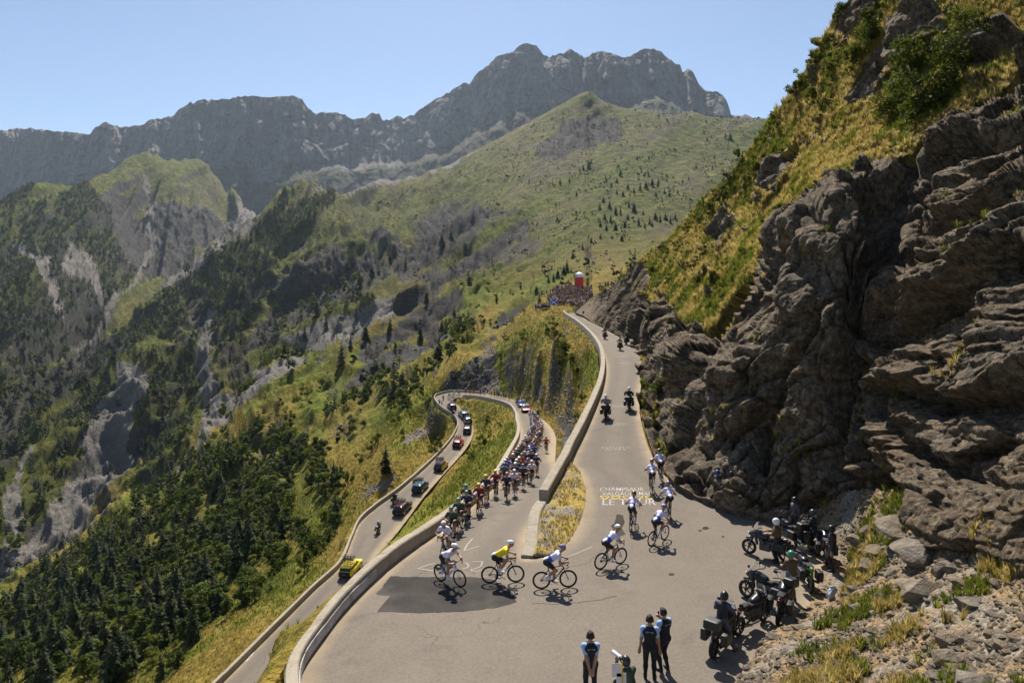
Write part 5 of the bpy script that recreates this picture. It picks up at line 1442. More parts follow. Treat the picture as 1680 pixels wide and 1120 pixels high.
# ---------------------------------------------------------------- cyclist in riding position (bike frame: x forward, z up, origin between the tyres' contact line and bottom bracket)
def cyclist_bones(th, stand=False, fingers=True):
    hip = (-0.10, 0, 1.08) if stand else (-0.19, 0, 1.03)
    chest = (0.29, 0, 1.33) if stand else (0.235, 0, 1.265)
    neck = (chest[0] + 0.115, 0, chest[2] + 0.115); head = (neck[0] + 0.085, 0, neck[2] + 0.095)
    feet, toes = [], []
    for s, a in ((-1, th), (1, th + math.pi)):
        px, pz = 0.172 * math.cos(a), 0.275 + 0.172 * math.sin(a)
        feet.append((px - 0.09, 0.115 * s, pz + 0.115)); toes.append((px + 0.07, 0.115 * s, pz + 0.03))
    return human(hip, chest, neck, head, (1, 0, -0.18), [(0.03, -0.165, 0.02), (0.03, 0.165, 0.02)], [(0.50, -0.21, 1.055), (0.50, 0.21, 1.055)], feet, toes,
                 [(1, -0.08, 0.3), (1, 0.08, 0.3)], [(-0.2, -0.7, -0.6), (-0.2, 0.7, -0.6)], 0.97, fingers, 0.075), head
def slot_rider(nm, t):
    s = np.zeros(len(nm), int)
    s[np.isin(nm, ["torso"])] = 1; s[np.isin(nm, ["torso2", "chest", "shoulder"])] = 2
    s[(nm == "upper_arm") & (t < 0.62)] = 2; s[nm == "pelvis"] = 3; s[(nm == "thigh") & (t < 0.72)] = 3
    s[(nm == "shank2") & (t > 0.55)] = 4; s[nm == "shoe"] = 4
    return s
RIDER_HI, RIDER_LO = [], []
for th, st in ((-0.4, False), (1.1, False), (2.4, False), (0.3, True)):
    B, hd = cyclist_bones(th, st)
    V, Q, nm, t, c = split_person(B, 0.0155, None)
    sl = slot_rider(nm, t); N_ = vnorm(V, Q)
    hv, hf = road_helmet(); hv = orient(hv, np.array(hd) + [0, 0, 0.045], (1, 0, -0.1))
    gv, gf = ellip((0.0, 0, 0), (0.103, 0.085, 0.022), 5, 18, -0.8); g2 = gf[(gv[gf].mean(1)[:, 0] > 0.035)]
    gv = orient(gv, np.array(hd) + [0.0, 0, 0.022], (1, 0, -0.15))
    d = dict(body=np_mesh("person", V, Q, M_SKIN),
             jersey=submesh("jersey", V, Q, (sl == 1) | (sl == 2), 0.008, [M_WHT, M_WHT], (sl == 2) * 1, N_),
             shorts=submesh("shorts", V, Q, sl == 3, 0.006, [M_DARKCLO], None, N_),
             helmet=np_mesh("helmet", hv, hf, M_WHT), glasses=np_mesh("sunglasses", gv, g2, M_GLASS), shoes=[])
    fn_ = np.cross(V[Q[:, 2]] - V[Q[:, 0]], V[Q[:, 3]] - V[Q[:, 1]]); fn_ /= np.maximum(1e-12, np.linalg.norm(fn_, axis=1, keepdims=True))
    d["number"] = submesh("race_number", V, Q, (nm == "torso") & (np.abs(c[:, 1]) < 0.06) & (fn_[:, 2] > 0.2) & (t < 0.5), 0.012, [M_WHT], None, N_)
    for sgn in (-1, 1):
        k = (sl == 4) & (np.sign(c[:, 1]) == sgn)
        d["shoes"].append(submesh("shoe", V, Q, k, 0.006, [M_WHT], None, N_))
    RIDER_HI.append(d)
for th, st in ((-0.4, False), (1.1, False), (2.6, False)):
    B, hd = cyclist_bones(th, st, False)
    V, Q, nm, t, c = split_person(B, 0.034, None, True)
    sl = slot_rider(nm, t)
    hv, hf = road_helmet(); hv = orient(hv * 1.05, np.array(hd) + [0, 0, 0.045], (1, 0, -0.1))
    VV, FF = merge([(V, Q), (hv, hf)])
    RIDER_LO.append(np_mesh("person", VV, FF, mats=[M_SKIN, M_WHT, M_WHT, M_DARKCLO, M_WHT, M_WHT], mi=np.r_[sl, np.full(len(hf), 5)]))

# ---------------------------------------------------------------- racing bicycle
def wheel_arrays(r=0.338, tube_r=0.014, rim=True, n=36, spokes=12):
    th = np.linspace(0, 2 * np.pi, n, endpoint=False)
    def ring(R_, prof):
        m = len(prof)
        V = np.array([[((R_ + a) * math.cos(q), b, (R_ + a) * math.sin(q)) for a, b in prof] for q in th]).reshape(-1, 3)
        i = np.arange(n)[:, None]; j = np.arange(m)[None]
        f = np.stack([i * m + j, i * m + (j + 1) % m, ((i + 1) % n) * m + (j + 1) % m, ((i + 1) % n) * m + j], -1).reshape(-1, 4)
        return V, f
    c8 = [(tube_r * math.cos(q), tube_r * math.sin(q)) for q in np.linspace(0, 2 * np.pi, 6, endpoint=False)]
    ty = ring(r - tube_r, c8)
    rm = ring(r - tube_r * 2.2, [(0.006, 0.011), (-0.042, 0.007), (-0.042, -0.007), (0.006, -0.011)])
    sp = [tube((0, -0.035, 0), (0, 0.035, 0), 0.022, 0.022, 8)]
    for k in range(spokes):
        q = 2 * np.pi * k / spokes; sp.append(tube((0.02 * math.cos(q + 1), 0.03 * (-1) ** k, 0.02 * math.sin(q + 1)), ((r - 0.06) * math.cos(q), 0, (r - 0.06) * math.sin(q)), 0.0022, 0.0022, 3))
    return ty, merge([rm] + sp)
BBp, RWp, FWp = (0, 0, 0.275), (-0.41, 0, 0.338), (0.585, 0, 0.338)
ST_, HT, HB = (-0.145, 0, 0.78), (0.40, 0, 0.86), (0.445, 0, 0.72)
frame_parts = [tube(BBp, ST_, 0.020, 0.018), tube(ST_, (0.405, 0, 0.845), 0.018, 0.018), tube(BBp, (0.435, 0, 0.745), 0.026, 0.026), tube(HT, HB, 0.022, 0.024, 8), tube(ST_, (-0.185, 0, 0.95), 0.014, 0.014)]
for s in (-1, 1): frame_parts += [tube((0, 0.03 * s, 0.275), (-0.41, 0.062 * s, 0.338), 0.011, 0.009), tube((-0.13, 0.02 * s, 0.72), (-0.41, 0.062 * s, 0.338), 0.009, 0.008)]
frame_a = merge(frame_parts)
fork_a = merge([tube((0.447, 0.05 * s, 0.70), (0.585, 0.052 * s, 0.338), 0.013, 0.009) for s in (-1, 1)] + [tube((0.447, -0.05, 0.70), (0.447, 0.05, 0.70), 0.016, 0.016)])
hb = [tube((0.40, 0, 0.88), (0.49, 0, 0.93), 0.014, 0.014), tube((0.49, -0.21, 0.93), (0.49, 0.21, 0.93), 0.013, 0.013)]
for s in (-1, 1): hb += [tube((0.49, 0.21 * s, 0.93), (0.575, 0.21 * s, 0.95), 0.013, 0.016), tube((0.575, 0.21 * s, 0.95), (0.59, 0.21 * s, 1.01), 0.017, 0.014), tube((0.57, 0.21 * s, 0.93), (0.575, 0.22 * s, 0.84), 0.012, 0.012), tube((0.575, 0.22 * s, 0.84), (0.48, 0.225 * s, 0.805), 0.012, 0.012), tube((0.58, 0.21 * s, 0.95), (0.60, 0.215 * s, 0.85), 0.007, 0.006)]
hbar_a = merge(hb)
def saddle_a():
    xs = np.linspace(0, 1, 8); V = []
    for x in xs:
        w = 0.068 * (1 - x) ** 0.8 + 0.020; zz = 0.978 + 0.008 * math.cos(x * 6)
        V += [(-0.32 + 0.27 * x, -w, zz - 0.02), (-0.32 + 0.27 * x, -w * 0.6, zz), (-0.32 + 0.27 * x, w * 0.6, zz), (-0.32 + 0.27 * x, w, zz - 0.02), (-0.32 + 0.27 * x, 0, zz - 0.035)]
    return np.array(V), grid_faces(8, 5, True)
ring_n = 16
crk = [tube((0, -0.06, 0.275), (0, -0.045, 0.275), 0.095, 0.095, ring_n), tube((0, -0.075, 0.275), (0.172 * math.cos(-0.4), -0.08, 0.275 + 0.172 * math.sin(-0.4)), 0.012, 0.010), tube((0, 0.06, 0.275), (-0.172 * math.cos(-0.4), 0.075, 0.275 - 0.172 * math.sin(-0.4)), 0.012, 0.010),
       tube((-0.41, -0.06, 0.338), (-0.41, -0.02, 0.338), 0.03, 0.055, 10), tube((0, -0.053, 0.365), (-0.41, -0.045, 0.39), 0.005, 0.005, 3), tube((0, -0.053, 0.185), (-0.39, -0.045, 0.26), 0.005, 0.005, 3)]
for a, s in ((-0.4, -1), (-0.4 + math.pi, 1)): crk.append(tube((0.172 * math.cos(a), 0.08 * s, 0.275 + 0.172 * math.sin(a)), (0.172 * math.cos(a), 0.14 * s, 0.275 + 0.172 * math.sin(a)), 0.016, 0.016))
crank_a = merge(crk)
ty_a, rm_a = wheel_arrays()
bottle_a = tube((-0.055, 0, 0.44), (-0.10, 0, 0.62), 0.036, 0.034, 8)
bottle_b = tube((0.12, 0, 0.45), (0.25, 0, 0.58), 0.036, 0.034, 8)
ME = dict(frame=np_mesh("frame", *frame_a, M_BLK), fork=np_mesh("fork", *fork_a, M_BLK), handlebar=np_mesh("handlebar", *hbar_a, M_BLK), saddle=np_mesh("saddle", *saddle_a(), M_BLK),
          crankset=np_mesh("crankset", *crank_a, M_BLK), tyre=np_mesh("tyre", *ty_a, M_RUB), wheel=np_mesh("wheel", *rm_a, M_BLK), b1=np_mesh("bottle", *bottle_a, M_WHT), b2=np_mesh("bottle", *bottle_b, M_WHT))
tl, rl = wheel_arrays(n=20, spokes=6)
def sh(a, d): return a[0] + np.array(d), a[1]
lowb = [(frame_a, 0), (fork_a, 0), (hbar_a, 1), (saddle_a(), 1), (crank_a, 1)] + [(sh(w_, c_), 1) for c_ in (RWp, FWp) for w_ in (tl, rl)] + [(bottle_a, 2)]
_mi = np.concatenate([np.full(len(a[1]), k) for a, k in lowb])
BIKE_LO = np_mesh("bicycle", *merge([a for a, k in lowb]), mats=[M_BLK, M_BLK, M_WHT], mi=_mi)
tm, rm2 = wheel_arrays(tube_r=0.026, n=14, spokes=5)
racks = [merge([tube(BBp, ST_, 0.03, 0.03), tube(ST_, (0.405, 0, 0.845), 0.03, 0.03), tube(BBp, (0.435, 0, 0.745), 0.036, 0.036), tube(HT, HB, 0.03, 0.03), tube(ST_, (-0.185, 0, 0.95), 0.02, 0.02), tube(BBp, RWp, 0.02, 0.02), tube((-0.13, 0, 0.72), RWp, 0.018, 0.018)])] + [fork_a, hb[1], saddle_a()] + [sh(w_, c_) for c_ in (RWp, FWp) for w_ in (tm, rm2)]
BIKE_RACK = np_mesh("bicycle", *merge(racks), mats=[M_BLK])

def setmat(o, slot, m):
    o.material_slots[slot].link = 'OBJECT'; o.material_slots[slot].material = m
def pose_m(p, fwd, roll=0.0):
    f = Vector(fwd).normalized(); y = Vector((0, 0, 1)).cross(f).normalized(); z = f.cross(y)
    m = Matrix((f, y, z)).transposed().to_4x4(); m.translation = Vector(p)
    return m @ Matrix.Rotation(roll, 4, 'X')
def bike_hi(M, label, frame_m, group=None, bottle_m=M_WHT, rim_m=M_BLK):
    e = empty("bicycle"); e.matrix_world = M
    for k in ("frame", "fork", "handlebar", "saddle", "crankset"):
        o = link(k, ME[k], e)
        if k in ("frame", "fork"): setmat(o, 0, frame_m)
    for c_ in (RWp, FWp):
        w_ = link("wheel", ME["wheel"], e, c_); setmat(w_, 0, rim_m); link("tyre", ME["tyre"], w_)
    for k in ("b1", "b2"): setmat(link("bottle", ME[k], e), 0, bottle_m)
    return tag(e, label, "bicycle", group)
def rider_hi(M, pose, label, low_m, up_m, shorts_m, helmet_m, shoe_m=M_WHT, skin=M_SKIN, group=None):
    d = RIDER_HI[pose]
    b = link("person", d["body"]); b.matrix_world = M
    j = link("jersey", d["jersey"], b); setmat(j, 0, low_m); setmat(j, 1, up_m)
    setmat(link("shorts", d["shorts"], b), 0, shorts_m)
    setmat(link("helmet", d["helmet"], b), 0, helmet_m)
    link("sunglasses", d["glasses"], b); link("race_number", d["number"], b)
    for s_ in d["shoes"]: setmat(link("shoe", s_, b), 0, shoe_m)
    return tag(b, label, "cyclist", group)

# ---------------------------------------------------------------- people on foot and on motorcycles
def stand_bones(pose):
    hip, chest, neck, head = (0, 0, 0.93), (0.01, 0, 1.33), (0.015, 0, 1.50), (0.035, 0, 1.62)
    sh = [(0, -0.175, 0.06), (0, 0.175, 0.06)]
    feet = [(0.0, -0.12, 0.09), (0.0, 0.12, 0.09)]; toes = [(0.16, -0.15, 0.035), (0.16, 0.15, 0.035)]
    kn = [(1, -0.05, 0), (1, 0.05, 0)]; el = [(-1, -0.6, 0), (-1, 0.6, 0)]; look = (1, 0, -0.05)
    hands = [(0.06, -0.27, 0.82), (0.06, 0.27, 0.82)]
    if pose == "behind": hands = [(-0.17, -0.05, 0.86), (-0.19, 0.06, 0.88)]; el = [(-0.6, -1, 0), (-0.6, 1, 0)]
    if pose == "phone": hands = [(0.30, -0.10, 1.38), (0.08, 0.25, 0.84)]; el = [(0, -0.8, -1), (-1, 0.6, 0)]
    if pose == "hold": hands = [(0.40, -0.14, 1.16), (0.38, 0.14, 1.12)]; el = [(-0.2, -0.8, -1), (-0.2, 0.8, -1)]; look = (1, 0, -0.35)
    if pose == "up": hands = [(0.10, -0.30, 1.86), (0.12, 0.32, 1.80)]; el = [(-0.2, -1, 0), (-0.2, 1, 0)]
    if pose == "clap": hands = [(0.30, -0.05, 1.32), (0.30, 0.05, 1.30)]; el = [(0, -1, -0.8), (0, 1, -0.8)]
    if pose == "sit":      # astride a motorcycle, hands on the bar
        hip, chest, neck, head = (-0.20, 0, 0.95), (-0.06, 0, 1.34), (-0.03, 0, 1.51), (0.01, 0, 1.63)
        hands = [(0.40, -0.33, 1.10), (0.40, 0.33, 1.10)]; el = [(-0.3, -1, -0.6), (-0.3, 1, -0.6)]
        feet = [(0.0, -0.24, 0.38), (0.0, 0.24, 0.38)]; toes = [(0.15, -0.25, 0.34), (0.15, 0.25, 0.34)]; kn = [(1, -0.4, 0.5), (1, 0.4, 0.5)]
    if pose == "read":     # astride, feet on the ground, looking down at a sheet
        hip, chest, neck, head = (-0.20, 0, 0.93), (-0.13, 0, 1.32), (-0.10, 0, 1.49), (-0.05, 0, 1.60)
        hands = [(0.22, -0.10, 1.14), (0.22, 0.12, 1.12)]; el = [(-0.3, -1, -0.6), (-0.3, 1, -0.6)]; look = (1, 0.2, -0.4)
        feet = [(0.0, -0.34, 0.10), (0.0, 0.34, 0.10)]; toes = [(0.16, -0.36, 0.04), (0.16, 0.36, 0.04)]; kn = [(1, -0.7, 0.2), (1, 0.7, 0.2)]
    if pose == "pillion":
        hip, chest, neck, head = (-0.55, 0, 1.04), (-0.46, 0, 1.43), (-0.44, 0, 1.60), (-0.41, 0, 1.72)
        hands = [(-0.16, -0.20, 1.12), (-0.12, 0.16, 1.30)]; el = [(-0.3, -1, -0.6), (-0.3, 1, -0.6)]
        feet = [(-0.35, -0.25, 0.50), (-0.35, 0.25, 0.50)]; toes = [(-0.20, -0.26, 0.46), (-0.20, 0.26, 0.46)]; kn = [(1, -0.5, 0.5), (1, 0.5, 0.5)]
    if pose == "crouch":
        hip, chest, neck, head = (-0.10, 0, 0.36), (0.10, 0, 0.74), (0.14, 0, 0.90), (0.19, 0, 1.01)
        hands = [(0.42, -0.06, 0.92), (0.48, 0.06, 0.90)]; el = [(0, -0.7, -1), (0, 0.7, -1)]
        feet = [(0.10, -0.17, 0.09), (0.10, 0.17, 0.09)]; toes = [(0.26, -0.19, 0.035), (0.26, 0.19, 0.035)]; kn = [(1, -0.4, 0.8), (1, 0.4, 0.8)]
    return human(hip, chest, neck, head, look, sh, hands, feet, toes, kn, el, 1.06), np.array(head), np.array(look, float)
_pp = {}
def person_parts(pose, sleeves=True, trousers=True):
    key = (pose, sleeves)
    if key not in _pp:
        B, hd, look = stand_bones(pose)
        V, Q, nm, t, c = split_person(B, 0.0165, None)
        N_ = vnorm(V, Q)
        top = np.isin(nm, ["torso", "torso2", "chest", "shoulder"]) | ((nm == "upper_arm") & (t < (2 if sleeves else 0.75))) | ((nm == "forearm") & sleeves & (t < 0.9))
        tr = np.isin(nm, ["pelvis", "thigh", "shank", "shank2"])
        vest = np.isin(nm, ["torso", "torso2", "chest"]) & ~((nm == "torso") & (t < 0.05))
        hairm = (nm == "head") & ((c - hd) @ (look / np.linalg.norm(look)) < 0.03) & (c[:, 2] > hd[2] - 0.03)
        d = dict(body=np_mesh("person", V, Q, M_SKIN), top=submesh("jacket" if sleeves else "shirt", V, Q, top, 0.010, [M_DARKCLO], None, N_),
                 trousers=submesh("trousers", V, Q, tr, 0.012, [M_DARKCLO], None, N_), vest=submesh("vest", V, Q, vest, 0.026, [M_DARKCLO], None, N_),
                 hair=submesh("hair", V, Q, hairm, 0.012, [M_HAIR], None, N_), shoes=[], head=hd, look=look)
        for s_ in (-1, 1): d["shoes"].append(submesh("shoe", V, Q, (nm == "shoe") & (np.sign(c[:, 1]) == s_), 0.008, [M_BLK], None, N_))
        hv, hf = full_helmet(); d["helmet"] = np_mesh("helmet", orient(hv, hd + [0, 0, 0.0], look), hf, M_WHT)
        vv, vf = ellip((0.012, 0, 0.0), (0.142, 0.122, 0.062), 6, 20, -0.75); kf = vf[vv[vf].mean(1)[:, 0] > 0.06]
        d["visor"] = np_mesh("visor", orient(vv, hd + [0, 0, 0.015], look), kf, M_GLASS)
        # folded field cap of the officers
        cap = []
        for x in np.linspace(-0.12, 0.12, 9):
            w = 0.085 * math.sqrt(max(0.02, 1 - (x / 0.125) ** 2)); pk = 0.075 + 0.035 * (1 - abs(x) / 0.12)
            cap += [(x, -w, 0.045), (x, -w * 0.8, 0.085), (x, -0.008, 0.075 + pk * 0.75), (x, 0.008, 0.075 + pk * 0.75), (x, w * 0.8, 0.085), (x, w, 0.045)]
        d["cap"] = np_mesh("cap", orient(np.array(cap), hd + [0, 0, 0.01], look), grid_faces(9, 6), M_DARKCLO)
        _pp[key] = d
    return _pp[key]
def person(pose, M, label, top_m, trouser_m, head_gear="helmet", gear_m=M_WHT, vest_m=None, sleeves=True, group=None, shoe_m=M_BLK):
    d = person_parts(pose, sleeves)
    b = link("person", d["body"]); b.matrix_world = M
    setmat(link("jacket" if sleeves else "shirt", d["top"], b), 0, top_m); setmat(link("trousers", d["trousers"], b), 0, trouser_m)
    for s_ in d["shoes"]: setmat(link("shoe", s_, b), 0, shoe_m)
    if vest_m: setmat(link("vest", d["vest"], b), 0, vest_m)
    if head_gear == "helmet":
        h = link("helmet", d["helmet"], b); setmat(h, 0, gear_m); link("visor", d["visor"], h)
    else:
        link("hair", d["hair"], b)
        if head_gear == "cap": setmat(link("cap", d["cap"], b), 0, gear_m)
    return tag(b, label, "person", group)

# ---------------------------------------------------------------- motorcycle
def rbox(c, s, r=0.03):
    c, s = np.array(c, float), np.array(s, float) / 2 - r
    return lambda p: (np.linalg.norm(np.maximum(np.abs(p - c) - s, 0), axis=1) + np.minimum(0, np.max(np.abs(p - c) - s, axis=1)) - r)
def cap_(a, b, ra, rb): return lambda p: bone_d(p.astype(np.float32), a, b, ra, rb)[0]
def union(fs, k=0.02):
    return lambda p: -k * np.log(sum(np.exp(np.clip(-f(p) / k, -60, 40)) for f in fs) + 1e-26)
def blob(name, fs, lo, hi, m, res=0.035, k=0.025):
    return np_mesh(name, *net(union(fs, k), lo, hi, res), m)
M_GUN = paint((0.075, 0.075, 0.08), 0.4, 0.6, name="gunmetal")
tyM, rmM = wheel_arrays(0.315, 0.062, n=24, spokes=6)
def fat_spokes():
    ps = []
    for k in range(5):
        q = 2 * np.pi * k / 5; ps.append(tube((0, 0, 0), (0.21 * math.cos(q), 0, 0.21 * math.sin(q)), 0.03, 0.022, 5))
    th = np.linspace(0, 2 * np.pi, 24, endpoint=False)
    prof = [(0.205, -0.05), (0.235, -0.055), (0.235, 0.055), (0.205, 0.05)]
    V = np.array([[(a * math.cos(q), b, a * math.sin(q)) for a, b in prof] for q in th]).reshape(-1, 3)
    i = np.arange(24)[:, None]; j = np.arange(4)[None]
    f = np.stack([i * 4 + j, i * 4 + (j + 1) % 4, ((i + 1) % 24) * 4 + (j + 1) % 4, ((i + 1) % 24) * 4 + j], -1).reshape(-1, 4)
    disc = [tube((0, s * 0.07, 0), (0, s * 0.075, 0), 0.14, 0.14, 16) for s in (-1, 1)]
    return merge([(V, f)] + ps + disc)
MM = dict(
 tyre=np_mesh("tyre", *tyM, M_RUB), wheel=np_mesh("wheel", *fat_spokes(), M_GUN),
 tank=blob("fuel_tank", [cap_((0.02, 0, 0.86), (0.28, 0, 0.90), 0.13, 0.16), cap_((0.05, -0.06, 0.84), (0.28, -0.09, 0.88), 0.10, 0.12), cap_((0.05, 0.06, 0.84), (0.28, 0.09, 0.88), 0.10, 0.12)], (-0.25, -0.35, 0.6), (0.6, 0.35, 1.2), M_BLK),
 fairing=blob("fairing", [cap_((0.42, -0.10, 0.92), (0.66, -0.03, 0.88), 0.11, 0.09), cap_((0.42, 0.10, 0.92), (0.66, 0.03, 0.88), 0.11, 0.09), cap_((0.42, -0.16, 0.86), (0.34, -0.19, 0.55), 0.07, 0.06), cap_((0.42, 0.16, 0.86), (0.34, 0.19, 0.55), 0.07, 0.06), cap_((0.60, 0, 0.70), (0.85, 0, 0.66), 0.05, 0.04)], (0.1, -0.4, 0.35), (1.0, 0.4, 1.2), M_BLK),
 seat=blob("seat", [rbox((-0.16, 0, 0.82), (0.42, 0.26, 0.10), 0.045), rbox((-0.50, 0, 0.89), (0.36, 0.24, 0.10), 0.045), cap_((-0.3, 0, 0.84), (-0.4, 0, 0.88), 0.07, 0.07)], (-0.85, -0.25, 0.65), (0.2, 0.25, 1.1), M_RUB),
 engine=blob("engine", [rbox((0.05, 0, 0.45), (0.46, 0.34, 0.30), 0.05), cap_((0.12, -0.12, 0.6), (0.22, -0.12, 0.72), 0.10, 0.08), cap_((0.12, 0.12, 0.6), (0.22, 0.12, 0.72), 0.10, 0.08), rbox((-0.15, 0, 0.62), (0.5, 0.20, 0.22), 0.05)], (-0.5, -0.3, 0.2), (0.45, 0.3, 0.85), M_GUN),
 tail=blob("tail", [cap_((-0.45, 0, 0.80), (-0.80, 0, 0.88), 0.10, 0.06), cap_((-0.85, 0, 0.62), (-0.78, 0, 0.80), 0.05, 0.06)], (-1.05, -0.25, 0.5), (-0.3, 0.25, 1.05), M_BLK),
 fork=np_mesh("fork", *net(union([cap_((0.74, s * 0.10, 0.315), (0.50, s * 0.10, 0.98), 0.03, 0.03) for s in (-1, 1)] + [cap_((0.54, -0.10, 0.86), (0.54, 0.10, 0.86), 0.035, 0.035), cap_((0.74, -0.10, 0.315), (0.74, 0.10, 0.315), 0.025, 0.025)], 0.008), (0.4, -0.2, 0.2), (0.9, 0.2, 1.1), 0.022), M_GUN),
 swingarm=np_mesh("swingarm", *net(union([cap_((-0.74, s * 0.10, 0.315), (-0.05, s * 0.10, 0.42), 0.032, 0.04) for s in (-1, 1)] + [cap_((-0.08, -0.10, 0.42), (-0.08, 0.10, 0.42), 0.04, 0.04)], 0.008), (-0.85, -0.2, 0.2), (0.1, 0.2, 0.6), 0.025), M_GUN),
 handlebar=np_mesh("handlebar", *merge([tube((0.47, 0, 1.02), (0.42, s * 0.22, 1.07), 0.014, 0.014) for s in (-1, 1)] + [tube((0.42, s * 0.22, 1.07), (0.36, s * 0.40, 1.06), 0.016, 0.018) for s in (-1, 1)]), M_BLK),
 exhaust=np_mesh("exhaust", *merge([tube((0.1, -0.20, 0.30), (-0.35, -0.20, 0.32), 0.03, 0.03, 8), tube((-0.35, -0.20, 0.32), (-0.85, -0.22, 0.45), 0.045, 0.055, 10)]), M_CHROME),
 headlight=np_mesh("headlight", *ellip((0, 0, 0), (0.05, 0.09, 0.06), 6, 12, -0.95), paint((0.8, 0.8, 0.75), 0.1, spec=0.8, name="lamp_glass")),
 taillight=np_mesh("tail_light", *ellip((0, 0, 0), (0.03, 0.07, 0.03), 5, 10, -0.95), paint((0.35, 0.01, 0.01), 0.2, name="red_lens")),
 pannier=np_mesh("pannier", *net(rbox((0, 0, 0), (0.46, 0.21, 0.36), 0.05), (-0.3, -0.2, -0.25), (0.3, 0.2, 0.25), 0.035), M_BLK),
 topcase=np_mesh("top_case", *net(rbox((0, 0, 0), (0.38, 0.48, 0.30), 0.07), (-0.3, -0.3, -0.25), (0.3, 0.3, 0.25), 0.035), M_BLK))
def screen_mesh():
    V = []
    for a in np.linspace(0, 1, 6):
        for b in np.linspace(-1, 1, 7):
            V.append((0.66 - 0.24 * a - 0.06 * b * b, b * (0.19 - 0.03 * a), 0.98 + 0.40 * a - 0.03 * b * b))
    return np_mesh("windscreen", V, grid_faces(6, 7), M_SCREEN)
_ts = NT("clear_screen", 0.05, 0.5); _ts.b.inputs["Transmission Weight"].default_value = 0.85; _ts.b.inputs["IOR"].default_value = 1.05
M_SCREEN = _ts.color((0.75, 0.8, 0.82))
MM["screen"] = screen_mesh()
MM["mirror"] = np_mesh("mirror", *merge([tube((0, 0, 0), (0.05, 0.10, 0.14), 0.008, 0.008, 5), sh(ellip((0, 0, 0), (0.025, 0.075, 0.05), 6, 10, -0.95), (0.05, 0.13, 0.17))]), M_BLK)
MM["board"] = np_mesh("map_board", *merge([net(rbox((0, 0, 0), (0.02, 0.22, 0.16), 0.008), (-0.05, -0.15, -0.12), (0.05, 0.15, 0.12), 0.02)]), M_WHT)
def moto(M, label, body_m, cat="motorcycle", group=None, cases=True, case_m=M_BLK, top=True, board=False, screen=True, accent=None):
    e = empty("motorcycle"); e.matrix_world = M
    for k in ("tank", "fairing", "tail"): setmat(link(MM[k].name.split('.')[0], MM[k], e), 0, accent if (accent and k == "tail") else body_m)
    for k in ("seat", "engine", "fork", "swingarm", "handlebar", "exhaust"): link(MM[k].name.split('.')[0], MM[k], e)
    for x in (-0.74, 0.74):
        w_ = link("wheel", MM["wheel"], e, (x, 0, 0.315)); link("tyre", MM["tyre"], w_)
    link("headlight", MM["headlight"], e, (0.74, 0, 0.88)); link("tail_light", MM["taillight"], e, (-0.88, 0, 0.86))
    if screen: link("windscreen", MM["screen"], e)
    a = link("mirror", MM["mirror"], e, (0.42, 0.22, 1.07)); b = link("mirror", MM["mirror"], e, (0.42, -0.22, 1.07)); b.scale = (1, -1, 1)
    if cases:
        for s_ in (-1, 1): setmat(link("pannier", MM["pannier"], e, (-0.62, 0.31 * s_, 0.62)), 0, case_m)
    if top: setmat(link("top_case", MM["topcase"], e, (-0.92, 0, 1.07)), 0, case_m)
    if board:
        q = link("map_board", MM["board"], e, (0.36, 0, 1.18)); q.rotation_euler = (0, R(-55), 0)
    return tag(e, label, cat, group)

# ---------------------------------------------------------------- estate car with roof rack
def loft(sec, cap=True):
    n, m = len(sec), len(sec[0]); V = np.array(sec, float).reshape(-1, 3); f = grid_faces(n, m, True)
    return V, f
def ring_sec(x, w, z0, z1, cr=0.3, m=16):
    out = []
    for k in range(m):
        q = 2 * math.pi * (k + 0.5) / m; cx, cz = math.cos(q), math.sin(q)
        sx = math.copysign(abs(cx) ** cr, cx); sz = math.copysign(abs(cz) ** cr, cz)
        out.append((x, w * sx, (z0 + z1) / 2 + (z1 - z0) / 2 * sz))
    return out
body_s = [ring_sec(-2.30, 0.70, 0.45, 0.85), ring_sec(-2.27, 0.84, 0.34, 0.98), ring_sec(-1.9, 0.90, 0.26, 1.00), ring_sec(-0.6, 0.92, 0.22, 0.98), ring_sec(0.7, 0.92, 0.22, 0.96), ring_sec(1.1, 0.91, 0.23, 0.94), ring_sec(1.8, 0.88, 0.26, 0.84), ring_sec(2.15, 0.80, 0.32, 0.74), ring_sec(2.32, 0.60, 0.40, 0.62)]
cab_s = [ring_sec(-2.18, 0.66, 0.93, 1.02, 0.5), ring_sec(-2.0, 0.72, 0.93, 1.34, 0.45), ring_sec(-1.75, 0.74, 0.93, 1.44, 0.42), ring_sec(-0.6, 0.76, 0.93, 1.49, 0.42), ring_sec(0.2, 0.75, 0.93, 1.46, 0.42), ring_sec(0.75, 0.73, 0.92, 1.20, 0.45), ring_sec(1.15, 0.70, 0.90, 0.95, 0.5)]
def rect_patch(name, m, pts): return np_mesh(name, pts, [(0, 1, 2, 3)], m, smooth=False)
cbv, cbf = loft(body_s); ccv, ccf = loft(cab_s)
roof_f = ccv[ccf].mean(1)[:, 2] > 1.40
CM = dict(body=np_mesh("body", cbv, cbf, M_BLK), cabin=np_mesh("windows", ccv, ccf[~roof_f], M_GLASS), roof=None, tyre=MM["tyre"])
rfv = ccv.copy(); rfv[:, 2] += 0.012
CM["roof"] = np_mesh("roof", rfv, ccf[ccv[ccf].mean(1)[:, 2] > 1.36], M_BLK)
CM["pillar"] = np_mesh("pillars", *merge([tube((x0, s * y0, 0.98), (x1, s * y1, 1.42), 0.035, 0.03, 5) for s in (-1, 1) for x0, y0, x1, y1 in ((-0.75, 0.80, -0.75, 0.72), (0.98, 0.76, 0.25, 0.68), (-2.05, 0.76, -1.80, 0.66), (0.3, 0.81, 0.22, 0.72))]), M_BLK)
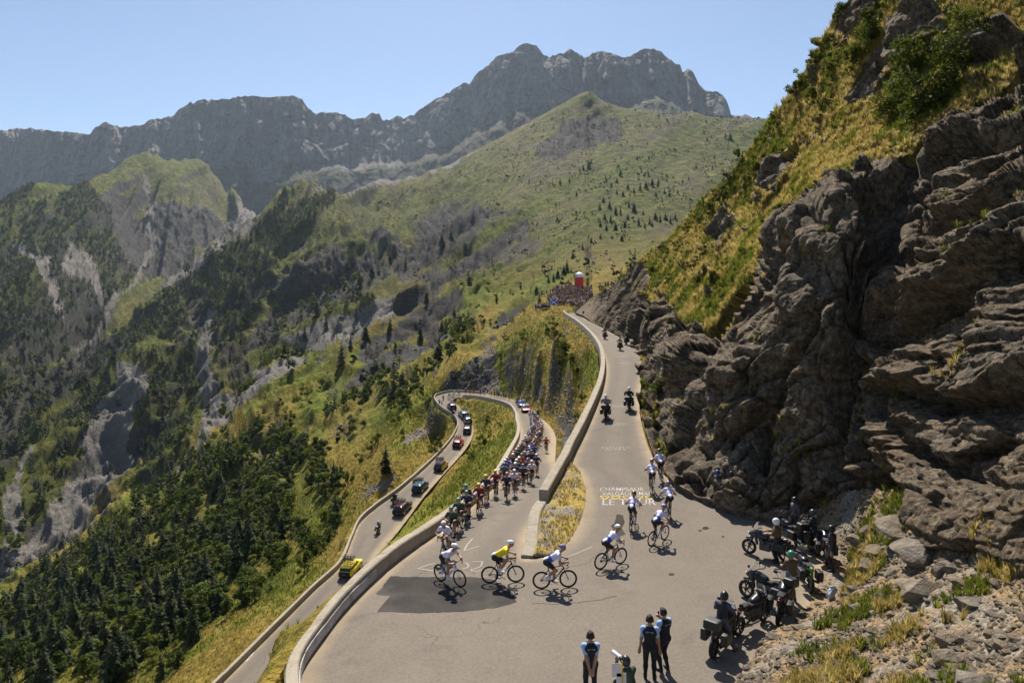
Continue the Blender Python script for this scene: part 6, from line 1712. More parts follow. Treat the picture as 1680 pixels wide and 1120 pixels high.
cw_t = tube((0, -0.11, 0), (0, 0.11, 0), 0.325, 0.325, 20); cw_r = merge([tube((0, -0.115, 0), (0, 0.115, 0), 0.22, 0.22, 14), tube((0, -0.116, 0), (0, -0.114, 0), 0.0, 0.22, 14), tube((0, 0.116, 0), (0, 0.114, 0), 0.0, 0.22, 14)])
cap_l = merge([cw_t, tube((0, -0.11, 0), (0, -0.109, 0), 0.325, 0.2, 20), tube((0, 0.11, 0), (0, 0.109, 0), 0.325, 0.2, 20)])
CM["ctyre"] = np_mesh("tyre", *cap_l, M_RUB); CM["cwheel"] = np_mesh("wheel", *cw_r, M_ALU)
CM["tl"] = np_mesh("tail_light", *net(rbox((0, 0, 0), (0.10, 0.34, 0.14), 0.03), (-0.12, -0.22, -0.12), (0.12, 0.22, 0.12), 0.035), paint((0.40, 0.012, 0.012), 0.2, name="red_lens"))
CM["hl"] = np_mesh("headlight", *net(rbox((0, 0, 0), (0.12, 0.34, 0.12), 0.03), (-0.12, -0.22, -0.12), (0.12, 0.22, 0.12), 0.035), paint((0.8, 0.8, 0.78), 0.1, spec=0.8, name="lamp_glass"))
CM["plate"] = np_mesh("number_plate", *net(rbox((0, 0, 0), (0.03, 0.50, 0.11), 0.008), (-0.05, -0.3, -0.1), (0.05, 0.3, 0.1), 0.03), M_WHT)
CM["bump"] = np_mesh("bumper", *net(rbox((0, 0, 0), (0.18, 1.64, 0.24), 0.06), (-0.15, -0.9, -0.2), (0.15, 0.9, 0.2), 0.05), M_BLK)
CM["gate"] = np_mesh("tailgate", *net(rbox((0, 0, 0), (0.10, 1.50, 0.40), 0.04), (-0.1, -0.85, -0.3), (0.1, 0.85, 0.3), 0.05), M_BLK)
CM["rack"] = np_mesh("roof_rack", *merge([tube((x, -0.72, 1.60), (x, 0.72, 1.60), 0.022, 0.022, 5) for x in (-1.75, -0.6, 0.15)] + [tube((-1.85, s, 1.60), (0.25, s, 1.60), 0.02, 0.02, 5) for s in (-0.6, 0, 0.6)] + [tube((x, s * 0.68, 1.42), (x, s * 0.68, 1.60), 0.02, 0.02, 5) for x in (-1.75, 0.15) for s in (-1, 1)]), M_BLK)
CM["mirror"] = np_mesh("mirror", *ellip((0, 0, 0), (0.07, 0.11, 0.07), 6, 10, -0.95), M_BLK)
def car(M, label, body_m, roof_m, rear_m=None, bikes=0, rack=True, bike_group=None, bike_label=None):
    e = empty("team_car"); e.matrix_world = M
    setmat(link("body", CM["body"], e), 0, body_m); link("windows", CM["cabin"], e); setmat(link("roof", CM["roof"], e), 0, roof_m); setmat(link("pillars", CM["pillar"], e), 0, body_m)
    for x in (-1.42, 1.38):
        for s_ in (-1, 1):
            w_ = link("wheel", CM["cwheel"], e, (x, 0.80 * s_, 0.325)); link("tyre", CM["ctyre"], w_)
    for s_ in (-1, 1):
        link("tail_light", CM["tl"], e, (-2.26, 0.62 * s_, 0.86)); link("headlight", CM["hl"], e, (2.14, 0.58 * s_, 0.66)); setmat(link("mirror", CM["mirror"], e, (0.72, 0.97 * s_, 1.02)), 0, body_m)
    link("number_plate", CM["plate"], e, (-2.315, 0, 0.66)); setmat(link("bumper", CM["bump"], e, (-2.24, 0, 0.44)), 0, rear_m or M_BLK)
    setmat(link("tailgate", CM["gate"], e, (-2.285, 0, 0.80)), 0, rear_m or M_BLK)
    if rack: link("roof_rack", CM["rack"], e)
    for k in range(bikes):
        y = -0.62 + 1.24 * k / max(1, bikes - 1)
        o = link("bicycle", BIKE_RACK); b_m = random.choice([M_BLK, M_BLK, paint((0.3, 0.3, 0.32), 0.4, name="frame_paint"), body_m])
        setmat(o, 0, b_m if k % 3 == 0 else M_BLK)
        o.matrix_world = M @ Matrix.Translation((-0.85 + (0.12 if k % 2 else -0.12), y, 1.60)) @ Matrix.Rotation(math.pi if k % 2 else 0, 4, 'Z')
        tag(o, bike_label, "bicycle", bike_group)
    return tag(e, label, "car")
# ================================================================== PAINT AND PATCHES ON THE ROAD
def flat_patch(name, uvs, mat, lift, sub=5, label=None, rag=0.0):
    if rag:
        q = resample(np.array(list(uvs) + [uvs[0]], float), 4.0)[:-1]; k = np.arange(len(q)) * 0.55
        uvs = [(x + rag * a, y + rag * 0.5 * b) for (x, y), a, b in zip(q, fbm(k, k * 0, o=3, s=5), fbm(k, k * 0 + 9, o=3, s=6))]
    pts = [on_road(u, v) for u, v in uvs]
    bm = bmesh.new()
    vs = [bm.verts.new(p) for p in pts]
    bm.faces.new(vs); bmesh.ops.triangulate(bm, faces=bm.faces)
    bmesh.ops.subdivide_edges(bm, edges=bm.edges, cuts=sub, use_grid_fill=True)
    for v in bm.verts: v.co.z = surf(v.co.x, v.co.y, False) + lift
    bmesh.ops.recalc_face_normals(bm, faces=bm.faces)
    me = bpy.data.meshes.new(name); bm.to_mesh(me); bm.free(); me.materials.append(mat)
    return link(name, me, ROAD)
def tar_mat(name, a, b, dust=0.6):
    t = NT(name, 0.95, 0.05); n = t.noise(0.7, 5, 0.6); n2 = t.noise(22, 4, 0.7)
    c = t.mix(0.4, t.mix(t.ramp(t.noise(0.28, 4, 0.6), [(0.55, 0.0), (0.72, dust)]), t.ramp(n, [(0.35, a), (0.7, b)]), (0.20, 0.175, 0.15)), t.ramp(n2, [(0.3, tuple(x * 0.5 for x in a)), (0.7, b)])); t.bump(n2, 0.25, 0.02)
    return t.color(c)
M_TAR = tar_mat("fresh_tar", (0.040, 0.036, 0.034), (0.085, 0.076, 0.070))
flat_patch("tar_patch", [(641,945),(617,975),(639,977),(618,1003),(690,1005),(760,1003),(815,996),(847,988),(843,975),(826,959),(806,950),(780,946),(730,946),(680,946)], M_TAR, 0.006, rag=2.2)
M_SPILL = tar_mat("dried_spill", (0.045, 0.038, 0.032), (0.085, 0.072, 0.06), 0.0)
flat_patch("spill_stain", [(1012,843),(1022,845),(1025,856),(1020,866),(1026,876),(1016,880),(1008,872),(1002,862),(1008,858)], M_SPILL, 0.006)
for c_, r_ in (((1158,866), 4), ((1102,942), 3.5), ((1149,870), 2.5), ((1186,880), 2)):
    flat_patch("spill_stain", [(c_[0] + r_ * 1.4 * math.cos(q) * random.uniform(0.7, 1.2), c_[1] + r_ * 0.7 * math.sin(q) * random.uniform(0.7, 1.2)) for q in np.linspace(0, 6.28, 9)[:-1]], M_SPILL, 0.006, 1)
M_SEAM = tar_mat("tar_seam", (0.10, 0.085, 0.07), (0.14, 0.12, 0.10), 0.0)
def worn_paint(col, name):
    t = NT(name, 0.8, 0.2); n = t.noise(14, 5, 0.7); n0 = t.noise(1.5, 3)
    return t.color(t.mix(t.ramp(t.mix(0.4, n, n0), [(0.44, 0.0), (0.60, 0.8)]), col, (0.20, 0.172, 0.145)))
M_RPW, M_RPY = worn_paint((0.44, 0.41, 0.37), "road_paint_white"), worn_paint((0.55, 0.40, 0.05), "road_paint_yellow")
def stroke(name, uvs, wid, mat, lift=0.009):
    p = resample(np.array([on_road(u, v) for u, v in uvs]), 0.12)
    t = np.gradient(p, axis=0)[:, :2]; t /= np.maximum(1e-9, np.linalg.norm(t, axis=1, keepdims=True)); n = np.stack([-t[:, 1], t[:, 0]], 1)
    V = []
    for a, b in zip(p, n):
        for s in (-1, 1):
            x, y = a[0] + b[0] * s * wid / 2, a[1] + b[1] * s * wid / 2; V.append((x, y, surf(x, y, False) + lift))
    return link(name, np_mesh(name, V, grid_faces(len(p), 2), mat, smooth=False), ROAD)
for L, wd in (([(872,990),(930,990),(985,984),(1013,977)], 0.035), ([(905,935),(960,925),(990,900),(1005,880)], 0.018)):
    k = np.array(L, float); k = resample(k, 7.0); k[:, 1] += 1.6 * fbm(k[:, 0] / 14, k[:, 1] / 14, o=3, s=3); stroke('tar_seam', [tuple(q) for q in k], wd, M_SEAM, 0.006)
def road_text(txt, u0, u1, v0, v1, mat, name="road_lettering"):
    """lettering painted between photograph columns u0..u1 (along its foot) with foot at row v1 and head at row v0"""
    cu = bpy.data.curves.new("t", 'FONT'); cu.body = txt; cu.offset = 0.004
    o = bpy.data.objects.new("t", cu); COL.objects.link(o)
    dg = bpy.context.evaluated_depsgraph_get(); dg.update()
    me = bpy.data.meshes.new_from_object(o.evaluated_get(dg)); bpy.data.objects.remove(o)
    V = np.array([v.co[:] for v in me.vertices])
    mn, mx = V.min(0), V.max(0); q = (V - mn) / np.maximum(1e-9, mx - mn)
    a, b, c, d = on_road(u0, v1), on_road(u1, v1), on_road((u0 + u1) / 2, v1), on_road((u0 + u1) / 2, v0)
    up = d - c
    W_ = a[None] + (b - a)[None] * q[:, :1] + up[None] * q[:, 1:2]
    for i, v in enumerate(me.vertices): v.co = (W_[i, 0], W_[i, 1], surf(W_[i, 0], W_[i, 1], False) + 0.010)
    me.name = name; me.materials.clear(); me.materials.append(mat)
    return link(name, me, ROAD)
road_text("CHAMPSAUR", 984, 1057, 799.5, 805.5, M_RPW)
road_text("VALGAUDEMAR", 988, 1071, 807, 812.5, M_RPW)
road_text("LE TOUR", 988, 1077, 818.5, 828.5, M_RPW)
for k in range(5):
    u, v = 992 + k * 18.5, 816
    stroke("road_heart", [(u, v + 2.9), (u - 5.5, v), (u - 7.2, v - 1.8), (u - 4.5, v - 3.1), (u, v - 1.5), (u + 4.5, v - 3.1), (u + 7.2, v - 1.8), (u + 5.5, v), (u, v + 2.9)], 0.085, M_RPY)
M_RPF = worn_paint((0.36, 0.33, 0.29), "road_paint_faded")
for u0, u1, v0, v1 in ((988,1033,733,738.5),(992,1029,694,698.2),(1000,1030,664.5,668),(1014,1034,595,597),(1013,1031,583.3,584.8)):
    road_text("HAUTES", u0, u1, v0, (v0 + v1) / 2 - 0.3, M_RPF); road_text("ALPES", u0 + 4, u1 - 6, (v0 + v1) / 2 + 0.3, v1, M_RPF)
z2 = lambda L: [(660 + x / 4.2, 820 + y / 4.2) for x, y in L]
for L in ([(110,472),(180,445),(225,437)], [(110,472),(215,488)], [(395,440),(440,430),(458,450),(445,470),(410,474)], [(480,425),(553,422),(543,455),(510,470),(470,478),(490,490),(520,492),(548,480)], [(485,265),(445,310),(425,350)], [(425,350),(535,315)], [(1105,405),(1200,368),(1310,322)]):
    stroke("road_mark", z2(L), 0.07, M_RPF)
flat_patch("road_mark", [(397,1087),(412,1070),(418,1069),(406,1084)], M_RPW, 0.012, 1)
# weathered boards along the foot of the outer hairpin wall
e, o, s = edge_path(Rc, Lc, 31.7, 34.6)
for k in range(6):
    a, b = int(len(e) * k / 6), min(len(e), int(len(e) * (k + 1) / 6) + 1)
    V = []
    for p, q in zip(e[a:b], o[a:b]):
        for off, z in ((-0.015, 0.06), (-0.05, 0.08), (-0.05, 0.42), (-0.015, 0.44)): V.append((p[0] + q[0] * off, p[1] + q[1] * off, p[2] + z + 0.015 * (k % 2)))
    me = np_mesh("barrier_board", V, grid_faces(b - a, 4, True), worn_paint((0.50, 0.49, 0.48), "weathered_white"), smooth=False)
    tag(link("barrier_board", me), "weathered white board along the foot of the outer hairpin wall", "board", "boards along the hairpin wall")

# ================================================================== CYCLISTS OF THE LEADING FILE
def C3(r, g, b, rough=0.7, **k): return paint((r, g, b), rough, **k)
BLUE, LAV, BLK, YEL, WHT = C3(0.035, 0.085, 0.48), C3(0.66, 0.62, 0.78), C3(0.018, 0.018, 0.024), C3(0.78, 0.60, 0.02), C3(0.74, 0.72, 0.76)
NAVY, GRN, RED, ORA, TEAL, PINK, PURP, GREY = C3(0.022, 0.028, 0.085), C3(0.018, 0.062, 0.050), C3(0.22, 0.025, 0.03), C3(0.34, 0.085, 0.02), C3(0.035, 0.12, 0.17), C3(0.34, 0.10, 0.19), C3(0.085, 0.045, 0.15), C3(0.18, 0.18, 0.20)
HW, HB, HG, HN, HP = C3(0.75, 0.74, 0.76, 0.35), C3(0.02, 0.02, 0.025, 0.35), C3(0.05, 0.22, 0.17, 0.35), C3(0.04, 0.06, 0.20, 0.35), C3(0.20, 0.16, 0.32, 0.35)
def put_bike(rear, front, roll=0.0):
    a, b = on_road(*rear), on_road(*front)
    f = b - a; f /= np.linalg.norm(f)
    p = a + f * 0.41; p[2] = surf(p[0], p[1], False) + 0.001
    return pose_m(p, f, roll)
LEAD = [
 ((723,953),(751,961.5),0,"cyclist in a white jersey and black shorts crossing the dark tar patch",WHT,LAV,BLK,HW,WHT,"white racing bicycle on the dark tar patch",LAV,0.06),
 ((804,956.5),(843,955),1,"cyclist in the yellow jersey rounding the hairpin",YEL,YEL,BLK,HW,WHT,"black racing bicycle under the rider in yellow",BLK,0.04),
 ((889,966),(930,963.5),2,"cyclist in blue and lavender just ahead of the yellow jersey",BLUE,LAV,BLK,HP,WHT,"black racing bicycle just ahead of the yellow rider's",BLK,0.04),
 ((986,934),(1022,924),0,"cyclist in blue and lavender riding past the tip of the island, alone in the bend",BLUE,LAV,BLK,HW,WHT,"black racing bicycle leaving the bend by the painted line",BLK,0.03),
 ((1069.5,896),(1085.7,888),1,"cyclist in blue and lavender turning uphill, nearest rider to the lettering's right end",BLUE,LAV,BLK,HP,WHT,"black racing bicycle turning uphill in mid-road",BLK,0.05),
 ((1035,873),(1040,864),2,"cyclist in blue beside the dark stain below the big white lettering",BLUE,LAV,BLK,HB,WHT,"black racing bicycle just below the big white lettering",BLK,0.0),
 ((1098,854),(1094,845),0,"cyclist in pale blue at the right, out of the saddle beside the lettering",C3(0.22,0.33,0.70),LAV,BLK,HN,WHT,"black racing bicycle right of the lettering",BLK,0.05),
 ((1070,811),(1069.5,803),1,"left one of the two front cyclists climbing above the lettering",BLUE,LAV,BLK,HN,WHT,"left one of the two front bicycles on the upper road",BLK,0.0),
 ((1087,794),(1084,787),3,"very first cyclist of the race, at the right verge of the upper road",C3(0.22,0.30,0.66),LAV,BLK,HB,WHT,"bicycle of the very first rider at the right verge",BLK,-0.05),
 ((735,908),(723,925),1,"cyclist in a white jersey and white helmet coming into the hairpin behind the tar patch",WHT,LAV,WHT,HW,WHT,"black racing bicycle of the white-clad rider next to the wall",BLK,0.0),
 ((745,882),(735,899),2,"cyclist with green helmet right behind the white-clad rider along the wall",NAVY,GRN,BLK,HG,BLK,"dark bicycle of the first green-helmeted rider along the wall",BLK,0.0),
 ((757,866),(746,880),0,"second cyclist with green helmet in the file along the wall, navy back",NAVY,GRN,BLK,HG,BLK,"dark bicycle of the second green-helmeted rider",BLK,0.0),
 ((768,852),(762,865),1,"third cyclist with green helmet in the file, riding out from the wall",GRN,NAVY,BLK,HG,BLK,"dark bicycle of the third green-helmeted rider",BLK,0.0),
 ((770,840),(759,850),2,"fourth cyclist with green helmet, tight against the parapet",GRN,NAVY,BLK,HG,BLK,"dark bicycle tight against the parapet",BLK,0.0),
 ((789,838),(780,850),0,"cyclist in orange red with yellow helmet behind the green helmets",ORA,RED,NAVY,C3(0.7,0.5,0.05,0.35),RED,"orange racing bicycle behind the green-helmeted file",ORA,0.0),
 ((799,822),(793,832),1,"second cyclist in orange red with yellow helmet, left of the peloton's head",RED,NAVY,NAVY,C3(0.7,0.5,0.05,0.35),RED,"red racing bicycle left of the peloton's head",RED,0.0),
 ((814,813),(809,823),2,"third cyclist with yellow helmet, at the left corner of the peloton",NAVY,RED,NAVY,C3(0.7,0.5,0.05,0.35),BLK,"dark bicycle at the left corner of the peloton",BLK,0.0),
 ((832,818),(830,829),0,"foremost cyclist of the peloton, dark kit with a red helmet",BLK,NAVY,BLK,C3(0.45,0.04,0.08,0.35),BLK,"foremost bicycle of the peloton",BLK,0.0),
 ((844,812),(843.5,822),1,"cyclist in pale lavender beside the foremost peloton rider",LAV,LAV,NAVY,HW,WHT,"bicycle of the lavender rider at the peloton's head",BLK,0.0),
 ((858,801),(858,811),2,"cyclist in purple at the right of the peloton's first row",PURP,NAVY,BLK,HN,WHT,"bicycle of the purple rider at the peloton's first row",BLK,0.0),
 ((872,793),(873,802),0,"cyclist in white alone at the right side of the peloton's head",WHT,WHT,BLK,HW,WHT,"bicycle of the white rider at the right of the peloton's head",BLK,0.0),
 ((880,779),(880.5,788),1,"cyclist in white and navy on the peloton's right flank",LAV,NAVY,BLK,HW,WHT,"bicycle on the peloton's right flank",BLK,0.0),
 ((896,742),(896,749.5),2,"lone cyclist in orange red riding clear on the right of the peloton",RED,ORA,BLK,C3(0.6,0.15,0.05,0.35),BLK,"bicycle of the lone orange-red rider right of the peloton",BLK,0.0),
]
lead_xy = []
for rear, front, pz, lab, lo_, up_, shm, hm, sm, blab, fm, roll in LEAD:
    M = put_bike(rear, front, roll); lead_xy.append(M.translation.copy())
    bike_hi(M, blab, fm, rim_m=BLK)
    rider_hi(M, pz, lab, lo_, up_, shm, hm, sm)

# ================================================================== THE PELOTON
JER = [("navy blue", NAVY, NAVY, 0.20), ("blue", BLUE, BLUE, 0.13), ("lavender white", LAV, WHT, 0.16), ("red", RED, RED, 0.13), ("orange", ORA, ORA, 0.10), ("teal", TEAL, TEAL, 0.10), ("black", BLK, GREY, 0.09), ("pink", PINK, PURP, 0.05), ("dark green", GRN, GRN, 0.04)]
HELM = [HW, HW, HB, HB, HN, HP, C3(0.28, 0.03, 0.04, 0.35), C3(0.06, 0.18, 0.24, 0.35), C3(0.35, 0.34, 0.38, 0.35)]
def lo_rider(M, jn, j1, j2, where, group):
    b = link("bicycle", BIKE_LO); b.matrix_world = M
    setmat(b, 0, random.choice([BLK, BLK, BLK, GREY, RED, C3(0.6, 0.6, 0.62)]))
    tag(b, "racing bicycle of a rider in %s %s" % (jn, where), "bicycle", "bicycles of the " + group)
    r = link("person", random.choice(RIDER_LO)); r.matrix_world = M
    setmat(r, 1, j1); setmat(r, 2, j2); setmat(r, 3, random.choice([BLK, BLK, NAVY])); setmat(r, 4, random.choice([WHT, WHT, BLK])); setmat(r, 5, random.choice(HELM))
    tag(r, "cyclist in a %s jersey %s" % (jn, where), "cyclist", group)
rib_s = np.r_[0, np.cumsum(np.linalg.norm(np.diff(0.5 * (Lc + Rc), axis=0), axis=1))]
def rib_at(sta, t):
    x = sta * SUB; i = int(min(len(Lc) - 2, x)); f = x - i
    a = Lc[i] * (1 - f) + Lc[i + 1] * f; b = Rc[i] * (1 - f) + Rc[i + 1] * f
    a2, b2 = Lc[min(len(Lc) - 1, i + 4)], Rc[min(len(Lc) - 1, i + 4)]; a0, b0 = Lc[max(0, i - 3)], Rc[max(0, i - 3)]
    p = a * (1 - t) + b * t; q = (a2 * (1 - t) + b2 * t) - (a0 * (1 - t) + b0 * t)
    p[2] = surf(p[0], p[1], False); return p, q / np.linalg.norm(q)
sta_len = np.interp(np.arange(len(ST)) * SUB, np.arange(len(rib_s)), rib_s)
pos = sta_len[28] + 2.0; used = []
names, w8 = [j[0] for j in JER], np.array([j[3] for j in JER]); w8 /= w8.sum()
while pos > np.interp(22.7, np.arange(len(ST)), sta_len):
    st = np.interp(pos, sta_len, np.arange(len(ST)))
    t0 = np.interp(st, [22.7, 24, 26, 28, 29], [0.34, 0.30, 0.36, 0.36, 0.5]); t1 = np.interp(st, [22.7, 24, 26, 28, 29], [0.56, 0.68, 0.80, 0.93, 0.95])
    p0, _ = rib_at(st, t0); p1, _ = rib_at(st, t1)
    n = max(2, int(np.linalg.norm(p1 - p0) / 0.72))
    for k in range(n):
        if random.random() < 0.10: continue
        s2 = np.interp(pos + random.uniform(-0.45, 0.45), sta_len, np.arange(len(ST)))
        t = t0 + (t1 - t0) * (k + 0.5 + random.uniform(-0.18, 0.18)) / n
        p, f = rib_at(s2, t)
        if any((p[0] - q.x) ** 2 + (p[1] - q.y) ** 2 < 1.0 for q in lead_xy): continue
        j = JER[RNG.choice(len(JER), p=w8)]
        lo_rider(pose_m(p, f, random.uniform(-0.05, 0.05)), j[0], j[1], j[2], "packed in the peloton on the middle road", "peloton riders"); used.append(p)
    pos -= 1.95
print("peloton", len(used))
# riders just round the far bend
for (u, v), (u2, v2), jn, j1 in (((738,653),(744,651),"dark", BLK),((745,651),(752,649.5),"white", WHT),((753,649),(760,648.5),"grey", GREY),((721,665),(719,661),"black", BLK),((725,666),(723,662),"lavender", LAV)):
    a, b = on_road(u, v), on_road(u2, v2)
    lo_rider(pose_m(a, b - a), jn, j1, j1, "riding round the far hairpin", "riders at the far hairpin")

# ================================================================== TEAM CARS
def along(u, v, sgn=1):
    """ground point at (u, v) and the road's direction there"""
    p = on_road(u, v); q = 0.5 * (Lc + Rc); i = int(np.argmin(((q - p) ** 2).sum(1)))
    f = (q[min(len(q) - 1, i + 4)] - q[max(0, i - 4)]) * sgn
    return p, f / np.linalg.norm(f)
CARS = [
 (576,937,1,"yellow team car with black tail, nearest car on the lower road",YEL,YEL,BLK,7,0.0),
 (661,838,1,"dark maroon team car loaded with bikes behind the lone motorcycle",C3(0.02,0.018,0.02,0.25),C3(0.16,0.01,0.03,0.25),BLK,6,0.0),
 (690,803,1,"teal blue team car with a tall load of bikes",C3(0.03,0.05,0.08,0.25),C3(0.12,0.30,0.38,0.25),BLK,6,0.0),
 (724,768,1,"team car with yellow and purple sides ahead of the teal one",C3(0.55,0.38,0.02,0.3),PURP,BLK,6,0.0),
 (752,731,1,"red team car on the lower road",C3(0.45,0.02,0.02,0.25),C3(0.5,0.03,0.02,0.25),BLK,4,0.0),
 (767,708,1,"dark brown team car ahead of the red one",C3(0.05,0.03,0.025,0.25),C3(0.10,0.04,0.03,0.25),BLK,5,0.0),
 (767,692,1,"black team car in the curve below the far hairpin",C3(0.012,0.012,0.014,0.2),C3(0.02,0.02,0.022,0.2),BLK,4,0.0),
 (760,683,1,"grey team car in the curve below the far hairpin",C3(0.22,0.23,0.25,0.25),C3(0.30,0.31,0.33,0.25),BLK,4,0.0),
 (741,670,1,"maroon team car entering the far hairpin",C3(0.10,0.01,0.03,0.25),C3(0.14,0.015,0.04,0.25),BLK,4,0.0),
 (863,676,1,"red and white car with a pale roof right behind the peloton",C3(0.40,0.05,0.05,0.25),C3(0.55,0.62,0.42,0.25),C3(0.5,0.05,0.05),0,0.0),
 (857,668,1,"bright blue car second behind the peloton",C3(0.03,0.12,0.50,0.25),C3(0.12,0.30,0.70,0.25),BLK,3,0.0),
]
for u, v, sg, lab, bm_, rm_, tm_, nb, dz in CARS:
    p, f = along(u, v, sg); p[2] += 0.01
    nm_ = lab.split(" team car")[0].split(" car")[0]
    car(pose_m(p, f), lab, bm_, rm_, tm_, nb, True, "bikes on the %s car's roof" % nm_, "spare racing bicycle upright on the roof of the %s car" % nm_)

# ================================================================== MOTORCYCLES ON THE MOVE
def moving(u, v, sg, lab, bm_, who, jm, hm, pill=None, kw={}):
    p, f = along(u, v, sg); M = pose_m(p, f)
    moto(M, lab, bm_, **kw)
    person("sit", M, "rider " + who, jm, BLK, "helmet", hm)
    if pill: person("pillion", M, "passenger " + pill[0], pill[1], BLK, "helmet", pill[2])
MW, MB = C3(0.7, 0.7, 0.7, 0.3), C3(0.015, 0.015, 0.018, 0.3)
moving(994,685,1,"dark touring motorcycle hugging the left parapet of the upper road",MB,"with white helmet on the motorcycle by the left parapet",BLK,HW,("with white helmet behind the rider by the left parapet",GREY,HW))
moving(1032,671,1,"dark touring motorcycle at the right edge of the upper road",MB,"on the motorcycle at the right edge of the upper road",BLK,HW,("behind the rider at the right edge of the upper road",BLK,HW))
moving(1017,574,1,"black motorcycle in mid-road high on the climb",MB,"in dark green on the motorcycle high on the climb",C3(0.03,0.10,0.03),HB)
moving(1027,565,1,"black motorcycle next to the rock high on the climb",MB,"in black on the motorcycle next to the rock",BLK,HB)
moving(992,556,1,"red motorcycle farthest up the visible climb",C3(0.4,0.02,0.02,0.3),"in red on the red motorcycle",RED,HB)
moving(945,516,1,"small motorcycle vanishing at the top of the climb",MB,"vanishing at the top of the climb",RED,HB)
moving(621,872,1,"lone black motorcycle between the yellow and maroon cars",MB,"with white shoulders between the yellow and maroon cars",GREY,HW)
moving(648,824,1,"black motorcycle by the parapet left of the maroon car",MB,"on the motorcycle left of the maroon car",BLK,HB,("behind the rider left of the maroon car",BLK,HB))
moving(743,680,1,"black motorcycle just behind the car entering the far hairpin",MB,"in black just behind the car entering the far hairpin",BLK,HB)
moving(849,664,1,"dark motorcycle in front of the bright blue car",MB,"in dark blue beside the bright blue car",NAVY,HB)
a = on_road(679, 800); _, f = along(679, 800)
lo_rider(pose_m(a, f), "black", BLK, BLK, "alone beside the parapet left of the teal car", "dropped rider")

# ================================================================== PARKED MOTORCYCLES AND THEIR RIDERS AT THE RIGHT
def ground_pose(u, v, yaw, lean=0.0):
    p = on_road(u, v, True); f = np.array([math.cos(yaw), math.sin(yaw), 0])
    return pose_m(p, f, lean)
D = math.radians
BRN, JEAN, KAWA = C3(0.11, 0.065, 0.03), C3(0.06, 0.075, 0.11), C3(0.02, 0.26, 0.03, 0.3)
M = ground_pose(1186, 1062, D(52), 0.04)
moto(M, "black touring motorcycle with panniers, nearest of the parked ones", MB, board=False, case_m=C3(0.03, 0.035, 0.03, 0.5))
person("read", M, "man in blue jacket and jeans astride the nearest parked motorcycle, reading a sheet", C3(0.055, 0.06, 0.14), JEAN, "helmet", HB, vest_m=C3(0.02, 0.022, 0.03))
sheet = link("paper_sheet", np_mesh("paper_sheet", *net(rbox((0, 0, 0), (0.22, 0.30, 0.012), 0.004), (-0.14, -0.18, -0.02), (0.14, 0.18, 0.02), 0.012), M_WHT)); sheet.matrix_world = M @ Matrix.Translation((0.30, 0.0, 1.20)) @ Matrix.Rotation(D(-30), 4, 'Y')
tag(sheet, "white sheet held by the man astride the nearest motorcycle", "paper")
moto(ground_pose(1232, 1030, D(40), 0.08), "black motorcycle with clear instruments second from the camera", MB, top=False, cases=False, board=True, accent=MB)
moto(ground_pose(1255, 992, D(128), 0.08), "black motorcycle with blue tail turned toward the road, third from the camera", MB, top=True, cases=True, accent=C3(0.03, 0.06, 0.30, 0.3))
moto(ground_pose(1318, 958, D(84), 0.07), "black motorcycle with bright green tail facing the camera", MB, top=False, cases=True, accent=KAWA)
person("hold", ground_pose(1299, 986, D(100)), "man in brown jacket and jeans with a green and blue helmet beside the green motorcycle", BRN, JEAN, "helmet", C3(0.06, 0.22, 0.12, 0.3))
moto(ground_pose(1258, 915, D(140), 0.06), "dark motorcycle with a white map board beside the white-helmeted man", C3(0.03, 0.035, 0.05, 0.3), top=False, board=True)
person("hold", ground_pose(1275, 922, D(150)), "man in a brown jacket with a white helmet standing by his motorcycle", BRN, BLK, "helmet", HW)
moto(ground_pose(1325, 900, D(92), 0.06), "dark blue motorcycle with a white map board in the cliff's shadow", C3(0.02, 0.025, 0.07, 0.3), top=False, board=True)
person("down", ground_pose(1366, 936, D(160)), "man in black motorcycle leathers standing at the right of the parked group", BLK, BLK, "helmet", HB)
Mg = ground_pose(1200, 832, D(160), 0.05)
moto(Mg, "green motorcycle parked deep in the shade at the foot of the cliff", KAWA, top=False, cases=False, accent=KAWA)
person("sit", Mg, "person in black astride the green motorcycle in the cliff's shade", BLK, BLK, "helmet", HB)
person("down", ground_pose(1178, 826, D(200)), "person in black with a blue helmet standing against the cliff foot", BLK, BLK, "helmet", HN)
moto(ground_pose(1292, 893, D(105), 0.06), "black motorcycle between the white-helmeted man's and the cliff", MB, top=True, cases=True)
moto(ground_pose(1352, 915, D(70), 0.06), "black motorcycle beside the man in leathers", MB, top=False, cases=True, accent=C3(0.05, 0.03, 0.03, 0.3))
moto(ground_pose(1282, 1010, D(60), 0.07), "low black motorcycle at the gravel edge behind the blue-tailed one", MB, top=False, cases=True)
person("hold", ground_pose(1335, 905, D(140)), "man in a dark jacket between the two motorcycles nearest the cliff", C3(0.03, 0.03, 0.035), BLK, "helmet", C3(0.05, 0.05, 0.06, 0.3))
person("down", ground_pose(1305, 880, D(200)), "man in a grey jacket standing deepest in the shade of the cliff", C3(0.06, 0.06, 0.065), BLK, "helmet", HB)
# plastic bag
bp = bank_hit(1364, 985)
bv_, bf_ = ellip((0, 0, 0.20), (0.15, 0.11, 0.24), 14, 22, -0.85)
bv_ = bv_ + 0.13 * np.stack([fbm(bv_[:, 0] * 9 + k * 5, bv_[:, 1] * 9, bv_[:, 2] * 6, o=3, s=k) for k in range(3)], 1); bv_[:, 0] += 0.25 * np.maximum(0, bv_[:, 2] - 0.25)
o = link("plastic_bag", np_mesh("plastic_bag", bv_, bf_, C3(0.33, 0.38, 0.46, 0.35)), loc=(bp[0], bp[1], surf(bp[0], bp[1]))); tag(o, "crumpled pale plastic bag on the gravel below the parked motorcycles", "bag")

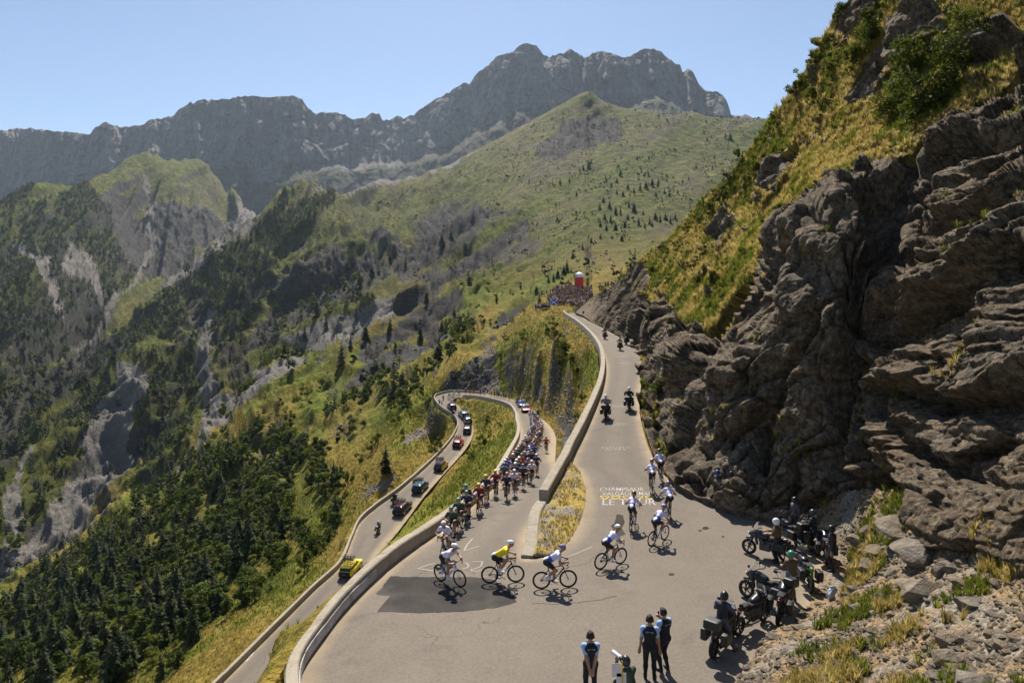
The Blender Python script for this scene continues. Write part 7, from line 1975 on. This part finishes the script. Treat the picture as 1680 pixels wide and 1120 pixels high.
# ================================================================== OFFICERS AND PHOTOGRAPHER AT THE BOTTOM
SKYB = C3(0.30, 0.46, 0.68, 0.85); OFF = C3(0.012, 0.014, 0.022, 0.85)
def feet_pose(u, v, h, yaw):
    p = PH(u, v, h); p[2] = surf(p[0], p[1]); return pose_m(p, (math.cos(yaw), math.sin(yaw), 0))
MO = [feet_pose(969, 1146, 10.7, D(92)), feet_pose(1066, 1117, 10.7, D(78)), feet_pose(1090, 1104, 10.7, D(120))]
person("behind", MO[0], "officer in light blue shirt and dark vest, hands clasped behind the back", SKYB, OFF, "cap", OFF, OFF, False)
person("down", MO[1], "officer in light blue shirt and dark vest with arms hanging, middle of the three", SKYB, OFF, "cap", OFF, OFF, False)
person("phone", MO[2], "officer in light blue shirt filming with a raised phone", SKYB, OFF, "cap", OFF, OFF, False)
ph = link("mobile_phone", np_mesh("mobile_phone", *net(rbox((0, 0, 0), (0.012, 0.075, 0.15), 0.005), (-0.02, -0.05, -0.09), (0.02, 0.05, 0.09), 0.01), M_BLK)); ph.matrix_world = MO[2] @ Matrix.Translation((0.36, -0.10, 1.46))
tag(ph, "black phone held up by the filming officer", "phone")
def flat_text(parent, txt, loc, size, mat, rot):
    cu = bpy.data.curves.new("t", 'FONT'); cu.body = txt; cu.size = size; cu.align_x = 'CENTER'; cu.extrude = 0.002
    o = bpy.data.objects.new("t", cu); COL.objects.link(o); dg = bpy.context.evaluated_depsgraph_get(); dg.update()
    me = bpy.data.meshes.new_from_object(o.evaluated_get(dg)); bpy.data.objects.remove(o); me.name = "lettering"; me.materials.clear(); me.materials.append(mat)
    q = link("lettering", me, parent, loc); q.rotation_euler = rot; return q
for b in bpy.data.objects:
    if b.get("label", "").startswith("officer"):
        q = link("vest_band", np_mesh("vest_band", *net(rbox((0, 0, 0), (0.012, 0.22, 0.05), 0.004), (-0.02, -0.13, -0.04), (0.02, 0.13, 0.04), 0.012), GREY), b, (-0.152, 0, 1.36))
        q.rotation_euler = (0, 0.03, 0)
Mp = feet_pose(1034, 1150, 10.6, D(120))
person("crouch", Mp, "photographer with black helmet crouching by the yellow stake", C3(0.03, 0.05, 0.03), BLK, "helmet", HB)
lv = merge([tube((0, 0, 0), (0.10, 0, 0), 0.05, 0.05, 12), tube((0.10, 0, 0), (0.34, 0, 0), 0.045, 0.06, 12), tube((0.34, 0, 0), (0.342, 0, 0), 0.06, 0.0, 12)])
le = empty("camera_lens"); le.matrix_world = Mp @ Matrix.Translation((0.36, 0.02, 1.04))
link("lens_barrel", np_mesh("lens_barrel", *lv, M_WHT), le); link("camera_body", np_mesh("camera_body", *net(rbox((-0.05, 0, 0), (0.09, 0.15, 0.11), 0.015), (-0.15, -0.12, -0.09), (0.05, 0.12, 0.09), 0.02), M_BLK), le)
tag(le, "camera with a long white lens in front of the crouching photographer", "camera")
sp = PH(1021, 1160, 10.55); sp[2] = surf(sp[0], sp[1])
se = empty("marker_stake", sp)
link("stake", np_mesh("stake", *net(rbox((0, 0, 0.62), (0.05, 0.05, 1.4), 0.008), (-0.06, -0.06, -0.2), (0.06, 0.06, 1.4), 0.03), C3(0.70, 0.42, 0.02)), se)
for k, (x, z) in enumerate(((-0.02, 1.05), (0.10, 0.80))):
    link("paper_notice", np_mesh("paper_notice", *net(rbox((0, 0, 0), (0.26, 0.012, 0.36), 0.004), (-0.15, -0.02, -0.2), (0.15, 0.02, 0.2), 0.012), C3(0.72, 0.66, 0.68)), se, (x - 0.12, 0.03, z))
tag(se, "yellow stake with white paper notices at the bottom edge", "stake")

# ================================================================== ARCH, CROWD AND WALKERS
def arch_mesh(a, b):
    path = [(0, -1.45, z) for z in np.linspace(0, 4.3, 6)] + [(0, -1.45 * math.cos(q), 4.3 + 1.1 * math.sin(q)) for q in np.linspace(0, math.pi, 17)[1:-1]] + [(0, 1.45, z) for z in np.linspace(4.3, 0, 6)]
    path = np.array(path)[a:b]; t = np.gradient(path, axis=0); t /= np.linalg.norm(t, axis=1, keepdims=True)
    V = []
    for p, q in zip(path, t):
        n = np.cross(q, [1, 0, 0])
        for k in range(14):
            w = 2 * math.pi * k / 14; V.append(p + np.array([1.15, 0, 0]) * math.cos(w) + n * 0.8 * math.sin(w))
    return np.array(V), grid_faces(len(path), 14, True)
ap = hit(950, 475)
ae = empty("inflatable_arch", ap, D(12)); ae.scale = (1.0, 1.0, 0.98)
ARED, AWHT = C3(0.55, 0.02, 0.025, 0.45), C3(0.80, 0.78, 0.80, 0.45)
link("leg", np_mesh("leg", *arch_mesh(0, 6), ARED), ae); link("crown", np_mesh("crown", *arch_mesh(5, 22), AWHT), ae); link("leg", np_mesh("leg", *arch_mesh(21, 27), ARED), ae)
for s_ in (-1, 1):
    em = np_mesh("emblem", *tube((1.10 * s_, 0.4, 5.2), (1.22 * s_, 0.4, 5.2), 0.62, 0.55, 18), C3(0.45, 0.03, 0.12, 0.45)); link("emblem", em, ae)
    link("emblem", np_mesh("emblem", *tube((1.10 * s_, -0.75, 4.9), (1.20 * s_, -0.75, 4.9), 0.36, 0.3, 14), C3(0.30, 0.34, 0.60, 0.45)), ae)
tag(ae, "red and white inflatable arch above the crowd at the top of the climb", "arch")

def crowd_mesh(pose, seed):
    B, hd, look = stand_bones(pose)
    B = [b for b in B if b[0] != "hand" or True][:]
    V, Q, nm, t, c = body_arrays([b for b in B if not (b[0] == "hand" and b[3] < 0.02)], 0.085, 0.03)
    sl = np.zeros(len(nm), int)
    sl[np.isin(nm, ["torso", "torso2", "chest", "shoulder"])] = 1; sl[(nm == "upper_arm")] = 1
    sl[np.isin(nm, ["pelvis", "thigh"])] = 2; sl[(nm == "head") & (c[:, 2] > hd[2] + 0.04)] = 3; sl[nm == "shoe"] = 2
    return np_mesh("person", V, Q, mats=[M_SKIN, M_WHT, M_DARKCLO, M_HAIR], mi=sl)
CROWD = [crowd_mesh(p_, 0) for p_ in ("down", "up", "clap", "hold")]
SHIRT = [("white", WHT), ("black", BLK), ("red", RED), ("blue", C3(0.05, 0.09, 0.28)), ("yellow", C3(0.5, 0.36, 0.05)), ("tan", C3(0.36, 0.26, 0.16)), ("grey", GREY), ("pink", PINK), ("brown", C3(0.12, 0.06, 0.04)), ("orange", ORA)]
def spectator(p, yaw, lab, grp, sh_=None):
    o = link("person", random.choice(CROWD)); o.matrix_world = pose_m(p, (math.cos(yaw), math.sin(yaw), 0))
    n_, m_ = sh_ or random.choice(SHIRT + SHIRT[:2] + SHIRT[5:7])
    setmat(o, 1, m_); setmat(o, 2, random.choice([NAVY, BLK, GREY, JEAN, BRN])); setmat(o, 3, random.choice([M_HAIR, WHT, YEL, BLK, M_HAIR, RED]))
    tag(o, lab % n_, "person", grp)
CP = [(893,497),(900,490),(908,478),(922,472),(933,467),(943,473),(972,474),(971,487),(967,498),(962,506),(943,507),(940,502),(918,502)]
cells, n_c, tries = set(), 0, 0
crowd_pts = []
while n_c < 430 and tries < 16000:
    tries += 1
    u, v = random.uniform(898, 974), random.uniform(465, 508)
    if not inpoly(np.array([u]), np.array([v]), CP)[0]: continue
    key = (int(u / 1.8), int(v / 1.5))
    if key in cells: continue
    p = hit(u, v)
    if p is None or p[1] > 330: continue
    cells.add(key); n_c += 1
    crowd_pts.append(p)
crowd_pts.sort(key=lambda q: q[1])
for p in crowd_pts[:85]: spectator(p, random.uniform(-2.4, -0.6), "spectator in a %s top in the dense crowd below the arch", "crowd below the arch")
def dressed(me, a, b):
    m = me.copy(); m.materials[1] = a; m.materials[2] = b; return m
CK = [dressed(random.choice(CROWD), s_[1], random.choice([NAVY, BLK, GREY, JEAN])) for s_ in SHIRT]
scatter("crowd", np.array(crowd_pts[85:]), np.ones(len(crowd_pts) - 85), CK, "back rows of the dense crowd spread over the knoll below the arch", "crowd")
for k in range(30):
    u = 878 + k * 0.8; p = hit(u + random.uniform(-1, 1), 508.5 - k * 0.1 + random.uniform(-1.5, 1.5))
    if p is not None: spectator(p, -1.5, "spectator in a %s top in the line left of the crowd", "line of spectators left of the crowd")
for u, v in ((888,487),(893,485),(897,484),(903,482),(906,481),(981,464),(985,461),(989,459),(992,458),(957,518)):
    p = hit(u, v) if u < 950 else (on_road(u, v) if u < 960 else cliff_pt(u, v))
    if p is not None: spectator(p, -1.6, "spectator in a %s top standing apart at the edge of the crowd", "stragglers round the crowd")
for u, v in ((764,648),(771,648),(777,648.5),(788,649),(794,649),(806,652),(811,653),(815,653.5),(818,654),(822,655),(826,656),(829,656),(835,658),(882,688),(884,687)):
    spectator(on_road(u, v - 1.5), -1.2, "spectator in a %s top standing along the inner edge of the far bend", "spectators at the far bend")
for u, v in ((727,658),(726,646),(730,640),(734,636)):
    p = hit(u, v)
    if p is not None: spectator(p, -1.2, "spectator in a %s top on the bank behind the far hairpin", "spectators behind the far hairpin")
# blue flag with white diagonal cross among the spectators at the left
fp = hit(903, 508)
fe = empty("flag", fp, 0.15)
link("pole", np_mesh("pole", *tube((0, 0, 0), (0, 0, 3.0), 0.03, 0.03, 6), M_WHT), fe)
xs, zs = np.meshgrid(np.linspace(0, 2.1, 15), np.linspace(1.4, 2.95, 11), indexing='ij')
fl = link("cloth", np_mesh("cloth", np.stack([xs, 0.12 * np.sin(xs * 4), zs], -1).reshape(-1, 3), grid_faces(15, 11), C3(0.03, 0.10, 0.50)), fe)
for sgn in (-1, 1):
    x_ = np.linspace(0, 2.1, 15); zc = 2.175 + sgn * (x_ / 2.1 - 0.5) * 1.5
    V = np.stack([np.stack([x_, 0.12 * np.sin(x_ * 4) - 0.02, np.clip(zc + d_, 1.4, 2.95)], -1) for d_ in (-0.13, 0.13)], 1)
    link("cross_band", np_mesh("cross_band", V.reshape(-1, 3), grid_faces(15, 2), M_WHT), fe)
tag(fe, "blue flag with a white diagonal cross at the left edge of the crowd", "flag")
